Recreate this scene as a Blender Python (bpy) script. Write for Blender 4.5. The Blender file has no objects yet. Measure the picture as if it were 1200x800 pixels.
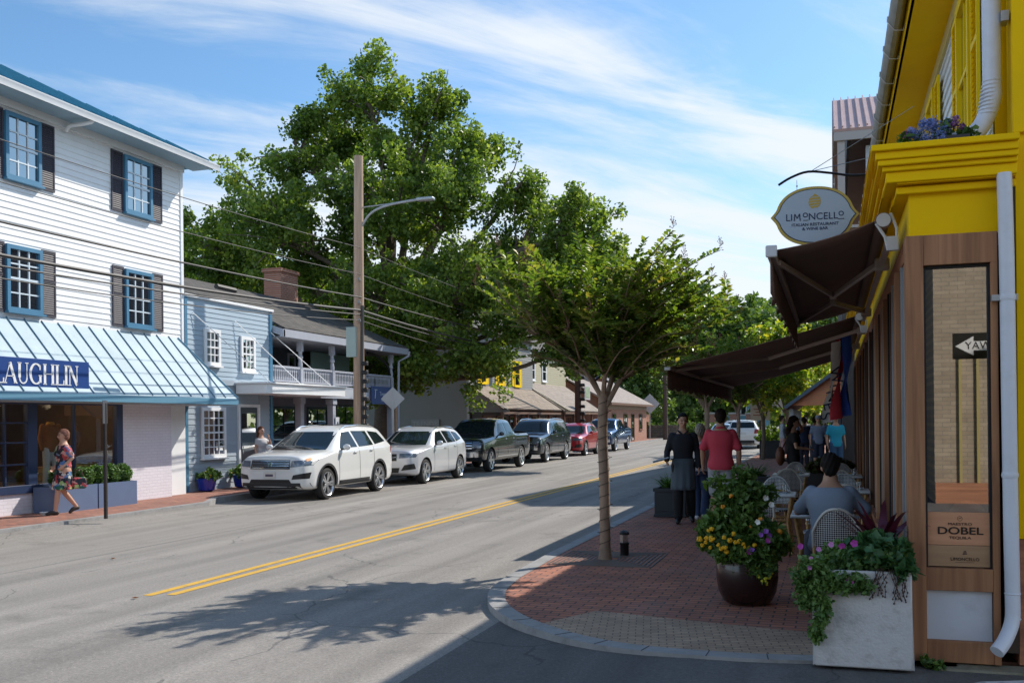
import bpy, bmesh, math, random
import numpy as np
from mathutils import Vector, Matrix, Quaternion
from mathutils.bvhtree import BVHTree
R_ = math.radians
random.seed(7); np.random.seed(7)
SC = bpy.context.scene
COL = SC.collection
# ------------------------------------------------------------ camera
H = 1.82
YAW = math.atan(375/1167)
cd = bpy.data.cameras.new('camera'); cam = bpy.data.objects.new('camera', cd); COL.objects.link(cam)
cd.sensor_width = 36; cd.lens = 1167/1200*36; cd.shift_y = 93/1200; cd.clip_end = 3000; cd.clip_start = .05
cam.matrix_world = Matrix.Translation((0, 0, H)) @ Matrix.Rotation(YAW, 4, 'Z') @ Matrix.Rotation(R_(90), 4, 'X') @ Matrix.Rotation(-.0103, 4, 'Z')
SC.camera = cam
# ------------------------------------------------------------ light
SUN_EL = R_(41.4); SUN_AZ = R_(33)          # azimuth from +Y towards +X
W = bpy.data.worlds.new('World'); SC.world = W; W.use_nodes = True
nt = W.node_tree; N = nt.nodes; Lk = nt.links
for n in list(N): N.remove(n)
out = N.new('ShaderNodeOutputWorld'); bg = N.new('ShaderNodeBackground'); bg.inputs[1].default_value = .135
sky = N.new('ShaderNodeTexSky'); sky.sky_type = 'NISHITA'; sky.sun_disc = False
sky.sun_elevation = SUN_EL; sky.sun_rotation = SUN_AZ; sky.air_density = 1.0; sky.dust_density = .6; sky.ozone_density = 1.6
tc = N.new('ShaderNodeTexCoord'); sep = N.new('ShaderNodeSeparateXYZ'); Lk.new(tc.outputs['Generated'], sep.inputs[0])
def mth(op, a, b=None, c=None, nodes=N, links=Lk):
    m = nodes.new('ShaderNodeMath'); m.operation = op
    for i, v in enumerate((a, b, c)):
        if v is None: continue
        if isinstance(v, (int, float)): m.inputs[i].default_value = v
        else: links.new(v, m.inputs[i])
    return m.outputs[0]
zc = mth('MAXIMUM', mth('ADD', sep.outputs[2], .12), .03)
px = mth('DIVIDE', sep.outputs[0], zc); py = mth('DIVIDE', sep.outputs[1], zc)
cmb = N.new('ShaderNodeCombineXYZ'); Lk.new(px, cmb.inputs[0]); Lk.new(py, cmb.inputs[1])
def cloud(scale, sx, sy, loc, detail, rough, dist):
    m1 = N.new('ShaderNodeMapping'); m1.inputs['Rotation'].default_value = (0, 0, R_(-50)); Lk.new(cmb.outputs[0], m1.inputs[0])
    mp = N.new('ShaderNodeMapping'); mp.inputs['Scale'].default_value = (sx, sy, 1); mp.inputs['Location'].default_value = loc
    Lk.new(m1.outputs[0], mp.inputs[0])
    nz = N.new('ShaderNodeTexNoise'); nz.inputs['Scale'].default_value = scale; nz.inputs['Detail'].default_value = detail
    nz.inputs['Roughness'].default_value = rough; nz.inputs['Distortion'].default_value = dist
    Lk.new(mp.outputs[0], nz.inputs[0]); return nz.outputs[0], m1.outputs[0]
n1, rotv = cloud(1.6, .45, 1.7, (3.3, 1.2, 0), 10, .62, .7)       # wispy streaks
n2, _ = cloud(1.1, .8, 1.1, (1.3, 7.7, 0), 9, .6, .35)             # billows
n3, _ = cloud(7.0, .6, 1.3, (4.1, 2.7, 0), 6, .65, .5)             # fine fibres
sr = N.new('ShaderNodeSeparateXYZ'); Lk.new(rotv, sr.inputs[0])
vv = mth('ADD', sr.outputs[1], mth('MULTIPLY', mth('SUBTRACT', n2, .5), .40))
br_ = N.new('ShaderNodeValToRGB'); e = br_.color_ramp.elements
tabl = [(.9,.14),(1.35,.18),(1.52,.28),(1.66,.70),(1.76,.46),(1.88,.50),(2.0,.36),(2.14,.42),(2.26,.70),(2.36,.60),(2.5,.74),(2.7,.70),(2.9,.86),(3.3,.85)]
e[0].position = 0; e[0].color = (.1,.1,.1,1); e[1].position = 1; e[1].color = (.62,.62,.62,1)
for v_, d_ in tabl: q = e.new((v_-.8)/2.8); q.color = (d_, d_, d_, 1)
Lk.new(mth('DIVIDE', mth('SUBTRACT', vv, .8), 2.8), br_.inputs[0])
dn = mth('ADD', mth('MULTIPLY', mth('ADD', mth('MULTIPLY', mth('SUBTRACT', n1, .5), 1.5), .5), .62), mth('MULTIPLY', n2, .30)); dn = mth('ADD', dn, mth('MULTIPLY', n3, .14))
dn = mth('ADD', dn, mth('MULTIPLY', mth('SUBTRACT', br_.outputs[0], .5), .62))
# left part of the sky is clearer low down
az = N.new('ShaderNodeMapRange'); az.inputs['From Min'].default_value = -.62; az.inputs['From Max'].default_value = -.22; az.inputs['To Min'].default_value = -.16; Lk.new(sep.outputs[0], az.inputs[0]); az.inputs['To Max'].default_value = .085
dn = mth('ADD', dn, az.outputs[0])
mr = N.new('ShaderNodeMapRange'); mr.interpolation_type = 'SMOOTHSTEP'; mr.inputs['From Min'].default_value = .36; mr.inputs['From Max'].default_value = .80; mr.inputs['To Max'].default_value = .93; Lk.new(dn, mr.inputs[0])
cm = mr.outputs[0]
up = mth('GREATER_THAN', sep.outputs[2], -.02)
mixc = N.new('ShaderNodeMix'); mixc.data_type = 'RGBA'; Lk.new(mth('MULTIPLY', cm, up), mixc.inputs[0])
tint = N.new('ShaderNodeMix'); tint.data_type = 'RGBA'; tint.blend_type = 'MULTIPLY'; tint.inputs[0].default_value = 1
Lk.new(sky.outputs[0], tint.inputs[6]); tint.inputs[7].default_value = (.64, .86, .98, 1)
# bright clouds added low behind the camera, out of view, to fill shaded walls
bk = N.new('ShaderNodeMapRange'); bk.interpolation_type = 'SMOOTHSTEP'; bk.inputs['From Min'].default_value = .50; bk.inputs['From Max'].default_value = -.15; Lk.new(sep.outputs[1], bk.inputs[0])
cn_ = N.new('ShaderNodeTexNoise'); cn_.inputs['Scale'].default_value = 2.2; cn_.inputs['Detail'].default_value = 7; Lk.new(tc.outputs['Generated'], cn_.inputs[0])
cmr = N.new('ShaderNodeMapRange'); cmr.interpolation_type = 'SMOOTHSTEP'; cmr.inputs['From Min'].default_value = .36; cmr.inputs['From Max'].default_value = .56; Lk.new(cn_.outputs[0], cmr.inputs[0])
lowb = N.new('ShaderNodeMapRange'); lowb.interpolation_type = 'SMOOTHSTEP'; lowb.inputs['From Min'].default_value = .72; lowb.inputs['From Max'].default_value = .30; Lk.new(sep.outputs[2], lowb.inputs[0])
fill_clouds = mth('MULTIPLY', mth('MULTIPLY', mth('MULTIPLY', bk.outputs[0], cmr.outputs[0]), up), lowb.outputs[0])
mx2 = N.new('ShaderNodeMix'); mx2.data_type = 'RGBA'; Lk.new(fill_clouds, mx2.inputs[0]); Lk.new(mixc.outputs[2], mx2.inputs[6]); mx2.inputs[7].default_value = (7.2, 8.8, 10.6, 1)
Lk.new(tint.outputs[2], mixc.inputs[6]); mixc.inputs[7].default_value = (5.2, 5.5, 5.8, 1)
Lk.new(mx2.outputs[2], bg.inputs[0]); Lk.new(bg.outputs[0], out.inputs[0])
sd = bpy.data.lights.new('sun', 'SUN'); sd.energy = 4.3; sd.angle = R_(.53); sd.color = (1, .93, .83)
so = bpy.data.objects.new('sun', sd); COL.objects.link(so)
sv = Vector((math.sin(SUN_AZ)*math.cos(SUN_EL), math.cos(SUN_AZ)*math.cos(SUN_EL), math.sin(SUN_EL)))
so.rotation_euler = sv.to_track_quat('Z', 'Y').to_euler(); so.location = (30, 40, 40)
vs = SC.view_settings; vs.view_transform = 'Standard'; vs.look = 'None'; vs.exposure = .38; vs.gamma = 1; vs.use_curve_mapping = False
SC.render.engine = 'CYCLES'
SC.cycles.max_bounces = 7; SC.cycles.transparent_max_bounces = 16; SC.cycles.sample_clamp_indirect = 6

# ------------------------------------------------------------ materials
_M = {}
def mat(name, col=(.5, .5, .5), rough=.6, metal=0, var=0, vscale=3, bump=0, bscale=40, coat=0, spec=.5, trans=0, emit=0, stain=None, sscale=1.2, samt=.4, coords='pos'):
    if name in _M: return _M[name]
    m = bpy.data.materials.new(name); m.use_nodes = True; _M[name] = m
    n = m.node_tree.nodes; l = m.node_tree.links; p = n['Principled BSDF']
    p.inputs['Base Color'].default_value = (*col, 1); p.inputs['Roughness'].default_value = rough; p.inputs['Metallic'].default_value = metal
    p.inputs['Coat Weight'].default_value = coat; p.inputs['Coat Roughness'].default_value = .04
    p.inputs['Specular IOR Level'].default_value = spec
    if emit: p.inputs['Emission Color'].default_value = (*col, 1); p.inputs['Emission Strength'].default_value = emit
    g = n.new('ShaderNodeNewGeometry'); src = g.outputs['Position']
    if coords == 'obj':
        t = n.new('ShaderNodeTexCoord'); src = t.outputs['Object']
    last = None
    if var:
        nz = n.new('ShaderNodeTexNoise'); nz.inputs['Scale'].default_value = vscale; nz.inputs['Detail'].default_value = 6; nz.inputs['Roughness'].default_value = .65; l.new(src, nz.inputs[0])
        mr = n.new('ShaderNodeMapRange'); mr.inputs['From Min'].default_value = .25; mr.inputs['From Max'].default_value = .75
        mr.inputs['To Min'].default_value = 1-var; mr.inputs['To Max'].default_value = 1+var; l.new(nz.outputs[0], mr.inputs[0])
        hs = n.new('ShaderNodeMix'); hs.data_type = 'RGBA'; hs.blend_type = 'MULTIPLY'; hs.inputs[0].default_value = 1
        hs.inputs[6].default_value = (*col, 1); l.new(mr.outputs[0], hs.inputs[7]); last = hs.outputs[2]
    if stain:
        nz = n.new('ShaderNodeTexNoise'); nz.inputs['Scale'].default_value = sscale; nz.inputs['Detail'].default_value = 9; nz.inputs['Roughness'].default_value = .7; l.new(src, nz.inputs[0])
        mr = n.new('ShaderNodeMapRange'); mr.inputs['From Min'].default_value = .5; mr.inputs['From Max'].default_value = .72; mr.inputs['To Max'].default_value = samt; l.new(nz.outputs[0], mr.inputs[0])
        hs = n.new('ShaderNodeMix'); hs.data_type = 'RGBA'; l.new(mr.outputs[0], hs.inputs[0])
        if last: l.new(last, hs.inputs[6])
        else: hs.inputs[6].default_value = (*col, 1)
        hs.inputs[7].default_value = (*stain, 1); last = hs.outputs[2]
    if last: l.new(last, p.inputs['Base Color'])
    if bump:
        nz = n.new('ShaderNodeTexNoise'); nz.inputs['Scale'].default_value = bscale; nz.inputs['Detail'].default_value = 5; l.new(src, nz.inputs[0])
        b = n.new('ShaderNodeBump'); b.inputs['Strength'].default_value = bump; b.inputs['Distance'].default_value = .01; l.new(nz.outputs[0], b.inputs['Height']); l.new(b.outputs[0], p.inputs['Normal'])
    if trans:
        tr = n.new('ShaderNodeBsdfTranslucent'); mx = n.new('ShaderNodeMixShader'); mx.inputs[0].default_value = trans
        o = n['Material Output']; l.new(p.outputs[0], mx.inputs[1]); l.new(tr.outputs[0], mx.inputs[2]); l.new(mx.outputs[0], o.inputs[0])
        if last: l.new(last, tr.inputs[0])
        else: tr.inputs[0].default_value = (*col, 1)
    return m
def glass(name, tint=(.85, .9, .9), refl=.12, body=None, bodyamt=0.0, rough=.01):
    """thin pane: see-through with mirror reflection; body = dark opaque share"""
    if name in _M: return _M[name]
    m = bpy.data.materials.new(name); m.use_nodes = True; _M[name] = m
    n = m.node_tree.nodes; l = m.node_tree.links; n.remove(n['Principled BSDF']); o = n['Material Output']
    t = n.new('ShaderNodeBsdfTransparent'); t.inputs[0].default_value = (*tint, 1)
    g = n.new('ShaderNodeBsdfGlossy'); g.inputs['Roughness'].default_value = rough; g.inputs[0].default_value = (1, 1, 1, 1)
    lw = n.new('ShaderNodeLayerWeight'); lw.inputs[0].default_value = .5; pw_ = n.new('ShaderNodeMath'); pw_.operation = 'POWER'; l.new(lw.outputs['Facing'], pw_.inputs[0]); pw_.inputs[1].default_value = 4.5
    mr = n.new('ShaderNodeMapRange'); mr.inputs['From Min'].default_value = 0; mr.inputs['From Max'].default_value = 1; mr.inputs['To Min'].default_value = refl; mr.inputs['To Max'].default_value = 1
    l.new(pw_.outputs[0], mr.inputs[0])
    base = t.outputs[0]
    if body:
        d = n.new('ShaderNodeBsdfDiffuse'); d.inputs[0].default_value = (*body, 1); mb_ = n.new('ShaderNodeMixShader'); mb_.inputs[0].default_value = bodyamt
        l.new(t.outputs[0], mb_.inputs[1]); l.new(d.outputs[0], mb_.inputs[2]); base = mb_.outputs[0]
    mx = n.new('ShaderNodeMixShader'); l.new(mr.outputs[0], mx.inputs[0]); l.new(base, mx.inputs[1]); l.new(g.outputs[0], mx.inputs[2]); l.new(mx.outputs[0], o.inputs[0])
    return m
def brick(name, c1, c2, mortar, bw=.2, bh=.1, ms=.006, axes='XY', rot=0, rough=.85, var=.3, bump=.5, off=.5, stain=None, smooth=.1):
    if name in _M: return _M[name]
    m = mat(name, c1, rough); n = m.node_tree.nodes; l = m.node_tree.links; p = n['Principled BSDF']
    g = n.new('ShaderNodeNewGeometry'); s = n.new('ShaderNodeSeparateXYZ'); l.new(g.outputs['Position'], s.inputs[0]); c = n.new('ShaderNodeCombineXYZ')
    ix = {'X': 0, 'Y': 1, 'Z': 2}; l.new(s.outputs[ix[axes[0]]], c.inputs[0]); l.new(s.outputs[ix[axes[1]]], c.inputs[1])
    mp = n.new('ShaderNodeMapping'); mp.inputs['Rotation'].default_value = (0, 0, rot); l.new(c.outputs[0], mp.inputs[0])
    wn = n.new('ShaderNodeTexNoise'); wn.inputs['Scale'].default_value = 14; l.new(mp.outputs[0], wn.inputs[0])
    wm = n.new('ShaderNodeMix'); wm.data_type = 'RGBA'; wm.blend_type = 'LINEAR_LIGHT'; wm.inputs[0].default_value = .006; l.new(mp.outputs[0], wm.inputs[6]); l.new(wn.outputs[1], wm.inputs[7])
    b = n.new('ShaderNodeTexBrick'); b.offset = off; b.inputs['Scale'].default_value = 1; b.inputs['Brick Width'].default_value = bw; b.inputs['Row Height'].default_value = bh
    b.inputs['Mortar Size'].default_value = ms; b.inputs['Mortar Smooth'].default_value = smooth; b.inputs['Bias'].default_value = 0
    b.inputs['Color1'].default_value = (*c1, 1); b.inputs['Color2'].default_value = (*c2, 1); b.inputs['Mortar'].default_value = (*mortar, 1)
    l.new(wm.outputs[2], b.inputs[0])
    nz = n.new('ShaderNodeTexNoise'); nz.inputs['Scale'].default_value = 2.2; nz.inputs['Detail'].default_value = 8; nz.inputs['Roughness'].default_value = .7; l.new(g.outputs['Position'], nz.inputs[0])
    mr = n.new('ShaderNodeMapRange'); mr.inputs['From Min'].default_value = .25; mr.inputs['From Max'].default_value = .75; mr.inputs['To Min'].default_value = 1-var; mr.inputs['To Max'].default_value = 1+var; l.new(nz.outputs[0], mr.inputs[0])
    hs = n.new('ShaderNodeMix'); hs.data_type = 'RGBA'; hs.blend_type = 'MULTIPLY'; hs.inputs[0].default_value = 1; l.new(b.outputs[0], hs.inputs[6]); l.new(mr.outputs[0], hs.inputs[7])
    last = hs.outputs[2]
    if stain:
        n2 = n.new('ShaderNodeTexNoise'); n2.inputs['Scale'].default_value = 1.1; n2.inputs['Detail'].default_value = 9; n2.inputs['Roughness'].default_value = .72; l.new(g.outputs['Position'], n2.inputs[0])
        m2 = n.new('ShaderNodeMapRange'); m2.inputs['From Min'].default_value = .5; m2.inputs['From Max'].default_value = .7; m2.inputs['To Max'].default_value = .55; l.new(n2.outputs[0], m2.inputs[0])
        h2 = n.new('ShaderNodeMix'); h2.data_type = 'RGBA'; l.new(m2.outputs[0], h2.inputs[0]); l.new(last, h2.inputs[6]); h2.inputs[7].default_value = (*stain, 1); last = h2.outputs[2]
    l.new(last, p.inputs['Base Color'])
    bp = n.new('ShaderNodeBump'); bp.inputs['Strength'].default_value = bump; bp.inputs['Distance'].default_value = .006; bp.invert = True; l.new(b.outputs[1], bp.inputs['Height']); l.new(bp.outputs[0], p.inputs['Normal'])
    return m
def wood(name, c1, c2, axis='Z', scale=6, rough=.6, coat=0):
    if name in _M: return _M[name]
    m = mat(name, c1, rough, coat=coat); n = m.node_tree.nodes; l = m.node_tree.links; p = n['Principled BSDF']
    g = n.new('ShaderNodeNewGeometry'); mp = n.new('ShaderNodeMapping'); l.new(g.outputs['Position'], mp.inputs[0])
    sc = [scale*4]*3; sc['XYZ'.index(axis)] = scale*.25; mp.inputs['Scale'].default_value = sc
    nz = n.new('ShaderNodeTexNoise'); nz.inputs['Scale'].default_value = 1; nz.inputs['Detail'].default_value = 7; nz.inputs['Distortion'].default_value = .6; l.new(mp.outputs[0], nz.inputs[0])
    cr = n.new('ShaderNodeValToRGB'); cr.color_ramp.elements[0].position = .32; cr.color_ramp.elements[1].position = .68; cr.color_ramp.elements[0].color = (*c2, 1); cr.color_ramp.elements[1].color = (*c1, 1)
    l.new(nz.outputs[0], cr.inputs[0]); l.new(cr.outputs[0], p.inputs['Base Color'])
    bp = n.new('ShaderNodeBump'); bp.inputs['Strength'].default_value = .25; bp.inputs['Distance'].default_value = .004; l.new(nz.outputs[0], bp.inputs['Height']); l.new(bp.outputs[0], p.inputs['Normal'])
    return m
def leafmat(name, cols, rough=.5, trans=.35, clump=1.2):
    """leaf colour varies per leaf (random per island) and per branch region"""
    if name in _M: return _M[name]
    m = mat(name, cols[0], rough); n = m.node_tree.nodes; l = m.node_tree.links; p = n['Principled BSDF']
    g = n.new('ShaderNodeNewGeometry'); cr = n.new('ShaderNodeValToRGB'); cr.color_ramp.interpolation = 'LINEAR'
    e = cr.color_ramp.elements; e[0].color = (*cols[0], 1); e[1].color = (*cols[-1], 1)
    for i, c in enumerate(cols[1:-1]):
        q = e.new((i+1)/(len(cols)-1)); q.color = (*c, 1)
    nz = n.new('ShaderNodeTexNoise'); nz.inputs['Scale'].default_value = clump; nz.inputs['Detail'].default_value = 3; l.new(g.outputs['Position'], nz.inputs[0])
    a = n.new('ShaderNodeMath'); a.operation = 'MULTIPLY_ADD'; l.new(g.outputs['Random Per Island'], a.inputs[0]); a.inputs[1].default_value = .55
    b = n.new('ShaderNodeMath'); b.operation = 'MULTIPLY_ADD'; l.new(nz.outputs[0], b.inputs[0]); b.inputs[1].default_value = 1.2; b.inputs[2].default_value = -.38
    l.new(b.outputs[0], a.inputs[2]); l.new(a.outputs[0], cr.inputs[0]); l.new(cr.outputs[0], p.inputs['Base Color'])
    tr = n.new('ShaderNodeBsdfTranslucent'); mx = n.new('ShaderNodeMixShader'); mx.inputs[0].default_value = trans; o = n['Material Output']
    hs = n.new('ShaderNodeMix'); hs.data_type = 'RGBA'; hs.blend_type = 'MULTIPLY'; hs.inputs[0].default_value = 1; l.new(cr.outputs[0], hs.inputs[6]); hs.inputs[7].default_value = (1.9, 1.9, .8, 1); l.new(hs.outputs[2], tr.inputs[0])
    l.new(p.outputs[0], mx.inputs[1]); l.new(tr.outputs[0], mx.inputs[2]); l.new(mx.outputs[0], o.inputs[0])
    p.inputs['Specular IOR Level'].default_value = .45
    return m

# ------------------------------------------------------------ mesh builder
class MB:
    def __init__(s): s.v = []; s.f = []; s.m = []; s.xf = Matrix.Identity(4); s.mi = 0
    def add(s, vs, fs):
        b = len(s.v); xf = s.xf
        s.v += [tuple(xf @ Vector(p)) for p in vs]; s.f += [tuple(i+b for i in f) for f in fs]; s.m += [s.mi]*len(fs); return s
    def box(s, a, b):
        x0, y0, z0 = [min(p, q) for p, q in zip(a, b)]; x1, y1, z1 = [max(p, q) for p, q in zip(a, b)]
        return s.add([(x0,y0,z0),(x1,y0,z0),(x1,y1,z0),(x0,y1,z0),(x0,y0,z1),(x1,y0,z1),(x1,y1,z1),(x0,y1,z1)],
              [(0,3,2,1),(4,5,6,7),(0,1,5,4),(1,2,6,5),(2,3,7,6),(3,0,4,7)])
    def cbox(s, c, sz): return s.box([c[i]-sz[i]/2 for i in range(3)], [c[i]+sz[i]/2 for i in range(3)])
    def bar(s, p0, p1, w, h=None, up=(0,0,1)):
        h = h or w; p0 = Vector(p0); p1 = Vector(p1); d = (p1-p0).normalized(); u = Vector(up)
        if abs(d.dot(u)) > .98: u = Vector((1,0,0))
        r = d.cross(u).normalized(); u = r.cross(d)
        vs = [p+r*a*w/2+u*b*h/2 for p in (p0, p1) for a, b in ((-1,-1),(1,-1),(1,1),(-1,1))]
        return s.add(vs, [(0,3,2,1),(4,5,6,7),(0,1,5,4),(1,2,6,5),(2,3,7,6),(3,0,4,7)])
    def tube(s, pts, r, n=8, cap=True, squash=None):
        pts = [Vector(p) for p in pts]; rs = r if hasattr(r, '__len__') else [r]*len(pts)
        vs = []; fs = []; u = None
        for i, p in enumerate(pts):
            d = (pts[min(i+1, len(pts)-1)]-pts[max(i-1, 0)]).normalized()
            if u is None: u = Vector((0,0,1)) if abs(d.z) < .9 else Vector((1,0,0))
            a = d.cross(u); a = a.normalized() if a.length > 1e-5 else Vector((1,0,0)); u = a.cross(d).normalized()
            for k in range(n):
                t = 2*math.pi*k/n; vs.append(p+(a*math.cos(t)+u*math.sin(t))*rs[i])
        for i in range(len(pts)-1):
            for k in range(n): fs.append((i*n+k, i*n+(k+1)%n, (i+1)*n+(k+1)%n, (i+1)*n+k))
        if cap: fs.append(tuple(range(n-1, -1, -1))); fs.append(tuple((len(pts)-1)*n+k for k in range(n)))
        return s.add(vs, fs)
    def lathe(s, prof, c=(0,0,0), n=24, axis='Z', cap=True):
        vs = []; fs = []; k = len(prof)
        for i in range(n):
            t = 2*math.pi*i/n
            for r, z in prof:
                if axis == 'Z': vs.append((c[0]+r*math.cos(t), c[1]+r*math.sin(t), c[2]+z))
                elif axis == 'X': vs.append((c[0]+z, c[1]+r*math.cos(t), c[2]+r*math.sin(t)))
                else: vs.append((c[0]+r*math.cos(t), c[1]+z, c[2]-r*math.sin(t)))
        for i in range(n):
            j = (i+1) % n
            for q in range(k-1): fs.append((i*k+q, j*k+q, j*k+q+1, i*k+q+1))
        if cap and prof[0][0] > 1e-4: fs.append(tuple(i*k for i in range(n-1, -1, -1)))
        if cap and prof[-1][0] > 1e-4: fs.append(tuple(i*k+k-1 for i in range(n)))
        return s.add(vs, fs)
    def prism(s, poly, axis, a, b):
        def P(u, v, w): return {'X': (w,u,v), 'Y': (u,w,v), 'Z': (u,v,w)}[axis]
        n = len(poly); vs = [P(u,v,a) for u,v in poly]+[P(u,v,b) for u,v in poly]
        return s.add(vs, [tuple(range(n-1,-1,-1)), tuple(range(n,2*n))]+[(i,(i+1)%n,(i+1)%n+n,i+n) for i in range(n)])
    def ell(s, c, r, n=12, m=8, rot=None):
        vs = []; fs = []; q = rot or Matrix.Identity(3)
        for j in range(m+1):
            ph = math.pi*j/m
            for i in range(n):
                t = 2*math.pi*i/n; vs.append(Vector(c)+q@Vector((r[0]*math.sin(ph)*math.cos(t), r[1]*math.sin(ph)*math.sin(t), r[2]*math.cos(ph))))
        for j in range(m):
            for i in range(n): fs.append((j*n+i, (j+1)*n+i, (j+1)*n+(i+1)%n, j*n+(i+1)%n))
        return s.add(vs, fs)
    def quad(s, *p): return s.add(p, [tuple(range(len(p)))])
    def sheet(s, fn, nu, nv):
        vs = [fn(i/nu, j/nv) for i in range(nu+1) for j in range(nv+1)]
        return s.add(vs, [(i*(nv+1)+j, (i+1)*(nv+1)+j, (i+1)*(nv+1)+j+1, i*(nv+1)+j+1) for i in range(nu) for j in range(nv)])
    def mesh(s, name, mats):
        me = bpy.data.meshes.new(name); me.from_pydata(s.v, [], s.f)
        for m in (mats if isinstance(mats, (list, tuple)) else [mats]): me.materials.append(m)
        if any(s.m): me.polygons.foreach_set('material_index', s.m)
        me.validate(); me.update(); return me
def finish(me, ang=38, smooth=True, fix=True):
    if fix:
        b = bmesh.new(); b.from_mesh(me); bmesh.ops.remove_doubles(b, verts=b.verts, dist=1e-5); bmesh.ops.recalc_face_normals(b, faces=b.faces); b.to_mesh(me); b.free()
    if smooth:
        me.polygons.foreach_set('use_smooth', [True]*len(me.polygons)); me.set_sharp_from_angle(angle=R_(ang))
def link(name, me, parent=None):
    o = bpy.data.objects.new(name, me); COL.objects.link(o)
    if parent: o.parent = parent
    return o
def P(name, mb, m, parent=None, bevel=0, label=None, ang=38, smooth=True, fix=True, loc=None):
    me = mb.mesh(name, m); finish(me, ang, smooth, fix); o = link(name, me, parent)
    if bevel:
        bv = o.modifiers.new('bevel', 'BEVEL'); bv.width = bevel; bv.segments = 2; bv.limit_method = 'ANGLE'; bv.angle_limit = R_(40)
    if label: o['label'] = label
    if loc: o.location = loc
    return o
def tag(o, label, cat=None, group=None, kind=None):
    if label: o['label'] = label
    if cat: o['category'] = cat
    if group: o['group'] = group
    if kind: o['kind'] = kind
    return o
def T(name, label, cat, loc=(0,0,0), rz=0, group=None):
    o = bpy.data.objects.new(name, None); COL.objects.link(o); o.location = loc; o.rotation_euler = (0,0,rz); o.empty_display_size = .2
    return tag(o, label, cat, group)
def S(name, mb, m, **k):
    o = P(name, mb, m, **k); o['kind'] = 'structure'; return o
def dup(root, loc, rz=0, label=None, group=None, scale=None):
    def cp(o, par):
        c = o.copy(); COL.objects.link(c); c.parent = par
        for ch in list(o.children): cp(ch, c)
        return c
    r = cp(root, None); r.location = loc; r.rotation_euler = (0,0,rz)
    if label: r['label'] = label
    if group: r['group'] = group
    if scale: r.scale = scale
    return r
def text(name, body, size, m, parent, mw, extrude=.002, align='CENTER', spacing=1.0, bold=0, xs=1):
    cu = bpy.data.curves.new(name, 'FONT'); cu.body = body; cu.size = size; cu.extrude = extrude; cu.align_x = align; cu.align_y = 'CENTER'; cu.space_character = spacing; cu.offset = bold
    o = bpy.data.objects.new(name, cu); COL.objects.link(o); dg = bpy.context.evaluated_depsgraph_get(); me = bpy.data.meshes.new_from_object(o.evaluated_get(dg)); bpy.data.objects.remove(o)
    me.materials.clear(); me.materials.append(m)
    t = link(name, me, parent); t.matrix_local = mw @ Matrix.Diagonal((xs, 1, 1, 1)); return t
def face(loc, nrm='X'):
    """matrix that stands text up facing +X, -Y ..."""
    a = {'X': 90, '-Y': 0, '-X': -90, 'Y': 180}[nrm]
    return Matrix.Translation(loc) @ Matrix.Rotation(R_(a), 4, 'Z') @ Matrix.Rotation(R_(90), 4, 'X')
# ------------------------------------------------------------ shared materials
WHITE = mat('white_paint', (.78,.79,.80), .55, var=.05, vscale=1.5, stain=(.5,.5,.48), samt=.18)
SIDING = mat('white_siding', (.76,.76,.765), .5, var=.03, vscale=.8, stain=(.50,.50,.47), sscale=.9, samt=.30)
BLUETRIM = mat('blue_trim', (.06,.19,.31), .5, var=.08)
ROOFBLUE = mat('blue_metal_roof', (.03,.20,.30), .4, metal=.1, var=.1)
AWNMETAL = mat('pale_blue_metal', (.38,.48,.53), .55, var=.10, vscale=1.3, spec=.25, stain=(.24,.33,.36), sscale=1.1, samt=.35)
NAVY = mat('navy_paint', (.018,.035,.09), .45, var=.1)
SIGNNAVY = mat('navy_sign', (.014,.055,.22), .4)
LAVBRICK = brick('painted_lavender_brick', (.68,.65,.70), (.71,.68,.73), (.60,.57,.63), .2, .067, .006, 'YZ', bump=.4, var=.05)
BLUESIDE = mat('blue_grey_siding', (.34,.43,.51), .55, var=.05, vscale=1)
GREYSIDE = mat('grey_blue_siding', (.33,.39,.45), .55, var=.06, vscale=1)
SHUT = mat('dark_shutter', (.045,.04,.055), .6)
DARK = mat('near_black', (.012,.012,.014), .6)
BLACKMET = mat('black_metal', (.02,.02,.022), .4, metal=.5)
STEEL = mat('brushed_steel', (.45,.46,.47), .35, metal=.9)
GALV = mat('galvanised', (.42,.43,.44), .5, metal=.6, var=.1)
WGLASS = glass('window_glass', (.25,.28,.32), .34, (.02,.025,.035), .75)
SHOPGLASS = glass('shop_glass', (.86,.9,.9), .10)
YELLOW = mat('yellow_paint', (.88,.54,.001), .6, var=.06, vscale=1.2, spec=.12, stain=(.55,.36,.01), sscale=1.6, samt=.22)
SHINGLE = brick('grey_shingles', (.06,.055,.05), (.095,.085,.075), (.03,.03,.03), .28, .14, .008, 'YX', bump=.7, var=.35)
CEDAR = brick('weathered_cedar_shakes', (.30,.235,.175), (.20,.155,.12), (.07,.055,.045), .16, .16, .008, 'YX', bump=.8, var=.3)
REDBRICK = brick('red_brick_wall', (.36,.13,.075), (.28,.10,.06), (.36,.30,.25), .215, .075, .01, 'YZ', bump=.5, var=.2)
REDBRICKX = brick('red_brick_end', (.36,.13,.075), (.28,.10,.06), (.36,.30,.25), .215, .075, .01, 'XZ', bump=.5, var=.2)
CEDARW = wood('brown_timber', (.42,.20,.095), (.25,.11,.05), 'Z', 5, .75)
CEDARH = wood('brown_timber_rail', (.48,.21,.11), (.30,.125,.065), 'X', 5, .75)
CEDARY = wood('brown_timber_beam', (.40,.17,.085), (.25,.10,.052), 'Y', 5, .75)
SHUTY = mat('yellow_shutter', (.82,.56,.002), .55, spec=.15)
BARK = mat('tree_bark', (.13,.10,.075), .9, var=.4, vscale=9, bump=.8, bscale=30)
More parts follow.
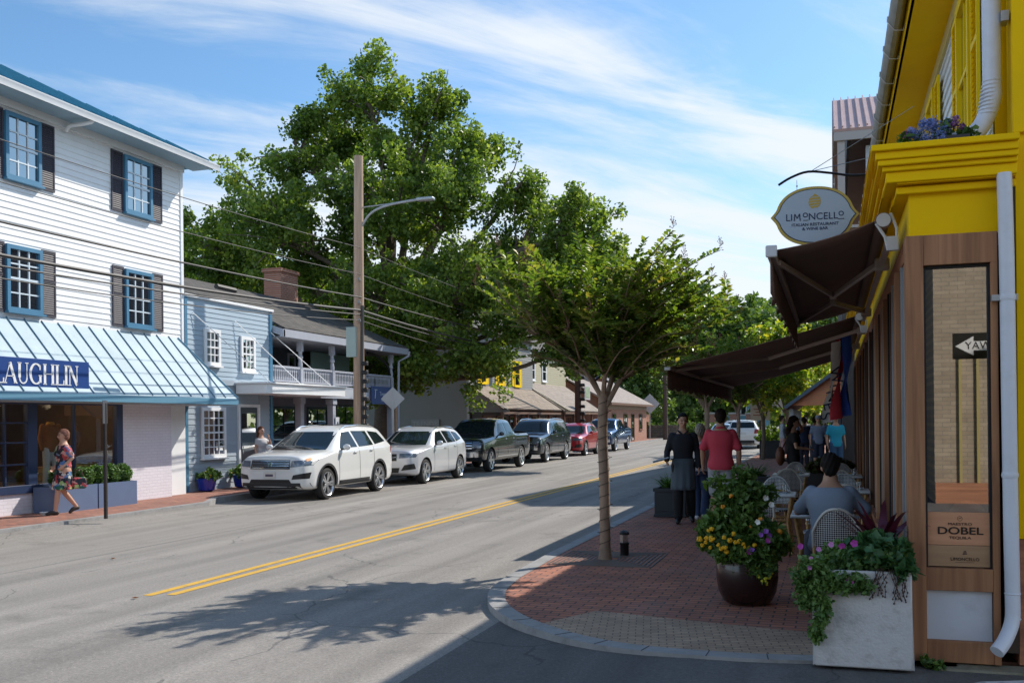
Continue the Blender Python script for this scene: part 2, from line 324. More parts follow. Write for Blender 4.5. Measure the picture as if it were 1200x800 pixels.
BARKL = mat('smooth_bark', (.27,.185,.13), .8, var=.3, vscale=7, bump=.4, bscale=25)

# ------------------------------------------------------------ ground
def asphalt():
    m = mat('asphalt', (.2,.2,.2), .85); n = m.node_tree.nodes; l = m.node_tree.links; p = n['Principled BSDF']
    g = n.new('ShaderNodeNewGeometry'); pos = g.outputs['Position']
    def nz(sc, d, r=.6, mp=None):
        a = n.new('ShaderNodeTexNoise'); a.inputs['Scale'].default_value = sc; a.inputs['Detail'].default_value = d; a.inputs['Roughness'].default_value = r
        l.new(mp or pos, a.inputs[0]); return a.outputs[0]
    st = n.new('ShaderNodeMapping'); st.inputs['Scale'].default_value = (1, .12, 1); l.new(pos, st.inputs[0])
    big = nz(.35, 6); streak = nz(1.1, 5, .6, st.outputs[0]); fine = nz(90, 3, .8); mid = nz(9, 6)
    v = mth('ADD', mth('MULTIPLY', big, .5), mth('MULTIPLY', streak, .7), nodes=n, links=l)
    v = mth('ADD', v, mth('MULTIPLY', fine, .55), nodes=n, links=l); v = mth('ADD', v, mth('MULTIPLY', mid, .3), nodes=n, links=l)
    cr = n.new('ShaderNodeValToRGB'); cr.color_ramp.elements[0].position = .62; cr.color_ramp.elements[1].position = 1.0 ; cr.color_ramp.elements[0].color = (.125,.117,.107,1); cr.color_ramp.elements[1].color = (.245,.226,.204,1)
    mr = n.new('ShaderNodeMapRange'); mr.inputs['From Min'].default_value = .0; mr.inputs['From Max'].default_value = 1.35; l.new(v, mr.inputs[0]); l.new(mr.outputs[0], cr.inputs[0])
    # hairline cracks: distorted voronoi edges
    ds = n.new('ShaderNodeMix'); ds.data_type = 'RGBA'; ds.blend_type = 'LINEAR_LIGHT'; ds.inputs[0].default_value = .35; l.new(pos, ds.inputs[6])
    nn = n.new('ShaderNodeTexNoise'); nn.inputs['Scale'].default_value = 1.2; nn.inputs['Detail'].default_value = 5; l.new(pos, nn.inputs[0]); l.new(nn.outputs[1], ds.inputs[7])
    vo = n.new('ShaderNodeTexVoronoi'); vo.feature = 'DISTANCE_TO_EDGE'; vo.inputs['Scale'].default_value = .33; l.new(ds.outputs[2], vo.inputs[0])
    ck = mth('LESS_THAN', vo.outputs[0], .0035, nodes=n, links=l); msk = mth('GREATER_THAN', big, .5, nodes=n, links=l)
    mx = n.new('ShaderNodeMix'); mx.data_type = 'RGBA'; l.new(mth('MULTIPLY', mth('MULTIPLY', ck, msk, nodes=n, links=l), .45, nodes=n, links=l), mx.inputs[0]); l.new(cr.outputs[0], mx.inputs[6]); mx.inputs[7].default_value = (.03,.03,.03,1)
    # shade painted into the asphalt colour, deepening the building shadow at the corner
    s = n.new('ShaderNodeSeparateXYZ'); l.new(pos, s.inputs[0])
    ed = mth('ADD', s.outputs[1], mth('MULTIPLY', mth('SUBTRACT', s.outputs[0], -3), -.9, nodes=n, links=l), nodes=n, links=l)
    shade_msk = mth('LESS_THAN', ed, 9.5, nodes=n, links=l)
    m2 = n.new('ShaderNodeMix'); m2.data_type = 'RGBA'; m2.blend_type = 'MULTIPLY'; l.new(mth('MULTIPLY', mth('MULTIPLY', shade_msk, mth('GREATER_THAN', s.outputs[0], -2.82, nodes=n, links=l), nodes=n, links=l), .8, nodes=n, links=l), m2.inputs[0]); l.new(mx.outputs[2], m2.inputs[6]); m2.inputs[7].default_value = (.30,.31,.34,1)
    l.new(m2.outputs[2], p.inputs['Base Color'])
    # aggregate grain, pale stone chips, oil and tyre tone, paving seams
    grain = mth('ADD', mth('MULTIPLY', nz(38, 2, .9), .9, nodes=n, links=l), mth('MULTIPLY', nz(150, 2, .9), .9, nodes=n, links=l), nodes=n, links=l)
    gr = n.new('ShaderNodeMapRange'); gr.inputs['From Min'].default_value = .55; gr.inputs['From Max'].default_value = 1.25; gr.inputs['To Min'].default_value = .5; gr.inputs['To Max'].default_value = 1.5; l.new(grain, gr.inputs[0])
    v2 = n.new('ShaderNodeTexVoronoi'); v2.inputs['Scale'].default_value = 26; l.new(pos, v2.inputs[0])
    chips = mth('MULTIPLY', mth('LESS_THAN', v2.outputs[0], .13, nodes=n, links=l), mth('GREATER_THAN', nz(31, 1), .55, nodes=n, links=l), nodes=n, links=l)
    st2 = n.new('ShaderNodeMapping'); st2.inputs['Scale'].default_value = (1.3, .05, 1); l.new(pos, st2.inputs[0]); tk = n.new('ShaderNodeMapRange'); l.new(nz(1.6, 3, .5, st2.outputs[0]), tk.inputs[0]); tk.inputs['From Min'].default_value = .3; tk.inputs['From Max'].default_value = .7; tk.inputs['To Min'].default_value = .72; tk.inputs['To Max'].default_value = 1.2
    oil = n.new('ShaderNodeMapRange'); l.new(nz(.9, 8, .7), oil.inputs[0]); oil.inputs['From Min'].default_value = .55; oil.inputs['From Max'].default_value = .74; oil.inputs['To Min'].default_value = 1; oil.inputs['To Max'].default_value = .6
    seam = mth('LESS_THAN', mth('ABSOLUTE', mth('ADD', mth('ADD', s.outputs[0], 9.75, nodes=n, links=l), mth('MULTIPLY', mid, .05, nodes=n, links=l), nodes=n, links=l), nodes=n, links=l), .022, nodes=n, links=l)
    f = mth('MULTIPLY', mth('MULTIPLY', gr.outputs[0], tk.outputs[0], nodes=n, links=l), oil.outputs[0], nodes=n, links=l); f = mth('MULTIPLY', f, mth('SUBTRACT', 1, mth('MULTIPLY', seam, .35, nodes=n, links=l), nodes=n, links=l), nodes=n, links=l)
    f = mth('ADD', f, mth('MULTIPLY', chips, .8, nodes=n, links=l), nodes=n, links=l)
    m3 = n.new('ShaderNodeMix'); m3.data_type = 'RGBA'; m3.blend_type = 'MULTIPLY'; m3.inputs[0].default_value = 1; l.new(m2.outputs[2], m3.inputs[6]); l.new(f, m3.inputs[7]); l.new(m3.outputs[2], p.inputs['Base Color'])
    b = n.new('ShaderNodeBump'); b.inputs['Strength'].default_value = .5; b.inputs['Distance'].default_value = .006; l.new(nz(110, 4, .8), b.inputs['Height']); l.new(b.outputs[0], p.inputs['Normal'])
    return m
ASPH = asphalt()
S('ground', MB().quad((-400,-200,-.02),(400,-200,-.02),(400,900,-.02),(-400,900,-.02)), mat('grass_ground', (.07,.09,.035), .9, var=.3, vscale=.3))
def road_z(x, y):      # gentle rise to the gutters
    c = lambda v: max(0, min(1, v))
    return .05*c((x+6.5)/3)+.045*c((x+2.6)/1.6)*c((12-y)/3)+.07*c((-12.2-x)/.7)*c((19.5-y)/1.5)
rx = [-60,-20,-14.6,-13.2,-12.9,-12.5,-12.2,-11,-9,-8,-6.5,-5.5,-4.5,-3.5,-3.0,-2.6,-2.2,-1.8,-1.4,-1.0,-.5,0,.5,1,2,4,10,40]; ry = [-25,-6,0,3,5,6,6.5,7,7.5,8,9,10,11,12,13,14,16,18,18.7,19.5,21,30,50,90,140,260]
rb = MB(); rb.add([(x,y,road_z(x,y)) for x in rx for y in ry], [(i*len(ry)+j,(i+1)*len(ry)+j,(i+1)*len(ry)+j+1,i*len(ry)+j+1) for i in range(len(rx)-1) for j in range(len(ry)-1) if (rx[i+1] > -16 or ry[j+1] < 15) and (rx[i] < -2.7 or ry[j+1] < 12)])
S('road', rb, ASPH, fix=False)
PAVR = brick('brick_paving', (.47,.175,.10), (.28,.12,.082), (.07,.05,.045), .2, .1, .008, 'XY', rot=R_(0), bump=.5, var=.35, stain=(.17,.13,.12))
PAVL = brick('brick_paving_far', (.36,.15,.10), (.25,.11,.08), (.15,.10,.08), .2, .1, .008, 'YX', bump=.3, var=.3, stain=(.30,.20,.16))
TAN = brick('tan_pavers', (.46,.32,.21), (.36,.25,.17), (.17,.125,.09), .12, .06, .005, 'XY', rot=R_(-10), bump=.8, var=.3, off=.5)
KERB = mat('granite_kerb', (.29,.285,.28), .75, var=.15, vscale=6, bump=.3, bscale=120, stain=(.13,.12,.11), sscale=4, samt=.7)
Z1 = .12
outer = [(-3.38,240),(-3.38,19.6),(-3.37,14),(-3.37,12),(-3.30,10),(-3.22,9.3),(-3.08,8.78),(-2.86,8.3),(-2.52,7.82),(-2.04,7.37),(-1.68,7.15),(-1.31,7.03),(-.85,6.99),(-.43,7.0),(.2,7.12),(.72,7.3)]
def inset(pts, d):
    o = []
    for i, p in enumerate(pts):
        a = Vector(pts[max(i-1,0)]); b = Vector(pts[min(i+1,len(pts)-1)]); t = (b-a).normalized(); nn = Vector((-t.y, t.x)); o.append((p[0]+nn.x*d, p[1]+nn.y*d))
    return o
def smoothpts(pts, k=3):
    r = []
    for i in range(len(pts)-1):
        p0 = Vector(pts[max(i-1,0)]); p1 = Vector(pts[i]); p2 = Vector(pts[i+1]); p3 = Vector(pts[min(i+2,len(pts)-1)])
        for j in range(k):
            t = j/k; r.append(tuple(.5*((2*p1)+(-p0+p2)*t+(2*p0-5*p1+4*p2-p3)*t*t+(-p0+3*p1-3*p2+p3)*t**3)))
    return r+[tuple(pts[-1])]
outer = [(x*1.035 if y < 100 else x*1.035, y*1.035 if y < 15 else y) for x, y in outer]
outer = outer[:4]+smoothpts(outer[4:], 3)
inn = inset(outer, .17)
def ribbon(mb, A, B, z, zb=None):
    n = len(A)
    for i in range(n-1):
        mb.quad((*A[i], z),(*A[i+1], z),(*B[i+1], z),(*B[i], z))
        if zb is not None: mb.quad((*A[i], zb),(*A[i+1], zb),(*A[i+1], z),(*A[i], z))
k = MB(); ribbon(k, outer, inn, Z1, .0)
S('kerb', k, KERB, fix=False, ang=60)
# kerb joints
j = MB()
for i in range(1, len(outer)-1, 3): j.bar((*outer[i], Z1+.001), (*inn[i], Z1+.001), .006, .004)
for yy in range(16, 80, 2): j.bar((-3.38, yy, Z1+.001), (-3.21, yy, Z1+.001), .008, .004)
S('kerb_joints', j, mat('joint', (.07,.065,.06), .9))
sw = MB(); n_ = len(inn)
for i in range(n_-1): sw.quad((*inn[i], Z1-.004), (*inn[i+1], Z1-.004), (.8 , inn[i+1][1]+.0, Z1-.004) if inn[i+1][0] < .8 else (*inn[i+1], Z1-.004), (.8, inn[i][1], Z1-.004))
S('sidewalk', sw, PAVR, fix=False)
# tan paver band at the kerb ramp
b0 = [q for q in inn if q[1] < 8.5 and q[0] > -2.45]; b1 = []
for q in b0:
    t = (q[0]+2.45)/3.0; b1.append((q[0]+.32*(1-t)*1.0, max(q[1]+.5, 8.72-.42*min(1, t*1.6)-.25*max(0, t-.6))))
tb = MB(); ribbon(tb, b0, b1, Z1); S('paver_ramp', tb, TAN, fix=False)
# left side
lk = [(-12.92,-20),(-12.92,18.6),(-13.5,19.8),(-13.6,30),(-14.0,45),(-14.3,88)]
lin = [(x-.15, y) for x, y in lk]; k = MB(); ribbon(k, lk, lin, .13, -.01); S('kerb_far', k, KERB, fix=False)
sw = MB(); ribbon(sw, lin, [(-19, y) for x, y in lin], .126); S('sidewalk_far', sw, PAVL, fix=False)
sw = MB().quad((-60,100,.1),(-15.5,100,.1),(-13.8,104,.1),(-13.8,250,.1),(-60,250,.1)); S('sidewalk_beyond', sw, mat('concrete_walk', (.36,.33,.3), .8, var=.1), fix=False)
# paint
YL = mat('yellow_road_paint', (.62,.36,.04), .7, var=.12, vscale=8, stain=(.25,.2,.12), sscale=5, samt=.5)
WL = mat('white_road_paint', (.62,.62,.6), .7, var=.1, vscale=6, stain=(.25,.25,.24), sscale=4, samt=.5)
for x in (-6.96, -6.74):
    S('yellow_line', MB().quad((x-.055, 9.0 if x > -6.9 else 8.9, .004),(x+.055, 9.0 if x > -6.9 else 8.9, .004),(x+.055, 140, .004),(x-.055, 140, .004)), YL)
cw = MB()
for i in range(9): cw.quad((-13.6+i*1.15, 90, .005),(-13.0+i*1.15, 90, .005),(-13.0+i*1.15, 94, .005),(-13.6+i*1.15, 94, .005))
S('crosswalk', cw, WL)
S('white_mark', MB().add([(.66,6.6,.099),(1.7,6.5,.099),(1.8,7.15,.099),(1.2,7.2,.099),(.9,7.08,.099),(.74,6.9,.099)], [(0,1,2,3,4,5)]), mat('worn_white_paint', (.55,.56,.57), .7, var=.2, vscale=12, stain=(.1,.1,.1), sscale=9, samt=.9))
# ------------------------------------------------------------ generic building bits
def siding(mb, axis, pos, sgn, a0, a1, z0, z1, ex=.125, d=.018):
    """lapped boards. axis 'X': wall plane X=pos, runs along Y; 'Y': plane Y=pos, runs along X"""
    n = int(math.ceil((z1-z0)/ex))
    for i in range(n):
        za = z0+i*ex; zb = min(z1, za+ex)
        prof = [(pos, za), (pos+sgn*d, za), (pos+sgn*.003, zb), (pos, zb)]
        if axis == 'X': mb.prism([(q[0], q[1]) for q in prof], 'Y', a0, a1)
        else: mb.prism([(q[0], q[1]) for q in prof], 'X', a0, a1)
def window(par, X, y0, y1, z0, z1, cols, rows, frame, sash, glassm=None, sgn=1, fw=.07, depth=.05, sill=True, name='window', sashbar=True):
    """window on a wall facing sgn*X, built proud of the wall"""
    glassm = glassm or WGLASS
    f = MB(); xo = X+sgn*depth
    f.box((X, y0, z0), (xo, y0+fw, z1)); f.box((X, y1-fw, z0), (xo, y1, z1)); f.box((X, y0+fw, z1-fw), (xo, y1-fw, z1)); f.box((X, y0+fw, z0), (xo, y1-fw, z0+fw))
    fr = P(name, f, frame, par)
    s = MB(); a0, a1, b0, b1 = y0+fw, y1-fw, z0+fw, z1-fw; xs0, xs1 = X+sgn*.022, X+sgn*.04; w = .014
    if sashbar: s.box((xs0, a0, (b0+b1)/2-.022), (xs1+sgn*.004, a1, (b0+b1)/2+.022))
    for i in range(1, cols): yy = a0+(a1-a0)*i/cols; s.box((xs0, yy-w, b0), (xs1, yy+w, b1))
    for i in range(1, rows):
        zz = b0+(b1-b0)*i/rows
        if sashbar and abs(zz-(b0+b1)/2) < .02: continue
        s.box((xs0, a0, zz-w), (xs1-sgn*.002, a1, zz+w))
    P('glazing_bars', s, sash, fr)
    P('pane', MB().box((X+sgn*.012, a0, b0), (X+sgn*.02, a1, b1)), glassm, fr)
    if sill: P('sill', MB().box((X, y0-.03, z0-.045), (X+sgn*(depth+.05), y1+.03, z0-.002)), frame, fr)
    return fr
def shutter(par, X, y0, y1, z0, z1, m, sgn=1):
    s = MB(); w = .035; x1 = X+sgn*.045
    s.box((X+sgn*.02, y0, z0), (x1, y0+w, z1)); s.box((X+sgn*.02, y1-w, z0), (x1, y1, z1))
    for zz in (z0, (z0+z1)/2-w/2+.04, z1-w*1.3): s.box((X+sgn*.02, y0+w, zz), (x1, y1-w, zz+w*1.3))
    n = int((z1-z0)/.045)
    for i in range(n):
        zz = z0+.02+i*(z1-z0-.04)/n; s.prism([(X+sgn*.02, zz), (X+sgn*.04, zz), (X+sgn*.024, zz+.04), (X+sgn*.02, zz+.04)], 'Y', y0+w, y1-w)
    return P('shutter', s, m, par, smooth=False)
# ------------------------------------------------------------ white clapboard shop building
b = T('clapboard_building', 'tall white clapboard building with blue window trim and blue metal roof', 'building', (0,0,0))
FX = -15.3
m = MB(); siding(m, 'X', FX, 1, 8, 21.0, 3.9, 8.05, .128)
P('siding', m, SIDING, b, ang=20)
m = MB(); m.box((-23, 8, 3.0), (FX-.002, 20.99, 8.2)); P('wall', m, SIDING, b)
m = MB(); siding(m, 'Y', 21.0, 1, -23, FX, 3.9, 8.05, .128); P('siding', m, SIDING, b, ang=20)
m = MB(); m.box((FX-.02, 20.93, 2.4), (FX+.035, 21.03, 8.05)); P('corner_board', m, WHITE, b, bevel=.004)
P('frieze', MB().box((FX, 8, 8.05), (FX+.06, 21.06, 8.2)), WHITE, b)
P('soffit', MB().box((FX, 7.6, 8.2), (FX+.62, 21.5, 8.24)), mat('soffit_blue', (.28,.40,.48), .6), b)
g = MB(); prof = [(0,0),(.02,-.0),(.05,-.09),(.13,-.12),(.15,-.02),(.165,0),(.165,.015),(.14,.015),(.125,-.1),(.06,-.07),(.03,.0)]
g.prism([(FX+.6+u, 8.27+w) for u, w in prof], 'Y', 7.6, 21.55)
gt = P('gutter', g, WHITE, b)
P('downspout', MB().tube([(FX+.68,17.15,8.2),(FX+.64,17.12,8.14),(FX+.5,17.05,8.1),(FX+.2,17.0,8.08),(FX+.1,17.0,7.98)], .045, 8), WHITE, b)
r = MB(); e0, e1 = (FX+.72, 8.29), (-19.6, 10.85)
r.add([(e0[0],7.5,e0[1]),(e0[0],21.6,e0[1]),(e1[0],16.9,e1[1]),(e1[0],7.5,e1[1]),(-23.9,7.5,8.29),(-23.9,21.6,8.29)], [(0,1,2,3),(1,5,2),(2,5,4,3),(0,4,5,1)])
rf = P('roof', r, ROOFBLUE, b, smooth=False)
sm = MB(); sl = (e1[1]-e0[1])/(e1[0]-e0[0])
for i in range(34):
    y = 7.6+i*.41; t = min(1, max(0, (21.6-y)/4.7)); sm.bar((e0[0], y, e0[1]+.02), (e0[0]+(e1[0]-e0[0])*t, y, e0[1]+(e1[1]-e0[1])*t+.02), .03, .045)
P('seam', sm, ROOFBLUE, rf)
P('fascia', MB().box((FX+.58, 7.5, 8.2), (FX+.6, 21.5, 8.27)), WHITE, b)
for (y0, y1) in ((15.42,16.34),(18.85,19.81),(11.9,12.85),(9.0,9.9)):
    for (z0, z1) in ((6.66,7.96),(4.07,5.37)):
        w = window(b, FX+.02, y0, y1, z0, z1, 3, 4, BLUETRIM, mat('pale_blue_sash', (.58,.66,.72), .5), fw=.08, depth=.07)
        shutter(b, FX, y0-.4, y0-.02, z0-.03, z1+.03, SHUT); shutter(b, FX, y1+.02, y1+.4, z0-.03, z1+.03, SHUT)
# awning roof over the shopfront
AX0, AZ0, AX1, AZ1 = FX+.03, 3.93, -13.98, 2.44
a = MB(); th = .03
a.add([(AX0,8,AZ0),(AX0,20.75,AZ0),(AX1,21.35,AZ1),(AX1,8,AZ1),(AX0,8,AZ0-th),(AX0,20.75,AZ0-th),(AX1,21.35,AZ1-th),(AX1,8,AZ1-th)], [(3,2,1,0),(4,5,6,7),(2,3,7,6),(1,2,6,5),(0,1,5,4),(3,0,4,7)])
aw = P('awning_roof', a, AWNMETAL, b, smooth=False)
s = MB(); y = 8.2
while y < 21.3:
    t0 = 0 if y <= 20.7 else (y-20.75)/.6
    s.bar((AX0+(AX1-AX0)*t0, y-.0, AZ0+(AZ1-AZ0)*t0+.02), (AX1, y, AZ1+.015), .011, .03); y += .452
P('seam', s, mat('seam_blue', (.10,.20,.29), .7), aw)
P('edge_trim', MB().box((AX1-.02, 8, AZ1-.15), (AX1+.02, 21.37, AZ1-.01)).bar((AX0,20.76,AZ0),(AX1,21.37,AZ1),.05,.06), mat('edge_blue', (.12,.27,.38), .45), aw, smooth=False)
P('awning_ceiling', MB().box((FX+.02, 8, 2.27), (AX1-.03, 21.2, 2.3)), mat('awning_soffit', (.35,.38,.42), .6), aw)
# shop front: room behind glass
GX = -14.85
P('painted_brick', MB().box((-15.05, 18.2, .1), (GX, 19.92, 2.42)), LAVBRICK, b)
P('plinth', MB().box((-15.0, 8, .1), (GX, 18.2, .52)), LAVBRICK, b)
P('door_surround', MB().box((-15.3, 20.02, .1), (-15.04, 20.72, 2.42)), WHITE, b)
P('side_door', MB().box((-15.1, 19.93, .1), (-15.0, 20.03, 2.05)), NAVY, b)
fr = MB(); X0, X1 = GX-.08, GX+.02
fr.box((X0, 8, .52), (X1+.03, 18.22, .68)); fr.box((X0, 8, 2.24), (X1, 18.22, 2.42)); fr.box((X0, 18.02, .68), (X1, 18.22, 2.24))
for y in (15.62, 11.9, 8.0): fr.box((X0, y-.12, .68), (X1, y+.12, 2.24))
sf = P('shop_window', fr, NAVY, b, bevel=.006)
br = MB(); br.box((X0+.02, 16.76, .68), (X1-.02, 16.80, 2.24)); br.box((X0+.02, 13.8, .68), (X1-.02, 13.84, 2.24)); br.box((X0+.02, 14.95, .68), (X1-.02, 14.98, 2.24))
for z in (1.08, 1.5, 1.88): br.box((X0+.02, 12.0, z-.014), (X1-.024, 15.5, z+.014))
P('glazing_bars', br, NAVY, sf)
P('pane', MB().box((X0+.03, 8.1, .69), (X0+.036, 18.02, 2.23)), SHOPGLASS, sf)
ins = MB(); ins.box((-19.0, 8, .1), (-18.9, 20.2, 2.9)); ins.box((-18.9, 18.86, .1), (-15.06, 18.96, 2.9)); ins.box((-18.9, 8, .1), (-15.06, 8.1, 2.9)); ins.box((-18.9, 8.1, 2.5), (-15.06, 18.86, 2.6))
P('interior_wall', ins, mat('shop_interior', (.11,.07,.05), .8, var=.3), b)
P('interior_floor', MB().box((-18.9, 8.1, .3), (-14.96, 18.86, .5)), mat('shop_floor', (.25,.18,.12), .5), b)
for y in (13.6, 16.2, 17.6):
    ld = bpy.data.lights.new('shop_lamp', 'POINT'); ld.energy = 13; ld.color = (1,.72,.45); ld.shadow_soft_size = .12; lo = bpy.data.objects.new('shop_lamp', ld); COL.objects.link(lo); lo.location = (-16.3, y, 2.3)
for i, y in enumerate((14.6, 16.0, 16.9, 17.7)): P('ceiling_light', MB().lathe([(.06,0),(.07,.03)], (-15.7, y, 2.46), 12), mat('warm_lamp', (1,.62,.28), emit=9), b)
# display shelf, crate, white skirted table, mannequin (resting objects)
t = T('display_shelf', 'wooden display shelf with folded clothes inside the shop window', 'shelf', (0,0,0))
m = MB(); m.box((-17.2, 13.2, .5), (-17.1, 15.2, 2.3))
for z in (.9, 1.35, 1.8, 2.2): m.box((-17.1, 13.2, z), (-16.7, 15.2, z+.04))
for y in (13.2, 15.16): m.box((-17.1, y, .5), (-16.7, y+.04, 2.3))
P('frame', m, wood('shelf_wood', (.25,.13,.06), (.16,.08,.04), 'Y'), t)
cc = [(.5,.2,.08), (.6,.58,.55), (.1,.12,.2), (.35,.1,.08)]
for zi, z in enumerate((.94, 1.39, 1.84)):
    m = MB()
    for q in range(5): m.cbox((-16.88, 13.42+q*.37, z+.08), (.28, .26, .15))
    P('folded_clothes', m, mat('cloth_%d' % zi, cc[zi], .9), t, bevel=.02)
t = T('wooden_crate', 'tan wooden crate on the floor of the shop behind the glass', 'crate', (-15.8,17.45,.5))
m = MB()
for z in (0, .16, .32): m.box((-.3,-.5,z), (.3,.5,z+.13))
P('slats', m, wood('crate_wood', (.42,.27,.14), (.3,.18,.09), 'Y'), t)
t = T('display_table', 'round white skirted display table in the shop window', 'table', (-15.6,14.9,.5))
P('skirt', MB().lathe([(.38+.0,0),(.34,.35),(.33,.6),(.31,.62)], (0,0,0), 24), mat('white_linen', (.72,.71,.68), .9), t)
P('stacked_linen', MB().ell((0,0,.68), (.36,.4,.14), 16, 8), mat('white_linen2', (.75,.74,.72), .95, bump=.8, bscale=14), t)
# shop sign on the awning
sg = T('shop_sign', 'navy shop sign with white serif lettering standing on the pale blue awning', 'sign', (0,0,0))
SX = -14.07
P('board', MB().box((SX-.05, 11.2, 2.5), (SX, 16.3, 3.07)), SIGNNAVY, sg, bevel=.006)
P('bracket', MB().bar((SX-.05, 12.5, 2.9), (SX-.5, 12.5, 2.98), .03).bar((SX-.05, 15.5, 2.9), (SX-.5, 15.5, 2.98), .03), BLACKMET, sg)
def serif(word, y, z, h, parent, m):
    w = h*.15; n_ = h*.045; s = MB()
    def st(p, q, t): s.bar((SX+.006, p[0], p[1]), (SX+.006, q[0], q[1]), .012, t, up=(0,1,0)) if False else s.prism(_q(p, q, t), 'X', SX, SX+.012)
    def _q(p, q, t):
        p = Vector(p); q = Vector(q); d = (q-p).normalized(); nn = Vector((-d.y, d.x))*t/2; return [tuple(p+nn), tuple(p-nn), tuple(q-nn), tuple(q+nn)]
    def arc(cx, cz, rx, rz, a0, a1, t0, t1, k=18):
        for i in range(k):
            A = R_(a0+(a1-a0)*i/k); B = R_(a0+(a1-a0)*(i+1)/k); f = abs(math.cos((A+B)/2)); t = t1*(1-f)+t0*f
            st((cx+rx*math.cos(A), cz+rz*math.sin(A)), (cx+rx*math.cos(B)+.0001, cz+rz*math.sin(B)), t)
    def ser(cx, cz, L=.13): st((cx-h*L, cz), (cx+h*L, cz), n_)
    for ch in word:
        if ch == 'L': st((y+.13*h, z), (y+.13*h, z+h), w); ser(y+.13*h, z+h); st((y, z), (y+.58*h, z), n_); st((y+.58*h, z), (y+.60*h, z+.24*h), n_*1.3); y += .66*h
        elif ch == 'A': st((y+.02*h, z), (y+.34*h, z+h), n_); st((y+.34*h, z+h), (y+.68*h, z), w); st((y+.14*h, z+.33*h), (y+.56*h, z+.33*h), n_); ser(y+.04*h, z, .1); ser(y+.68*h, z, .11); y += .80*h
        elif ch == 'U': st((y+.13*h, z+.28*h), (y+.13*h, z+h), w); st((y+.60*h, z+.28*h), (y+.60*h, z+h), n_); ser(y+.13*h, z+h, .12); ser(y+.6*h, z+h, .1); arc(y+.365*h, z+.28*h, .235*h, .28*h, 180, 360, n_*1.6, n_*1.4); y += .78*h
        elif ch in 'GC':
            arc(y+.42*h, z+.5*h, .37*h, .5*h, 50, 310, w, n_*1.3); st((y+.68*h, z+.70*h), (y+.68*h, z+.95*h), n_*1.4)
            if ch == 'G': st((y+.70*h, z+.06*h), (y+.70*h, z+.42*h), w*.9); ser(y+.70*h, z+.42*h, .11)
            y += .88*h
        elif ch == 'H': st((y+.13*h, z), (y+.13*h, z+h), w); st((y+.66*h, z), (y+.66*h, z+h), w); st((y+.13*h, z+.52*h), (y+.66*h, z+.52*h), n_); [ser(y+a*h, z+c*h, .12) for a in (.13,.66) for c in (0,1)]; y += .84*h
        elif ch == 'I': st((y+.10*h, z), (y+.10*h, z+h), w); ser(y+.1*h, z, .12); ser(y+.1*h, z+h, .12); y += .24*h
        elif ch == 'N': st((y+.12*h, z), (y+.12*h, z+h), n_*1.2); st((y+.10*h, z+h), (y+.64*h, z), w); st((y+.64*h, z), (y+.64*h, z+h), n_*1.2); ser(y+.1*h, z+h, .1); ser(y+.12*h, z, .1); ser(y+.64*h, z+h, .1); y += .80*h
        elif ch == 'M': st((y+.10*h, z), (y+.13*h, z+h), n_*1.2); st((y+.13*h, z+h), (y+.44*h, z), w); st((y+.44*h, z), (y+.74*h, z+h), n_); st((y+.76*h, z+h), (y+.80*h, z), w); y += .96*h
        elif ch == 'c': arc(y+.26*h, z+.32*h, .22*h, .3*h, 50, 310, w*.7, n_*1.2); y += .5*h
    P('lettering', s, m, parent, smooth=False); return y
serif('McLAUGHLIN', 13.38, 2.60, .37, sg, mat('sign_white', (.8,.8,.8), .5))
# wall lamps on awning for the sign are absent; street sign post at the kerb
t = T('sign_post', 'dark metal sign post standing at the kerb before the shop window', 'sign post', (-12.55,14.93,.126))
P('post', MB().box((-.025,-.025,0), (.025,.025,2.1)), mat('bronze_post', (.05,.045,.045), .5, metal=.6), t, bevel=.004)
P('sign_plate', MB().box((-.19,-.012,1.72), (.15,-.002,2.14)), mat('plate_back', (.14,.15,.17), .4, metal=.6), t).rotation_euler = (0,0,R_(118))
# planters under the shop window
def planter_box(y0, y1, label):
    t = T('planter_box', label, 'planter', (-14.52,(y0+y1)/2,.126), group='blue planter boxes under the shop window')
    L = (y1-y0)/2-.01; o = MB(); o.box((-.26,-L,0), (.26,L,.06)); 
    for a, c in (((-.26,-L),(.26,-L+.03)), ((-.26,L-.03),(.26,L)), ((-.26,-L+.03),(-.23,L-.03)), ((.23,-L+.03),(.26,L-.03))): o.box((*a,.06), (*c,.5))
    P('box', o, mat('slate_blue_planter', (.11,.155,.26), .5, var=.08), t); P('soil', MB().box((-.23,-L+.03,.06),(.23,L-.03,.44)), mat('soil', (.04,.028,.02), 1, bump=1), t)
planter_box(15.55, 16.74, 'blue planter box nearest the walking woman under the shop window'); planter_box(16.76, 17.95, 'blue planter box beside the lavender brick wall')

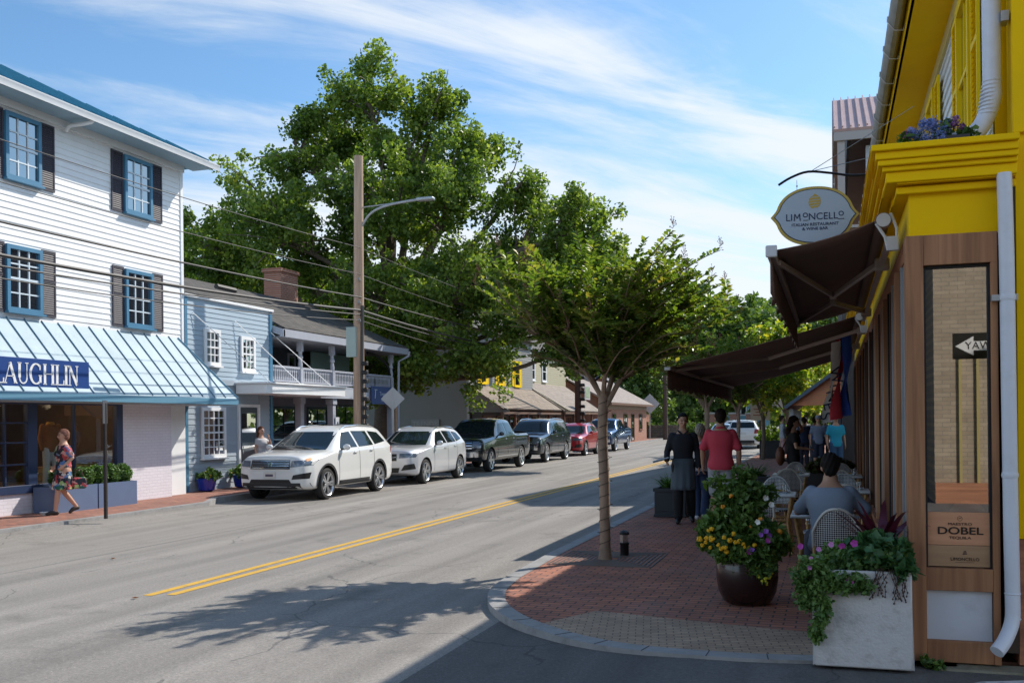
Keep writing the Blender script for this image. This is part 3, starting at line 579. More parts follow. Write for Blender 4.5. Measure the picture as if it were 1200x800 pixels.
def leafcloud(name, centers, per, rad, size, m, parent=None, jit=.35, seed=1, up=.0, flat=1.0, elong=1.6, fold=.25):
    """many folded leaves (6 verts, 2 quads) scattered round centres"""
    rg = np.random.RandomState(seed); C = np.asarray(centers, float)
    n = len(C)*per; c = np.repeat(C, per, 0)
    d = rg.normal(size=(n,3)); d /= np.linalg.norm(d, axis=1)[:,None]; rr = rad if np.isscalar(rad) else np.repeat(np.asarray(rad), per)[:,None]
    pos = c+d*rr*(rg.rand(n,1)**.45)*np.array([1,1,flat])
    ax = rg.normal(size=(n,3)); ax[:,2] -= up; ax /= np.linalg.norm(ax, axis=1)[:,None]
    t = rg.normal(size=(n,3)); t[:,2] += .9; sd_ = np.cross(ax, t); sd_ /= np.linalg.norm(sd_, axis=1)[:,None]+1e-9; nn = np.cross(sd_, ax)
    s = size*(1-jit+2*jit*rg.rand(n,1)); L = s*elong/2; Wd = s/2
    a = pos-ax*L; b_ = pos+ax*L; q1 = pos-ax*L*.3+sd_*Wd+nn*s*fold; q2 = pos-ax*L*.3-sd_*Wd+nn*s*fold
    V = np.stack([a, q1, b_, q2], 1).reshape(-1,3)
    idx = np.arange(n)*4; F = np.stack([idx, idx+1, idx+2, idx, idx+2, idx+3], 1).reshape(-1)
    me = bpy.data.meshes.new(name); me.vertices.add(n*4); me.vertices.foreach_set('co', V.reshape(-1)); me.loops.add(n*6); me.loops.foreach_set('vertex_index', F)
    me.polygons.add(n*2); me.polygons.foreach_set('loop_start', np.arange(n*2)*3); me.polygons.foreach_set('loop_total', np.full(n*2, 3)); me.materials.append(m); me.update(); me.validate()
    return link(name, me, parent)
BOXL = leafmat('boxwood_leaf', [(.05,.11,.025),(.09,.18,.045),(.14,.26,.07)], .5, .2, 5)
bushlab = ['clipped round boxwood beside the walking woman in the blue planter', 'clipped round boxwood third from the lavender brick wall', 'clipped round boxwood right behind the dark sign post', 'clipped round boxwood at the brick end of the blue planter', 'clipped round boxwood hidden partly by the floral dress']
for i, y in enumerate((16.6, 17.0, 17.4, 17.76, 15.95)):
    t = T('boxwood_shrub', bushlab[i], 'shrub', (-14.5,y,.126+.44), group='clipped boxwood balls in the blue planters')
    rr = np.random.RandomState(i); c = []
    for q in range(220):
        d = rr.normal(size=3); d /= np.linalg.norm(d); c.append(d*.19*(.8+.2*rr.rand())+np.array([0,0,.22]))
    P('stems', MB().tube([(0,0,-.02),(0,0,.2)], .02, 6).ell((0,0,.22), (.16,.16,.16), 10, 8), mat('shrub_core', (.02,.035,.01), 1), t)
    leafcloud('foliage', c, 9, .05, .035, BOXL, t, seed=i)
# ------------------------------------------------------------ blue clapboard building
b = T('blue_building', 'small blue clapboard building with flat parapet between the white shop and the porch house', 'building')
m = MB(); siding(m, 'X', FX+.01, 1, 21.04, 25.0, 2.95, 5.0, .125); P('upper_siding', m, BLUESIDE, b, ang=20)
P('wall', MB().box((-17.6, 21.02, .1), (FX+.008, 25.05, 5.0)), BLUESIDE, b)
m = MB(); siding(m, 'X', FX+.01, 1, 21.1, 23.3, .13, 2.9, .14); P('lower_siding', m, GREYSIDE, b, ang=20)
m = MB(); siding(m, 'X', FX+.01, 1, 24.4, 25.0, .13, 2.9, .14); P('lower_siding', m, GREYSIDE, b, ang=20)
P('corner_board', MB().box((FX, 21.03, .1), (FX+.05, 21.13, 5.0)).box((FX, 24.95, .1), (FX+.055, 25.08, 5.0)), BLUETRIM, b)
P('parapet_cap', MB().box((FX-.1, 21.0, 5.0), (FX+.09, 25.12, 5.07)), WHITE, b, bevel=.01)
P('belt_course', MB().box((FX, 21.1, 2.84), (FX+.06, 25.0, 2.98)), mat('belt_grey', (.36,.42,.48), .5), b)
for (y0,y1,z0,z1,c,r_) in ((21.82,22.52,3.33,4.27,3,4),(23.47,24.17,3.24,4.2,3,4),(21.66,22.72,.95,2.25,4,6)):
    window(b, FX+.03, y0, y1, z0, z1, c, r_, WHITE, WHITE, fw=.09, depth=.05)
d = MB(); d.box((FX+.01, 23.32, .1), (FX+.07, 23.4, 2.35)); d.box((FX+.01, 24.3, .1), (FX+.07, 24.38, 2.35)); d.box((FX+.01, 23.4, 2.27), (FX+.07, 24.3, 2.35))
dr = P('shop_door', d, WHITE, b); P('door_leaf', MB().box((FX+.012, 23.42, .14), (FX+.03, 24.28, 2.25)), mat('dark_slate_door', (.05,.07,.09), .5), dr); P('pane', MB().box((FX+.03, 23.52, .8), (FX+.036, 24.18, 2.1)), WGLASS, dr); P('handle', MB().tube([(FX+.08,23.5,1.0),(FX+.08,23.5,1.25)], .012, 6), STEEL, dr)
# canopy with rods
c = MB(); c.box((FX+.06, 23.2, 2.62), (-14.3, 27.7, 2.88)); cn = P('entry_canopy', c, WHITE, b, bevel=.01)
P('moulding', MB().box((FX+.06, 23.15, 2.88), (-14.25, 27.75, 2.93)), WHITE, cn, bevel=.01)
rd = MB()
for (ya, za, yb) in ((21.35,4.62,23.5),(23.2,4.58,25.1),(25.0,4.42,26.9)): rd.tube([(FX+.05,ya,za),(-14.35,yb,2.92)], .011, 6)
P('rod', rd, WHITE, cn)
FLW = leafmat('potted_leaf', [(.03,.07,.015),(.07,.14,.03),(.12,.22,.05)], .5, .3, 4)
def blob_pts(n, r, seed, c=(0,0,0), sq=1.0):
    rr = np.random.RandomState(seed); d = rr.normal(size=(n,3)); d /= np.linalg.norm(d, axis=1)[:,None]; d[:,2] = np.abs(d[:,2]); return d*r*(rr.rand(n,1)**.4)*np.array([1,1,sq])+np.array(c)
for i, (y, l_) in enumerate(((21.5, 'blue pot of flowers by the white barred window of the blue building'), (22.95, 'blue pot of flowers by the door of the blue building'))):
    t = T('flower_pot', l_, 'flower pot', (-15.0+.1*i,y,.126), group='cobalt blue pots on the far pavement')
    P('pot', MB().lathe([(.12,0),(.2,.04),(.25,.3),(.27,.33),(.24,.34),(.22,.3),(0,.28)], (0,0,0), 20), mat('cobalt_glaze', (.01,.03,.32), .2, coat=.5), t)
    leafcloud('foliage', blob_pts(40, .34, i, (0,0,.32), .7), 9, .08, .07, FLW, t, seed=i)
    leafcloud('blossoms', blob_pts(14, .36, i+9, (0,0,.36), .75), 2, .03, .04, mat('yellow_petal', (.7,.45,.03), .6), t, seed=i, elong=1)
# ------------------------------------------------------------ porch building
b = T('porch_building', 'two storey house with white balcony posts and grey shingle roof behind the utility pole', 'building')
PW = mat('porch_white', (.38,.40,.46), .55, var=.06)
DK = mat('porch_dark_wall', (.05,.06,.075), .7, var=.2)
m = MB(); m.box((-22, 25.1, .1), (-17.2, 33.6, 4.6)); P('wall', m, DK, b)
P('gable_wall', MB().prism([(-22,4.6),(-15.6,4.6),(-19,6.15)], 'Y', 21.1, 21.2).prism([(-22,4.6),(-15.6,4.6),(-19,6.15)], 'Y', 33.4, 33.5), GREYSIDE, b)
rr_ = MB(); 
for (xa, za, xb, zb) in ((-14.9,4.56,-19,6.35), (-19,6.35,-23,4.6)): rr_.add([(xa,21.05 if xb < -20 else 21.05,za),(xa,33.9,za),(xb,33.9,zb),(xb,21.05,zb),(xa,21.05,za-.08),(xa,33.9,za-.08),(xb,33.9,zb-.08),(xb,21.05,zb-.08)], [(0,1,2,3),(7,6,5,4),(0,4,5,1),(2,6,7,3),(1,5,6,2),(0,3,7,4)])
# the part of the roof over the blue building stops behind its parapet
rr_ = MB(); rr_.add([(-16.6,21.05,5.4),(-16.6,25.2,5.4),(-14.9,25.2,4.56),(-14.9,33.9,4.56),(-19,33.9,6.35),(-19,21.05,6.35),(-23,21.05,4.6),(-23,33.9,4.6)], [(0,1,5),(1,2,3,4,5),(5,4,7,6)])
so_ = P('roof', rr_, SHINGLE, b, smooth=False); sf_ = so_.modifiers.new('thick', 'SOLIDIFY'); sf_.thickness = .07; sf_.offset = -1
P('fascia', MB().box((-15.02,25.1,4.3),(-14.9,33.95,4.52)).add([(-14.9,25.12,4.3),(-14.9,25.12,4.5),(-16.9,25.12,5.2),(-16.9,25.12,5.0),(-14.9,25.2,4.3),(-14.9,25.2,4.5),(-16.9,25.2,5.2),(-16.9,25.2,5.0)],[(0,1,2,3),(7,6,5,4),(0,4,5,1),(1,5,6,2),(2,6,7,3),(3,7,4,0)]), PW, b)
P('downspout', MB().tube([(-14.85,33.9,4.42),(-14.9,33.9,4.25),(-15.15,33.6,4.05),(-15.2,33.55,.2)], .045, 8), PW, b)
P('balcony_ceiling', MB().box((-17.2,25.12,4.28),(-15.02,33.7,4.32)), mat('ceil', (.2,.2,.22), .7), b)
dk = P('balcony_floor', MB().box((-17.2,25.1,2.62),(-15.2,33.6,2.98)), PW, b)
P('fascia_band', MB().box((-15.2,25.1,2.6),(-15.14,33.6,2.96)), mat('band_pale', (.46,.49,.55), .5), b)
prof = [(.055,0),(.055,.15),(.075,.2),(.05,.26),(.065,.5),(.075,.62),(.05,.75),(.085,.8),(.085,.86),(.055,.9),(.07,1.05),(.085,1.12),(.085,1.35)]
for y in (26.7,28.72,30.75,33.2):
    m = MB(); m.box((-15.36,y-.075,2.98),(-15.21,y+.075,3.45)); m.lathe([(r,z) for r,z in prof[1:]], (-15.285,y,2.98+.0), 12); m.box((-15.36,y-.075,3.98),(-15.21,y+.075,4.3)); P('balcony_post', m, PW, b)
    m = MB(); m.box((-15.42,y-.1,.1),(-15.22,y+.1,2.62)); m.box((-15.46,y-.14,2.4),(-15.19,y+.14,2.6)); P('porch_column', m, PW, b, bevel=.01)
for (ya, yb) in ((25.1,26.62),(26.78,28.64),(28.8,30.67),(30.83,33.12)):
    m = MB(); m.box((-15.33,ya,3.44),(-15.24,yb,3.5)); m.box((-15.31,ya,3.03),(-15.26,yb,3.08)); n_ = int((yb-ya)/.105)
    for i in range(n_):
        yy = ya+(i+.5)*(yb-ya)/n_; m.box((-15.295,yy-.03,3.08),(-15.275,yy+.03,3.18)); m.box((-15.295,yy-.018,3.18),(-15.275,yy+.018,3.34)); m.box((-15.295,yy-.034,3.34),(-15.275,yy+.034,3.44))
    P('balustrade', m, PW, b, smooth=False)
for y0 in (25.6,27.3,29.2,31.2): window(b, -17.2, y0, y0+.9, 3.05, 4.15, 2, 2, PW, PW, fw=.06)
P('mint_screen', MB().box((-16.9,30.2,3.0),(-16.86,33.0,4.25)), mat('mint', (.25,.38,.34), .6), b)
a_ = MB(); n_ = 14
for i in range(n_):
    t0 = math.pi/2*i/n_; t1 = math.pi/2*(i+1)/n_; a_.bar((-15.3,31.3+1.85*math.sin(t0),3.5+.72*math.cos(t0)),(-15.3,31.3+1.85*math.sin(t1),3.5+.72*math.cos(t1)),.05,.1)
P('curved_brace', a_, DARK, b)
# ground floor shopfronts set back under the porch
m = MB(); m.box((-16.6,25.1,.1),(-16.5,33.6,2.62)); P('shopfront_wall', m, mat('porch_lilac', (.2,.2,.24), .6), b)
for (ya,yb,z0,z1) in ((25.5,26.5,.2,2.3),(26.95,28.5,.6,2.35),(29.2,30.6,.6,2.35),(30.9,33.0,.5,2.45)): window(b, -16.5, ya, yb, z0, z1, 2, 3, mat('dark_teal_frame', (.03,.06,.08), .5), DARK, fw=.08, sill=False, name='shop_window')
P('porch_brick_floor', MB().box((-16.5,25.1,.1),(-15.2,33.6,.14)), PAVL, b)
P('chimney', MB().box((-19.6,31.7,5.8),(-18.9,32.9,7.45)).box((-19.66,31.64,7.3),(-18.84,32.96,7.42)), REDBRICK, b)
t = T('hanging_sign', 'navy hanging sign with pale script under the porch balcony', 'sign', (-15.05,31.2,2.45))
P('board', MB().box((-.03,-.1,0),(.0,1.75,.62)), SIGNNAVY, t, bevel=.005)
m = MB(); SW = mat('sign_pale', (.55,.62,.7), .5)
m.tube([(.012,.15,.2),(.012,.2,.48),(.012,.12,.5),(.012,.32,.5)], .014, 5)
text('lettering', 'Treasures', .2, SW, t, face((.004,.95,.36), 'X')); text('lettering', '& Elan', .17, SW, t, face((.004,.9,.16), 'X'))
P('initial', m, SW, t)
P('bracket', MB().tube([(-.015,.2,.6),(-.015,.2,.9)], .01, 5).tube([(-.015,1.5,.6),(-.015,1.5,.9)], .01, 5), BLACKMET, t)
t = T('small_sign', 'small posted notice on the white column under the balcony', 'sign', (-15.2,28.85,.9)); P('board', MB().box((0,-.12,0),(.02,.12,1.1)), mat('notice', (.6,.62,.65), .5), t); P('print', MB().box((.02,-.04,.1),(.023,.04,.95)), mat('inkblue', (.05,.08,.2), .6), t)
# ------------------------------------------------------------ grey building, cedar porch roofs
GB = mat('grey_stucco_boards', (.25,.245,.235), .7, var=.06, vscale=1)
def porchhouse(name, label, ya, yb, fx, xe, ztop, zt, ze, wm, cedar, wins, groupcols):
    b = T(name, label, 'building')
    m = MB(); m.box((fx-6, ya, .1), (fx, yb, ztop)); P('wall', m, wm, b)
    m = MB(); siding(m, 'Y', ya, -1, fx-6, fx, .13, ztop, .16); P('siding', m, wm, b, ang=20)
    m = MB(); siding(m, 'X', fx, 1, ya, yb, zt, ztop, .14); P('siding', m, wm, b, ang=20)
    P('corner_board', MB().box((fx-.1, ya-.04, .1), (fx+.03, ya+.0, ztop)), mat('grey_trim', (.42,.42,.41), .6), b)
    P('gable_wall', MB().prism([(fx, ze), (xe+.25, ze), (fx, zt)], 'Y', ya+.02, ya+.12), wm, b)
    m = MB(); siding(m, 'Y', ya+.02, -1, fx, xe+.3, ze-.1, ze+.02, .12); P('siding', m, wm, b)
    r = MB(); r.add([(fx,ya-.2,zt+.05),(xe,ya-.2,ze),(xe,yb,ze),(fx,yb,zt+.05)], [(0,1,2,3)]); ro = P('porch_roof', r, cedar, b, smooth=False); q = ro.modifiers.new('t', 'SOLIDIFY'); q.thickness = .09; q.offset = -1
    P('main_roof', MB().prism([(fx+.4,ztop),(fx-6.4,ztop),(fx-3,ztop+2.2)], 'Y', ya-.3, yb), SHINGLE, b)
    P('roof_edge', MB().box((xe-.06, ya-.2, ze-.2), (xe+.03, yb, ze-.09)), mat('brown_fascia', (.16,.09,.06), .6), b)
    sw_ = P('storefront', MB().box((fx+.1, ya+.1, .1), (fx+.6, yb, ze)), mat('dark_store', (.05,.045,.045), .5), b)
    n = int((yb-ya)/2.1)
    for i in range(n):
        y0 = ya+.3+i*(yb-ya-.4)/n; window(b, fx+.6, y0, y0+1.5, .7, 2.1, 2, 1, mat('brown_frame', (.17,.08,.05), .5), DARK, fw=.09, sill=False, name='shop_window', sashbar=False)
    for i in range(n): P('porch_post', MB().box((xe-.2, ya+.1+i*(yb-ya-.4)/n, .1), (xe-.08, ya+.22+i*(yb-ya-.4)/n, ze-.1)), mat('brown_frame', (.17,.08,.05), .5), b)
    for (y0,y1,z0,z1,fm,sh) in wins:
        window(b, fx+.02, y0, y1, z0, z1, 1, 2, fm, fm, fw=.1)
        if sh: shutter(b, fx+.01, y0-.42, y0-.03, z0, z1, SHUTY); shutter(b, fx+.01, y1+.03, y1+.42, z0, z1, SHUTY)
    return b
bb = porchhouse('grey_house', 'grey clapboard house with yellow trimmed windows above a cedar porch roof', 46, 57, -17.0, -15.2, 6.4, 3.5, 2.36, GB, CEDAR, [(47.6,48.5,3.75,5.2,SHUTY,1),(50.4,51.3,3.75,5.2,SHUTY,1),(53.3,54.3,3.75,5.2,SHUTY,1)], 0)
t = T('wall_lettering', 'faded pale lettering board on the grey side wall behind the tree', 'sign', (-19.3,45.95,1.45)); P('board', MB().box((-.75,-.04,0),(.75,-.015,.5)), mat('faded_board', (.30,.30,.30), .7), t); text('lettering', 'TRENDY', .36, mat('faded_white', (.42,.42,.42), .7), t, face((0,-.045,.25), '-Y'))
bb = porchhouse('pale_house', 'pale house with tan upper wall above a long grey cedar porch roof', 57.05, 67, -17.6, -15.0, 6.2, 4.1, 2.4, mat('tan_siding', (.40,.36,.24), .6, var=.06), brick('grey_cedar_shakes', (.30,.25,.21), (.22,.18,.155), (.08,.07,.06), .18, .18, .008, 'YX', bump=.7, var=.25), [(58.3,59.4,4.3,5.6,WHITE,0),(61,62,4.3,5.6,WHITE,0)], 0)
t = T('picture_sign', 'small framed picture sign hanging above the cedar porch roof', 'sign', (-14.6,61,3.1)); P('frame', MB().box((-.03,-.7,0),(0,.7,.9)), mat('pale_frame', (.5,.45,.45), .6), t); P('picture', MB().box((0,-.58,.1),(.01,.58,.8)), mat('picture_green', (.25,.3,.2), .6, var=.5, vscale=2), t)
# brick shop
b = T('brick_shop', 'low red brick shop with a grey gabled roof beyond the blue pickup', 'building')
P('wall', MB().box((-21,68,.1),(-15.0,84,3.1)), REDBRICK, b); P('end_wall', MB().box((-21,67.96,.1),(-15.02,67.99,3.1)).prism([(-21,3.1),(-15.0,3.1),(-18,4.7)],'Y',67.96,68.1), REDBRICKX, b)
r = MB(); r.add([(-14.5,67.4,3.05),(-14.5,84.6,3.05),(-18,84.6,4.95),(-18,67.4,4.95),(-21.5,84.6,3.05),(-21.5,67.4,3.05)], [(0,1,2,3),(2,4,5,3)]); ro = P('roof', r, brick('tan_shingles', (.30,.25,.22), (.24,.2,.18), (.12,.1,.09), .3, .15, .006, 'YX', bump=.5, var=.2), b, smooth=False); q = ro.modifiers.new('t', 'SOLIDIFY'); q.thickness = .1
P('gutter', MB().box((-14.55,67.4,2.88),(-14.42,84.6,3.02)), mat('brown_fascia', (.16,.09,.06), .6), b)
P('frieze', MB().box((-15,68,2.6),(-14.96,84,2.9)), mat('tan_band', (.32,.24,.18), .7), b)
for y0 in (70,74.2,80.5): window(b, -15.0, y0, y0+1.4, 1.0, 2.3, 2, 2, mat('brown_frame', (.17,.08,.05), .5), DARK)
window(b, -15.0, 77.2, 78.4, .15, 2.3, 1, 2, mat('brown_frame', (.17,.08,.05), .5), DARK, sill=False, name='door')
P('chimney', MB().box((-18.3,74,4.3),(-17.6,74.7,5.9)).box((-18.3,76,4.3),(-17.7,76.6,5.7)), mat('grey_stack', (.25,.23,.22), .8), b)
b = T('barn_gable_house', 'small house with dark blue roof behind the brick shop', 'house'); P('wall', MB().box((-24,92,0),(-17.5,100,3.2)).prism([(-24,3.2),(-17.5,3.2),(-20.7,5.9)],'Y',92,92.2), REDBRICKX, b); P('roof', MB().prism([(-17.2,3.1),(-20.75,6.2),(-24.3,3.1),(-20.75,5.95)],'Y',91.6,100.5), mat('dark_blue_roof', (.03,.04,.07), .6), b)
b = T('blue_far_house', 'pale blue house with red roof far up the street', 'house')
P('wall', MB().box((-14.5,140,0),(-8.6,150,6.2)), mat('far_blue', (.16,.36,.48), .6), b); P('roof', MB().prism([(-15,6.2),(-8.2,6.2),(-11.5,8.5)],'Y',139.5,150.5), mat('far_red', (.35,.05,.05), .6), b)
for x in (-13.8,-12,-10.2):
    w_ = P('window', MB().box((x,139.93,2.2),(x+.9,139.99,4.3)), WHITE, b); P('pane', MB().box((x+.15,139.9,2.4),(x+.75,139.93,4.1)), WGLASS, w_)
# ------------------------------------------------------------ yellow restaurant building (right)
YX = .5; GY = 7.52
b = T('yellow_restaurant', 'yellow corner building with brown timber glazing and a deep yellow cornice', 'building')
P('fascia_wall', MB().box((YX+.03, GY+.02, 3.08), (1.2, 7.9, 3.56)).box((YX+.03, 7.9, 3.08), (1.2, 25, 3.56)), YELLOW, b)
# cornice: stacked mouldings, front and street side
def cornice(steps):
    m = MB()
    for (z0, z1, pr) in steps:
        m.box((YX-pr-.025, GY-pr, z0), (1.205, GY+.4, z1)); m.box((YX-pr-.025, GY+.4, z0), (1.1, 25.2, z1))
    return m
P('cornice', cornice([(3.38,3.43,.03),(3.45,3.525,.10),(3.525,3.56,.125),(3.56,3.60,.155),(3.60,3.655,.17),(3.655,3.70,.20)]), YELLOW, b, bevel=.008)
P('soffit_board', MB().box((YX-.05, GY-.08, 3.442), (1.2, GY+.02, 3.449)), YELLOW, b)
# right hand wall: yellow, runs on to the right
P('front_wall', MB().box((1.205, GY, .98), (9, GY+.3, 8.2)).box((1.19, GY-.035, 3.74), (1.30, GY+.01, 8.2)), YELLOW, b, bevel=.004)
P('front_base', MB().box((1.205, GY+.01, .12), (9, GY+.3, .975)), CEDARH, b)
P('downspout_board', MB().box((1.12, GY+.0, .2), (1.2, GY+.06, 3.4)), mat('dark_timber', (.05,.03,.02), .6), b)
# upper storey, set back
m = MB(); siding(m, 'X', 1.12, -1, 7.85, 25, 3.75, 5.6, .115, .02); P('upper_siding', m, mat('upper_white_siding', (.72,.75,.78), .5, var=.05), b, ang=20)
P('upper_wall', MB().box((1.13, 7.84, 3.7), (8.9, 25, 5.6)), YELLOW, b); P('frieze', MB().box((1.08, 7.84, 5.42), (1.12, 25, 5.6)), mat('frieze_cream', (.6,.5,.2), .6), b)
P('soffit', MB().box((.72, GY-.3, 5.56), (1.13, 25.3, 5.6)), YELLOW, b)
P('fascia', MB().box((.715, GY-.3, 5.56), (.745, 25.3, 5.74)), YELLOW, b)
P('upper_wall', MB().box((1.205, 7.55, 5.6), (8.9, 25, 5.7)), YELLOW, b)
g = MB(); pr_ = [(0,0),(-.02,-.07),(-.06,-.11),(-.1,-.11),(-.135,-.07),(-.15,0),(-.14,0),(-.12,-.065),(-.095,-.095),(-.065,-.095),(-.03,-.06),(-.01,0)]
g.prism([(.715+u, 5.74+w) for u, w in pr_], 'Y', GY-.35, 25.3); gu = P('gutter', g, mat('weathered_gutter', (.30,.29,.28), .5, metal=.3, var=.25, vscale=4), b)
h_ = MB()
for i in range(22): h_ = MB().tube([(.735,8.0+i*.82,5.72),(.70,8.0+i*.82,5.6),(.62,8.0+i*.82,5.612),(.555,8.0+i*.82,5.70),(.56,8.0+i*.82,5.75)], .008, 5); P('gutter_strap', h_, mat('strap', (.5,.5,.49), .5, metal=.5), gu)
P('roof', MB().add([(.58,GY-.4,5.76),(.58,25.4,5.76),(5,25.4,7.9),(5,GY-.4,7.9)], [(0,1,2,3)]), SHINGLE, b, smooth=False).modifiers.new('t','SOLIDIFY').thickness = .06
for y0 in (8.55, 11.4, 14.3, 17.2):
    window(b, 1.10, y0, y0+.8, 3.95, 5.3, 2, 2, SHUTY, SHUTY, sgn=-1, fw=.08, depth=.06)
    shutter(b, 1.10, y0-.4, y0-.03, 3.95, 5.3, SHUTY, sgn=-1); shutter(b, 1.10, y0+.83, y0+1.2, 3.95, 5.3, SHUTY, sgn=-1)
# big downspout: comes down at the corner, through the cornice, to the step
WH = mat('white_downspout', (.66,.68,.74), .45, var=.04, stain=(.45,.45,.42), sscale=5, samt=.3)
dsx = 1.105
def pipe(pts, r): return MB().tube(smoothpts3(pts, 5), r, 14)
def smoothpts3(pts, k=4):
    r = []; pts = [Vector(p) for p in pts]
    for i in range(len(pts)-1):
        p0 = pts[max(i-1,0)]; p1 = pts[i]; p2 = pts[i+1]; p3 = pts[min(i+2,len(pts)-1)]
        for j in range(k):
            t = j/k; r.append(.5*((2*p1)+(-p0+p2)*t+(2*p0-5*p1+4*p2-p3)*t*t+(-p0+3*p1-3*p2+p3)*t**3))
    return r+[pts[-1]]
d1 = P('upper_downspout', pipe([(1.10,7.68,5.65),(1.09,7.68,4.9),(1.09,7.68,4.2),(1.085,7.68,4.02),(1.0,7.68,3.83),(.86,7.66,3.765),(.80,7.66,3.75)], .062), WH, b)
m = MB()
for q in range(9): a = q/8; m.lathe([(.064,-.006),(.067,0),(.064,.006)], (1.09-.004*q, 7.68, 4.16-.028*q), 14)
P('rib', m, WH, d1); P('clip', MB().box((1.14,7.6,4.55),(1.19,7.72,4.62)), GALV, d1)
d2 = P('lower_downspout', pipe([(1.125,7.44,3.46),(1.135,7.44,2.9),(1.14,7.44,2.0),(1.145,7.44,1.1),(1.15,7.44,.62),(1.145,7.43,.44),(1.09,7.36,.32),(1.03,7.30,.25)], .048), WH, b)
for z in (.62,.45): P('rib', MB().lathe([(.05,-.006),(.053,0),(.05,.006)], (1.15,7.44,z), 14), WH, d2)
for x_, z in ((1.137,2.62),(1.142,1.42)): P('rib', MB().lathe([(.05,-.02),(.055,0),(.05,.02)], (x_,7.44,z), 14), WH, d2)
P('clip', MB().box((1.04,7.42,2.6),(1.2,7.5,2.64)), GALV, d2)
# glazed bay facing the side street
fr = MB(); fr.box((YX, GY-.05, .12), (YX+.115, GY+.12, 3.08)); fr.box((YX+.115, GY-.045, 2.87), (1.085, GY+.1, 3.08)); fr.box((1.04, GY-.045, .12), (1.085, GY+.1, 2.87))
fr.box((YX+.115, GY-.04, .615), (1.04, GY+.1, .77)); fr.box((YX+.115, GY-.04, .12), (1.04, GY+.1, .27))
bf = P('bay_window', fr, CEDARW, b, bevel=.004)
P('kick_panel', MB().box((YX+.12, GY+.0, .27), (1.035, GY+.03, .615)), mat('white_panel', (.62,.65,.70), .5, var=.03, stain=(.25,.26,.27), sscale=3, samt=.35), bf)
BAYG = glass('reflective_bay_glass', (.6,.6,.6), .36)
P('pane', MB().quad((YX+.118, GY+.02, .775), (1.037, GY+.02, .775), (1.037, GY+.02, 2.868), (YX+.118, GY+.02, 2.868)), BAYG, bf, fix=False)
P('glass_bead', MB().box((YX+.118, GY-.01, .77), (YX+.13, GY+.03, 2.86)).box((1.025, GY-.01, .77), (1.037, GY+.03, 2.86)).box((YX+.13, GY-.01, 2.852), (1.025, GY+.03, 2.866)), DARK, bf)
# street side: header, timber mullions, folding glass
P('header_beam', MB().box((YX+.002, GY+.12, 2.93), (YX+.1, 25, 3.08)), CEDARY, b)
P('knee_wall', MB().box((YX+.02, GY+.12, .1), (YX+.1, 25, .62)), CEDARY, b, bevel=.004)
P('rail', MB().box((YX-.05, GY+.12, .62), (YX+.1, 25, .68)), CEDARY, b)
LTW = wood('light_timber', (.55,.29,.14), (.42,.20,.10), 'Z', 5, .55); DKW = wood('dark_brown_timber', (.13,.06,.035), (.08,.035,.02), 'Z', 5, .6)
y = 8.28; i = 0
while y < 24.8:
    big = i % 3 == 0; w = .16 if big else .075
    m = MB(); m.box((YX-(.03 if big else .0), y-w/2, .1), (YX+.09, y+w/2, 2.93)); P('mullion', m, (CEDARW, LTW, DKW, CEDARW, DKW)[i % 5], b, bevel=.004)
    P('door_gap', MB().box((YX-.012, y+w/2+.05, .68), (YX+.05, y+w/2+.11, 2.93)), (DARK, GALV, DARK)[i % 3], b)
    y += .62; i += 1
P('track', MB().box((YX+.01, GY+.3, .68), (YX+.03, GY+.36, 2.93)).box((YX-.005, GY+.42, .68), (YX+.015, GY+.45, 2.93)), GALV, b)
P('side_pane', MB().quad((YX+.06, GY+.13, .68),(YX+.06, 25, .68),(YX+.06, 25, 2.93),(YX+.06, GY+.13, 2.93)), glass('side_glass', (.4,.4,.42), .18), b, fix=False)
inn_ = MB(); inn_.box((4.5, 7.9, 0), (4.6, 25, 3.05)); inn_.box((YX+.1, 24.9, 0), (4.5, 25, 3.05)); inn_.box((YX+.12, 7.9, 3.0), (4.5, 24.9, 3.05)); inn_.box((1.2, 7.85, 0), (4.5, 7.9, 3.05))
P('interior_wall', inn_, mat('restaurant_interior', (.09,.06,.045), .8, var=.2), b); P('interior_floor', MB().box((YX+.1, 7.6, .05), (4.5, 24.9, .12)), mat('wood_floor', (.10,.05,.03), .4), b)
P('upper_fill', MB().box((1.2, 7.86, 3.05), (8.9, 25, 3.7)), YELLOW, b)
# poster board behind the bay glass
t = T('liquor_board', 'wooden advertising board standing against the corner glass', 'board', (.825, 7.535, .78))
CB = wood('board_wood', (.62,.31,.17), (.53,.25,.13), 'X', 4, .5)
P('board', MB().box((-.205, -.012, .148), (.205, .0, .375)), CB, t); P('lower_board', MB().box((-.20, -.010, 0), (.20, .0, .145)), wood('board_wood2', (.46,.28,.15), (.38,.22,.12), 'X', 4, .5), t)
INK = mat('ink_black', (.02,.012,.01), .5); TX = .012
text('lettering', 'DOBEL', .070, INK, t, face((TX,-.0135,.245), '-Y'), xs=1.35, bold=.0012); text('lettering', 'MAESTRO', .026, INK, t, face((TX,-.0135,.293), '-Y'), xs=1.35); text('lettering', 'TEQUILA', .026, INK, t, face((TX,-.0135,.198), '-Y'), xs=1.35)
m = MB()
for q in range(12): a0, a1 = R_(q*30), R_(q*30+30); m.bar((TX+.016*math.cos(a0),-.0128,.332+.016*math.sin(a0)),(TX+.016*math.cos(a1),-.0128,.332+.016*math.sin(a1)),.002)
m.bar((TX-.01,-.0128,.330),(TX+.008,-.0128,.337),.003)
P('emblem', m, INK, t)
text('lettering', 'LIMONCELLO', .030, INK, t, face((TX+.03,-.0115,.05), '-Y')); m = MB()
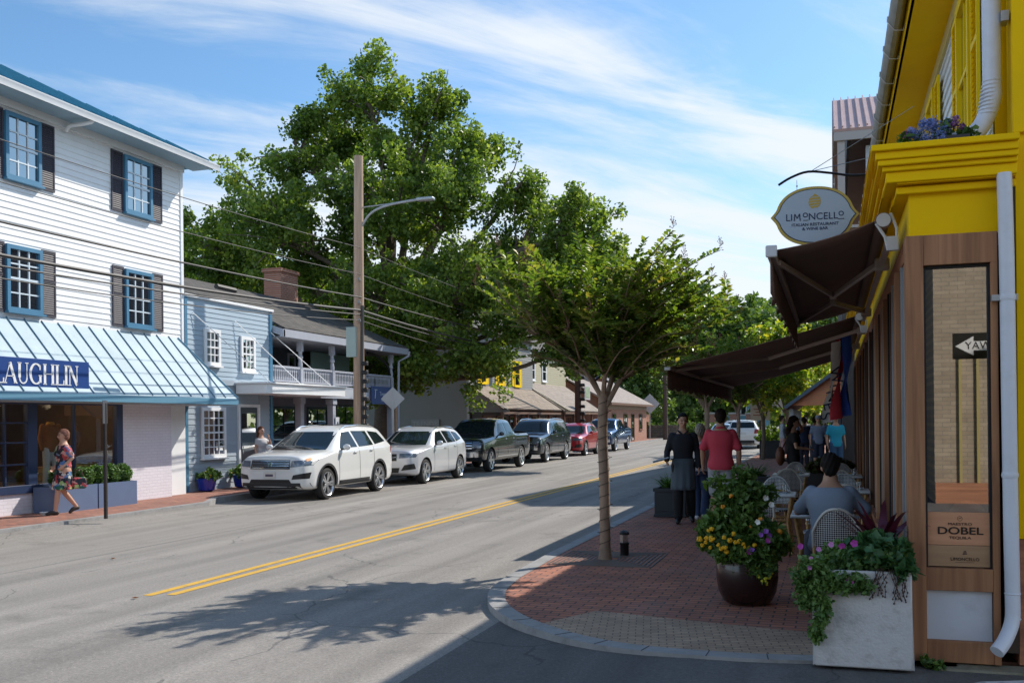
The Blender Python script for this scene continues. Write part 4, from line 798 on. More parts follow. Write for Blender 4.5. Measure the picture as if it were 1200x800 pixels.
for q in range(3): m.tube([(TX+.03-.014+.003*q,-.0108,.085+.009*q),(TX+.03+.014-.003*q,-.0108,.089+.009*q)], .0028, 5)
m.box((TX-.03,-.011,.028),(TX+.09,-.0102,.030))
P('emblem', m, INK, t)
P('rounded_top', MB().lathe([(0,-.006),(.125,-.006),(.125,.006),(0,.006)], (.07,.06,.33), 28, 'Y'), mat('chair_back_wood', (.42,.2,.11), .5), t)
# stone step
t = T('stone_step', 'mossy stone step at the foot of the white downspout', 'step', (0,0,0)); P('slab', MB().box((.66, 7.33, .0), (3.2, 7.55, .11)), mat('mossy_stone', (.22,.20,.14), .85, var=.3, vscale=8, bump=.8, bscale=30, stain=(.06,.07,.02), sscale=5, samt=.8), t, bevel=.015)
# flower trough on the cornice
t = T('window_box', 'black trough of blue and purple hydrangeas on the yellow cornice', 'flower box', (.68, 7.52, 3.702))
P('trough', MB().box((-.02,-.06,0),(.24,.1,.055)), mat('black_plastic', (.02,.02,.025), .4), t, bevel=.004)
HB = leafmat('blue_petals', [(.10,.16,.5),(.16,.24,.6),(.28,.26,.62)], .6, .25, 12)
rr = np.random.RandomState(3); cs = [(-.08,0,.08),(.0,-.02,.13),(.08,.0,.09),(.02,.03,.17),(-.04,.04,.17),(.11,.03,.15),(-.12,.02,.11),(.05,-.05,.06),(-.03,-.05,.04)]
leafcloud('blossoms', [tuple(np.array(c_)) for c_ in cs], 130, .048, .016, HB, t, seed=3, elong=1.1)
leafcloud('purple_blossoms', [(.14,.0,.14),(.19,.02,.12),(-.16,.02,.10),(.16,.04,.18)], 90, .035, .014, leafmat('purple_petals', [(.16,.05,.24),(.26,.1,.32),(.33,.16,.4)], .6, .25, 12), t, seed=5, elong=1.1)
leafcloud('foliage', [(.2,.0,.06),(.05,0,.06),(-.1,0,.05),(-.19,.0,.04),(.26,0,.05),(.1,.02,.12)], 26, .06, .035, FLW, t, seed=6, elong=2.2)
# oval hanging sign
OVX, OVY, OVZ = -.13, 9.3, 3.62
t = T('restaurant_sign', 'oval pale blue restaurant sign with yellow rim hanging over the awning', 'sign', (OVX, OVY, OVZ), rz=R_(6))
def oval(a, bz, ear):
    pts = []
    for i in range(72):
        th = 2*math.pi*i/72; x = a*math.copysign(abs(math.cos(th))**.92, math.cos(th)); z = bz*math.copysign(abs(math.sin(th))**.92, math.sin(th)); e = max(0, 1-abs(math.sin(th))/.24); x += math.copysign(ear*e**1.6, math.cos(th)); pts.append((x, z))
    return pts
P('rim', MB().prism(oval(.335,.262,.045), 'Y', -.012, .012), mat('sign_gold', (.55,.40,.08), .5), t); P('panel', MB().prism(oval(.312,.24,.04), 'Y', -.017, .017), mat('panel_line', (.02,.04,.09), .5), t); P('panel_face', MB().prism(oval(.305,.233,.038), 'Y', -.020, .020), mat('panel_blue', (.42,.50,.60), .5), t)
IN = mat('sign_ink', (.015,.03,.09), .5); GO = mat('lemon_gold', (.52,.36,.06), .5)
def big(s_, x, z, sz, bd=.0009, xs=1): text('lettering', s_, sz, IN, t, face((x,-.0215,z), '-Y'), bold=bd, xs=xs)
big('LI', -.222, -.012, .086, .0002); mh = .0605; m = MB()
for (xa, za, xb, zb) in ((-.178,-.040,-.172,.022),(-.172,.022,-.152,-.020),(-.152,-.020,-.132,.022),(-.132,.022,-.126,-.040)): m.prism([(xa-.0045,za),(xa+.0045,za),(xb+.0045,zb),(xb-.0045,zb)], 'Y', -.0235, -.0205)
P('lettering', m, IN, t, smooth=False); big('NCELL', .070, -.010, .086, .0002); big('O', -.082, .006, .058, .0008); big('O', .224, .006, .058, .0008)
P('underline', MB().box((-.10,-.023,-.042),(-.056,-.0205,-.036)), IN, t); P('underline', MB().box((.195,-.023,-.042),(.25,-.0205,-.036)), IN, t)
big('ITALIAN RESTAURANT', 0, -.078, .036, .0003, 1.1); big('& WINE BAR', 0, -.116, .036, .0003, 1.1)
lem = MB(); prev = None
def lw_(z): 
    q = z/.062
    return .052*math.sqrt(max(0, 1-min(1,abs(q))**2.3))
for i in range(5):
    z0 = .068+i*.0245; z1 = z0+.019; zc = .124; pts = [(-lw_(z0-zc)-.002, z0-.004), (0, z0+.004), (lw_(z0-zc), z0+.002), (lw_(z1-zc), z1+.004), (0, z1+.001), (-lw_(z1-zc), z1-.004)]; lem.prism(pts, 'Y', -.0225, -.0205)
lem.prism([(-.012,.182),(.012,.182),(0,.197)], 'Y', -.0225, -.0205)
P('lemon_emblem', lem, GO, t)
ch = MB()
for x in (-.15,.17):
    for q in range(3): ch.lathe([(.006,-.002),(.009,0),(.006,.002)], (x,0,.245+q*.03), 8, 'Y' if q % 2 else 'X')
    ch.tube([(x,0,.235),(x,0,.33)], .0025, 5)
P('chain', ch, STEEL, t)
t = T('sign_bracket', 'curved black iron bracket holding the oval sign', 'bracket', (OVX, OVY, OVZ))
P('arm', MB().tube(smoothpts3([(-.31,0,.30),(-.2,0,.36),(-.05,0,.40),(.15,0,.37),(.33,0,.335),(.65,0,.33)], 4), .011, 8), BLACKMET, t)
P('guy_wire', MB().tube([(-.03,0,.40),(.85,.2,.95)], .003, 4).tube([(-.03,0,.40),(.75,-.1,.5)], .003, 4), STEEL, t)
# retractable awnings
CANV = mat('dark_brown_canvas', (.19,.120,.095), .85, var=.12, vscale=3, bump=.2, bscale=200)
ALU = mat('awning_arm_paint', (.50,.42,.37), .45, metal=.2)
def awning(label, y0, y1, xw, zw, xo, zo, val, arms, folded):
    t = T('retractable_awning', label, 'awning')
    c = MB(); n = 14
    c.sheet(lambda u, v: (xw+(xo-xw)*u, y0+.03+(y1-y0-.06)*v, zw+.03+(zo-zw-.01)*u-.03*math.sin(math.pi*u)), 8, n)
    o = P('canvas', c, CANV, t); s_ = o.modifiers.new('t', 'SOLIDIFY'); s_.thickness = .006
    vp = MB(); nv = int((y1-y0)/.04)
    vp.sheet(lambda u, v: (xo-.035+.02*math.sin(v*nv*.35)*u, y0+.03+(y1-y0-.06)*v, zo-.02-(val-.035+.035*abs(math.sin(v*(y1-y0)*math.pi/.36)))*u), 4, nv)
    o = P('valance', vp, CANV, t); s_ = o.modifiers.new('t', 'SOLIDIFY'); s_.thickness = .005
    P('front_bar', MB().box((xo-.06, y0, zo-.03), (xo+.01, y1, zo+.04)), ALU, t, bevel=.012); P('end_cap', MB().box((xo-.065, y0-.025, zo-.04), (xo+.02, y0, zo+.05)), mat('cap_grey', (.55,.56,.58), .4), t, bevel=.01)
    P('roller', MB().tube([(xw, y0, zw), (xw, y1, zw)], .048, 16).tube([(xw, y0-.01, zw), (xw, y0+.004, zw)], .06, 16), CANV, t)
    hd = MB(); hd.box((xw-.07, y0-.02, zw-.26), (xw+.10, y0-.012, zw+.06)) if False else hd.tube([(xw+.05,y0-.015,zw+.05),(xw+.09,y0-.015,zw-.06),(xw+.09,y0-.015,zw-.2)], .012, 6).tube([(xw-.05,y0-.015,zw-.02),(xw+.01,y0-.015,zw-.12),(xw+.03,y0-.015,zw-.22)], .012, 6)
    hd.box((xw+.02, y0-.03, zw-.22), (xw+.1, y0+.03, zw-.12)); hd.lathe([(.02,-.03),(.05,-.03),(.05,-.02),(.02,-.02)], (xw, y0-.01, zw), 14, 'Y')
    for q in range(6): a = q*math.pi/3; hd.bar((xw,y0-.035,zw),(xw+.05*math.cos(a),y0-.035,zw+.05*math.sin(a)),.008)
    P('roller_bracket', hd, mat('bracket_pale', (.50,.49,.47), .45), t)
    P('torsion_bar', MB().box((xw+.02, y0, zw-.16), (xw+.06, y1, zw-.12)), ALU, t)
    for (ys, ye, yo) in arms:   # shoulder, elbow, outer end along Y
        zs = zw-.14; el = Vector((xw+(xo-xw)*folded, ye, zs+(zo-.03-zs)*folded-.03)); sh = Vector((xw+.02, ys, zs)); oe = Vector((xo-.05+.06, yo, zo-.02))
        ar = P('arm', MB().bar(sh, el, .035, .055), ALU, t, bevel=.01); P('forearm', MB().bar(el, oe, .03, .045).lathe([(.0,-.03),(.035,-.03),(.035,.03),(0,.03)], tuple(el), 12), ALU, ar, bevel=.006)
        P('shoulder', MB().box((sh.x-.04, ys-.04, zs-.06), (sh.x+.08, ys+.06, zs+.04)), ALU, ar, bevel=.015)
    return t
awning('half extended dark brown awning on the corner right under the oval sign', 7.75, 14.0, .37, 3.25, -.40, 3.07, .32, [(8.9,10.6,8.15),(12.9,11.2,13.4)], .45)
awning('fully extended dark brown awning over the farther café tables', 14.5, 24.5, .37, 3.2, -2.25, 2.57, .30, [(15.0,16.3,15.0),(18.2,19.5,18.0)], .5)
# flag
t = T('open_flag', 'red white and blue vertical flag on a pole by the timber front', 'flag', (.12,17.5,2.1))
fl = MB(); FW = [mat('flag_blue', (.03,.10,.50), .7), mat('flag_white', (.85,.85,.85), .7), mat('flag_red', (.75,.05,.08), .7), mat('flag_white', (.62,.63,.66), .7), mat('flag_blue2', (.05,.13,.32), .7)]
def flagsheet(v0, v1): return lambda u, v: (.16-.42*(v0+(v1-v0)*v)*(.55+.45*u)+.05*math.sin(7*u+5*v), -.06*math.sin(9*(v0+(v1-v0)*v)+3*u), 1.12-1.35*u-.16*(v0+(v1-v0)*v))
for q in range(3):
    m = MB(); m.sheet(flagsheet(q/3, (q+1)/3+.002), 16, 5); P(('blue_stripe','red_stripe','white_stripe')[q], m, (FW[0],FW[2],FW[1])[q], t)
P('flag_pole', MB().tube([(.38,0,1.15),(-.0,-.02,1.2),(-.35,-.04,1.02)], .012, 6), WHITE, t)
def downtext(word, sz, u0, v0, st):      # letters run down the flag
    for i, ch_ in enumerate(word):
        x, y_, z = flagsheet(0, 1)(u0+i*st, v0); text('lettering', ch_, sz, IN, t, Matrix.Translation((x, y_-.03, z)) @ Matrix.Rotation(R_(90), 4, 'Y') @ Matrix.Rotation(R_(90), 4, 'X') if False else Matrix.Translation((x, y_-.03, z)) @ Matrix.Rotation(R_(-90+15), 4, 'Y').inverted() @ Matrix.Rotation(R_(90), 4, 'X'))
downtext('WINES', .26, .42, .84, .125)
# ------------------------------------------------------------ pink roof building
b = T('metal_roof_building', 'tall dark building with a pinkish ribbed metal roof behind the yellow one', 'building')
DB = mat('dark_boarding', (.055,.05,.052), .7, var=.2)
P('wall', MB().box((1.3,31.2,0),(9,48,10.0)).box((.30,30,0),(9,48,6.3)), DB, b); P('gable_wall', MB().prism([(30,9.9),(46,9.9),(34,11.9)], 'X', .5, .6), DB, b)
r = MB(); r.add([(.1,29.7,9.98),(9,29.7,9.98),(9,34,12.1),(.1,34,12.1),(9,48,9.9),(.1,48,9.9)], [(0,1,2,3),(3,2,4,5)]); PR = mat('pink_metal_roof', (.42,.29,.28), .5, metal=.1, var=.12, vscale=2)
ro = P('roof', r, PR, b, smooth=False); q_ = ro.modifiers.new('t', 'SOLIDIFY'); q_.thickness = .08
m = MB()
for i in range(30): m.bar((.15+i*.22,29.68,10.03),(.15+i*.22,34,12.16),.035,.05)
P('seam', m, PR, ro)
TR = mat('taupe_trim', (.33,.30,.29), .6)
P('eave_board', MB().box((.12,29.72,9.66),(9,29.8,9.9)).box((.12,29.8,9.66),(.2,31.2,9.9)), TR, b); P('porch_post', MB().box((.22,29.8,6.3),(.42,30.0,9.66)), TR, b); P('porch_post', MB().box((2.3,29.8,6.3),(2.5,30,9.66)), TR, b); P('porch_screen', MB().box((1.0,30.3,6.3),(1.25,30.6,9.6)), mat('pale_panel', (.42,.46,.52), .6), b)
P('window', MB().box((1.6,31.1,7.2),(2.5,31.19,9.1)), WGLASS, b); P('porch_rail', MB().box((.25,29.85,7.2),(3,29.92,7.28)), TR, b)
b = T('market_canopy', 'hipped canopy with orange boards and blue edge farther along the pavement', 'canopy', (0,0,0))
OR = mat('orange_boards', (.85,.33,.16), .6, var=.1)
m = MB()
for i in range(7):
    z0 = 2.22+i*.16; xl = -1.35+ (i*.16)*1.3; m.prism([(xl+.1,z0),(1.2,z0),(1.2,z0+.155),(xl+.3,z0+.155)], 'Y', 33.4+i*.002, 33.42+i*.002)
P('gable_boards', m, OR, b)
P('roof', MB().add([(-1.45,33.2,2.18),(-1.45,44,2.18),(.3,44,3.45),(.3,33.2,3.45),(-1.45,33.2,2.10),(-1.45,44,2.10),(.3,44,3.37),(.3,33.2,3.37)], [(0,3,2,1),(4,5,6,7),(0,1,5,4),(0,4,7,3),(2,3,7,6),(1,2,6,5)]), mat('canopy_cover', (.40,.16,.09), .6), b)
P('edge_board', MB().bar((-1.45,33.18,2.15),(.3,33.18,3.42),.03,.10), mat('slate_blue_edge', (.10,.15,.20), .5), b)
for y in (33.5,36.5,39.5,42.5): P('post', MB().box((-1.32,y,.12),(-1.2,y+.12,2.12)), mat('post_white', (.5,.5,.5), .6), b)
P('shop_wall', MB().box((-.05,33.6,.12),(.28,44,2.9)), mat('shop_dark', (.10,.09,.09), .6), b)
# brick building across the side street (seen mirrored in the corner glass)
b = T('stone_building', 'tan brick building across the side street behind the camera', 'building')
P('dark_end_wall', MB().box((-9,-10,0),(1.9,-8.4,9)), mat('slate_wall', (.05,.055,.06), .7), b); P('wall', MB().box((1.95,-10,0),(14,-6.5,8)), brick('tan_brick', (.42,.33,.23), (.34,.26,.18), (.26,.22,.17), .3, .085, .008, 'XZ', bump=.5, var=.2), b)
for x in (2.40,2.72,4.0): P('yellow_trim', MB().box((x,-6.5,.2),(x+.05,-6.42,3.3)), mat('aged_yellow', (.42,.33,.12), .6), b)
P('window', MB().box((6,-6.5,1),(7.6,-6.42,3)), WGLASS, b)
P('brown_base', MB().box((1.95,-6.5,0),(14,-6.38,.5)), CEDARH, b)
# ------------------------------------------------------------ street furniture
t = T('traffic_sign', 'one way sign on a post by the side street behind the camera', 'sign', (1.83, 2.1, 0))
P('post', MB().box((-.03,-.03,0),(.03,.02,2.9)), mat('yellowed_post', (.30,.26,.04), .5), t)
P('plate', MB().box((-.45,.02,2.5),(.45,.026,2.81)), mat('sign_black', (.015,.015,.015), .4), t)
P('arrow', MB().prism([(-.42,2.655),(-.22,2.54),(-.22,2.60),(.40,2.60),(.40,2.71),(-.22,2.71),(-.22,2.77)],'Y',.027,.029), mat('sign_white', (.8,.8,.8), .5), t)
text('lettering', 'ONE WAY', .125, DARK, t, face((-.02,.031,2.655), 'Y'))
WOODP = wood('pole_wood', (.52,.36,.25), (.36,.24,.17), 'Z', 3, .85)
PX, PY = -12.78, 25.6
t = T('utility_pole', 'tall wooden utility pole with a street lamp arm by the white SUV', 'utility pole', (PX, PY, .12))
P('pole', MB().tube([(-.03,0,0),(.0,0,3),(.06,0,9.25)], [.17,.155,.13], 14), WOODP, t)
P('transformer_box', MB().box((-.28,-.22,3.55),(.02,-.12,4.4)), mat('meter_box', (.36,.45,.42), .5), t, bevel=.01)
P('conduit', MB().tube([(.15,-.1,0),(.15,-.1,3.2),(.17,-.08,5.0)], .05, 8), mat('conduit_dark', (.06,.055,.05), .6), t)
for i in range(9): P('cable_coil', MB().box((.17,-.2,1.3+i*.25),(.34,-.06,1.42+i*.25)), DARK, t, bevel=.02)
lm = P('lamp_arm', MB().tube(smoothpts3([(.12,0,7.0),(.14,0,7.25),(.45,0,7.62),(1.0,0,7.80),(1.9,0,7.88)], 5), .035, 8).tube([(.12,0,7.79),(1.1,0,7.83)], .018, 6), GALV, t)
P('lamp_head', MB().box((1.85,-.11,7.83),(2.35,.11,7.92)), mat('lamp_head', (.4,.42,.43), .4, metal=.4), lm, bevel=.03)
for z in (4.6,5.1,5.75): P('insulator', MB().tube([(.13,-.16,z-.05),(.13,-.24,z)], .04, 8), mat('insulator', (.3,.28,.26), .4), t)
t = T('far_utility_pole', 'dark wooden pole wrapped with cables beside the cedar roofs', 'utility pole', (-13.6, 54.5, .1))
P('pole', MB().tube([(0,0,0),(0,0,9.5)], [.2,.15], 12), mat('dark_pole', (.07,.045,.035), .9), t)
for i in range(9): P('cable_coil', MB().box((.17,-.2,1.6+i*.4),(.42,.0,1.78+i*.4)), DARK, t, bevel=.03)
t = T('distant_utility_pole', 'thin dark pole at the far end of the street by the crosswalk', 'utility pole', (-14.2, 89, .0)); P('pole', MB().tube([(0,0,0),(0,0,8)], [.22,.17], 10), mat('dark_pole', (.07,.045,.035), .9), t); P('crossarm', MB().box((-.9,-.06,7.2),(.9,.06,7.34)), mat('dark_pole', (.07,.045,.035), .9), t)
# overhead wires
WIRE = mat('cable_rubber', (.028,.026,.026), .6)
def wire(name, label, pts, sag, r):
    m = MB(); w = []
    for a, b_ in zip(pts[:-1], pts[1:]):
        for i in range(16):
            t_ = i/16; p = Vector(a).lerp(Vector(b_), t_); p.z -= sag*4*t_*(1-t_); w.append(p)
    w.append(Vector(pts[-1])); m.tube(w, r, 6); o = P(name, m, WIRE); tag(o, label, 'cable', 'overhead cables along the street')
    return o
PB = (-12.5, -2, 0)
labs = ['highest thin overhead cable running up the street past the white building','second thin overhead cable from the top','upper thick twisted overhead cable crossing the white clapboards','middle overhead cable bundle reaching the pole above the grey box','lowest overhead cable just under the bundle','slack service cable below the bundle']
for i, (za, zb, zc_, r, sag) in enumerate(((6.75,6.75,7.4,.009,.35),(6.15,6.0,6.6,.009,.35),(5.42,5.35,6.2,.019,.30),(4.95,4.98,5.7,.033,.42),(4.62,4.86,5.4,.017,.38),(4.75,4.7,5.2,.012,.55))):
    wire('overhead_cable', labs[i], [(-12.6,-3,za),(PX+.14,PY-.2,zb),(-13.45,54.5,zc_)], sag, r)
m = MB(); o = wire('cable_splice', 'black sleeve clamped round the overhead cable bundle left of the pole', [(PX+.1,18.6,4.80),(PX+.11,19.3,4.79)], 0, .06); o['category'] = 'cable sleeve'
t = T('diamond_sign', 'back of a diamond shaped road sign on a grey post behind the silver SUV', 'sign', (-13.75, 30.0, .12), rz=R_(20))
P('plate', MB().prism([(0,2.08),(.39,2.47),(0,2.86),(-.39,2.47)], 'Y', -.01, 0), mat('sign_back', (.42,.43,.44), .45, metal=.5), t); P('post', MB().box((-.035,-.05,0),(.035,-.012,2.8)), GALV, t)
# tree grate, lantern
t = T('tree_grate', 'square iron tree grate set in the bricks round the slim tree', 'tree grate', (-2.62, 12.0, .117))
m = MB()
for i in range(10):
    for (c, s_) in ((1,0),(0,1)):
        o_ = .12+i*.055
        for sg in (-1,1): m.cbox((sg*o_*c, sg*o_*s_, .003), ((.02 if c else 2*o_), (.02 if s_ else 2*o_), .006)) 
P('grate', m, mat('cast_iron', (.16,.13,.115), .6, metal=.4), t)
t = T('path_lantern', 'small round black uplight lantern beside the slim tree trunk', 'lantern', (-2.5, 12.35, .12))
P('body', MB().lathe([(.055,0),(.055,.13),(.062,.14),(.062,.16)], n=16), BLACKMET, t); P('lens', MB().lathe([(.05,.16),(.05,.26)], n=16), glass('lantern_glass', (.6,.6,.6), .2), t); P('cap', MB().lathe([(.064,.26),(.064,.285),(.03,.31),(0,.315)], n=16), BLACKMET, t)
t = T('post_sign', 'pale rectangular notice on a post among the far pavement planters', 'sign', (-3.0, 45, .12)); P('post', MB().box((-.05,-.0,0),(.05,.08,2.6)), mat('wood_post', (.16,.10,.07), .8), t); P('plate', MB().box((-.42,-.03,1.62),(.42,0,2.75)), mat('notice_pink', (.62,.50,.44), .6), t)
m = MB()
for i, w_ in enumerate((.1,.3,.25,.0,.28,.2,.3)): 
    if w_: m.box((-w_,-.034,2.6-i*.13),(w_,-.031,2.64-i*.13))
P('print', m, mat('notice_red', (.35,.08,.06), .6), t)
t = T('street_sign', 'small grey sign plate on a thin pole farther up the pavement', 'sign', (-2.6, 56, .12)); P('post', MB().tube([(0,0,0),(0,0,3)], .04, 6), GALV, t); P('plate', MB().box((-.5,-.05,2.3),(.55,-.03,2.95)), mat('plate_grey', (.5,.5,.48), .5), t)
t = T('road_sign', 'grey diamond sign turned away near the distant pole', 'sign', (-15.4, 88, .1)); P('plate', MB().prism([(0,2.2),(.9,3.1),(0,4.0),(-.9,3.1)], 'Y', -.02, 0), mat('sign_back', (.42,.43,.44), .45, metal=.5), t); P('post', MB().box((-.05,-.06,0),(.05,-.02,3.8)), GALV, t)
for i, (x, y) in enumerate(((-10.2,112),(-12.4,108),(-8.9,118))):
    t = T('brick_pier', ['square brick pier left of the waiter\'s head at the street end','brick pier at the far left kerb by the hedge','brick pier deepest in the street beyond the parked cars'][i], 'pier', (x, y, 0), group='brick piers at the street end'); P('shaft', MB().box((-.55,-.5,0),(.55,.5,2.3)), REDBRICKX, t); P('cap', MB().box((-.65,-.6,2.3),(.65,.6,2.5)), mat('cap_stone', (.4,.37,.33), .8), t, bevel=.04)
t = T('stone_wall', 'low brown stone wall beyond the brick shop', 'wall', (-20, 97, 0)); P('wall', MB().box((-5,0,0),(6.2,.6,1.25)), brick('brown_stone', (.16,.12,.09), (.11,.085,.07), (.05,.045,.04), .5, .25, .02, 'XZ', bump=.8, var=.3), t); 
# ------------------------------------------------------------ trees
def limb(mb, pts, r0, r1, n=8, k=3):
    q = smoothpts3(pts, k); L = len(q); mb.tube(q, [r0+(r1-r0)*(i/(L-1))**.8 for i in range(L)], n)
    return q
BIGL = leafmat('plane_leaf', [(.035,.072,.016),(.07,.125,.025),(.125,.195,.035),(.205,.275,.05),(.33,.35,.07)], .45, .45, .55)
t = T('big_tree', 'very large spreading green tree rising behind the porch house', 'tree', (-17.8, 38, 0))
tr = MB(); rg = random.Random(5)
base = Vector((0,0,0)); limb(tr, [(0,0,-.1),(.1,0,2),(.2,0,4.2),(.3,.2,6)], .62, .42, 14)
lobes = [(-.2,-1,15.6,1.9),(2.2,1,15.2,1.3),(1.3,0,13.2,1.8),(-3.6,-1,13.6,2.0),(-2.0,1,14.6,1.6),(4.4,0,12.8,1.4),(5.8,1,11.6,.95),(-5.6,0,11.4,2.3),(-8.0,-1,9.6,2.0),(-6.4,1,8.6,2.4),(-8.6,0,7.0,1.7),(-3.2,-2,9.2,2.7),(.3,-2,10.6,2.7),(3.4,-1,10.0,2.6),(6.0,1,8.8,2.3),(8.3,0,9.2,2.0),(9.6,1,7.6,2.1),(7.4,-1,6.3,2.2),(4.2,-2,6.8,2.5),(1.0,-2,7.2,2.4),(-2.6,0,6.3,2.2),(2.2,-2.5,4.6,1.7),(5.0,-1.5,4.4,1.6),(8.8,-1,4.8,1.6),(-.4,3,12.0,2.5),(4,3,8,2.8),(-5,3,7.5,2.8),(.8,-3.0,3.4,1.1),(10.4,0,6.0,1.4)]
cl = []; crad = []
for (x, y, z, r) in lobes:
    c = Vector((x, y, z)); st = Vector((.2,0,3.0+rg.random()*2.6)) if z < 9 else Vector((.3,.2,5.2+rg.random()*1.2))
    mid = st.lerp(c, .5)+Vector((rg.uniform(-.5,.5), rg.uniform(-.4,.4), -.6 if z < 8 else .3))
    limb(tr, [st, mid, c], .24 if z > 8 else .17, .05, 8)
    nsub = int(7.5*r)
    for s_ in range(nsub):
        d = Vector((rg.gauss(0,1), rg.gauss(0,1), rg.gauss(0,.8))).normalized(); e = c+d*r*rg.uniform(.7,1.08); p = c.lerp(mid, rg.random()*.4)
        m_ = p.lerp(e, .55)+Vector((0,0,.25)); limb(tr, [p, m_, e], .055, .012, 5, 2)
        for q in range(5):
            f = .45+.6*q/5+rg.uniform(-.05,.05); cc_ = p.lerp(e, f)+Vector((rg.gauss(0,.33), rg.gauss(0,.33), rg.gauss(0,.25))); cl.append(tuple(cc_)); crad.append(rg.uniform(.28,.52))
for (x,y,z) in ((3.0,0,16.2),(6.0,0,12.6),(-.8,0,17.0)):   # bare twigs on the crown's edge
    limb(tr, [(x-.8,y,z-1.6),(x-.2,y,z-.7),(x,y,z)], .04, .01, 5, 2)
P('trunk', tr, BARK, t); print('big clumps', len(cl))
leafcloud('crown', cl, 72, [c_*1.12 for c_ in crad], .138, BIGL, t, seed=11, elong=1.15, fold=.18)
# crape myrtles on the pavement
MYL = leafmat('myrtle_leaf', [(.035,.07,.016),(.065,.12,.022),(.12,.185,.03),(.21,.25,.05),(.32,.20,.08)], .42, .45, 1.6)
SEEDM = mat('seed_panicle', (.22,.10,.075), .9)
def myrtle(name, label, loc, seed, sc=1.0, lights=True, lean=.5, spread=1.0, nl=8, nsp=8):
    rg = random.Random(seed); t = T(name, label, 'tree', loc, group='street trees on the right pavement')
    tr = MB(); limb(tr, [(0,0,-.02),(.0,0,.9),(-.02,.01,1.5),(.0,0,2.05)], .068*sc, .060*sc, 12); tr.lathe([(.09*sc,0),(.074*sc,.08),(.067*sc,.2)], (0,0,0), 12)
    leaves = []; pan = MB(); tips = []
    for i in range(nl):
        a = 2*math.pi*i/nl+rg.uniform(-.25,.25); rr = rg.uniform(.45,1.1)*spread; a_g = 2*math.pi*(i//2)/(nl/2); k0 = Vector((math.cos(a_g)*.025, math.sin(a_g)*.025, 1.86+.04*(i//2))); mid = Vector((math.cos(a_g)*.27+math.cos(a)*.05, math.sin(a_g)*.27+math.sin(a)*.05, 2.38+.04*(i%2))); e = Vector((math.cos(a)*rr*.95, math.sin(a)*rr*.95, rg.uniform(2.75,3.1)))
        br = limb(tr, [k0, mid, e], .033*sc, .016*sc, 7)
        for j in range(nsp):
            f = rg.uniform(.35,1.0); p = br[int(f*(len(br)-1))]; aa = a+rg.uniform(-1.0,1.0); up = rg.uniform(.4,1.25); out = rg.uniform(.45,1.0)*spread
            d = Vector((math.cos(aa)*out+.22, math.sin(aa)*out, up)).normalized(); L = rg.uniform(.65,1.2)*(1+.35*max(0, d.x))
            d0 = d.copy(); q = [p]; n = 16; droop = rg.uniform(.2,.75)
            for s_ in range(n): d = (d0+Vector((0,0,-droop*(s_/n)**2))).normalized(); q.append(q[-1]+d*L/n)
            tr.tube(q, [.012*(1-s_/(n+1))+.003 for s_ in range(n+1)], 5); leaves.append(q); tips.append(q[-1])
            for s2 in range(3):   # side twigs
                pp = q[rg.randint(3,11)]; dd = (d0+Vector((rg.gauss(0,.7),rg.gauss(0,.7),rg.gauss(0,.35)))).normalized(); q2 = [pp+dd*(.4*u/7) for u in range(8)]; leaves.append(q2); tr.tube(q2, .003, 4, cap=False)
    lobesd = [(rg.uniform(0,6.28), rg.uniform(.3,1.0)) for _ in range(9)]
    for i in range(nl*3):        # leaves round the forks
        a = rg.uniform(0,6.28); r_ = rg.uniform(.1,.5); p = Vector((math.cos(a)*r_, math.sin(a)*r_, 2.25+.35*r_+rg.uniform(0,.3))); dd = Vector((rg.gauss(0,1),rg.gauss(0,1),rg.gauss(0,.5))).normalized(); leaves.append([p+dd*(.45*u/9) for u in range(10)])
    for i in range(nl*12):       # inner fill twigs
        la, lr = lobesd[rg.randrange(9)]; a = la+rg.gauss(0,.42); r_ = abs(lr+rg.gauss(0,.22))*1.08*spread; z = rg.uniform(2.40+.30*r_,3.75-.35*r_); p = Vector((math.cos(a)*r_+.12, math.sin(a)*r_, z)); dd = Vector((rg.gauss(0,1),rg.gauss(0,1),rg.gauss(.3,.6))).normalized(); leaves.append([p+dd*(.5*u/9) for u in range(10)])
    P('trunk', tr, BARKL, t)
    # paired leaves along each spray
    A = []; D = []
    for q in leaves:
        n = len(q); step = 1
        for s_ in range(1, n):
            d = (q[s_]-q[s_-1]).normalized(); sd_ = d.cross(Vector((0,0,1))); sd_ = sd_.normalized() if sd_.length > .01 else Vector((1,0,0))
            for h in (0,.5):
                b0 = q[s_-1].lerp(q[s_], h)
                for sg in (-1,1):
                    dd = (sd_*sg+d*.35+Vector((rg.gauss(0,.18),rg.gauss(0,.18),.45+rg.gauss(0,.25)))).normalized(); A.append(b0); D.append(dd)
    A = np.array([tuple(v) for v in A]); D = np.array([tuple(v) for v in D]); n = len(A); rs = np.random.RandomState(seed)
    L = (.058+.034*rs.rand(n,1))*sc**.5*1.12; up = np.tile([0,0,1.], (n,1)); s_ = np.cross(D, up+rs.normal(size=(n,3))*.35); s_ /= np.linalg.norm(s_, axis=1)[:,None]+1e-9; nn = np.cross(s_, D); w = L*.30
    V = np.stack([A, A+D*L*.5+s_*w+nn*w*.35, A+D*L-nn*L*.1, A+D*L*.5-s_*w+nn*w*.35], 1).reshape(-1,3); idx = np.arange(n)*4
    F = np.stack([idx, idx+1, idx+2, idx, idx+2, idx+3], 1).reshape(-1)
    me = bpy.data.meshes.new('crown'); me.vertices.add(n*4); me.vertices.foreach_set('co', V.reshape(-1)); me.loops.add(n*6); me.loops.foreach_set('vertex_index', F); me.polygons.add(n*2); me.polygons.foreach_set('loop_start', np.arange(n*2)*3); me.polygons.foreach_set('loop_total', np.full(n*2,3)); me.materials.append(MYL); me.update(); me.validate()
    link('crown', me, t)
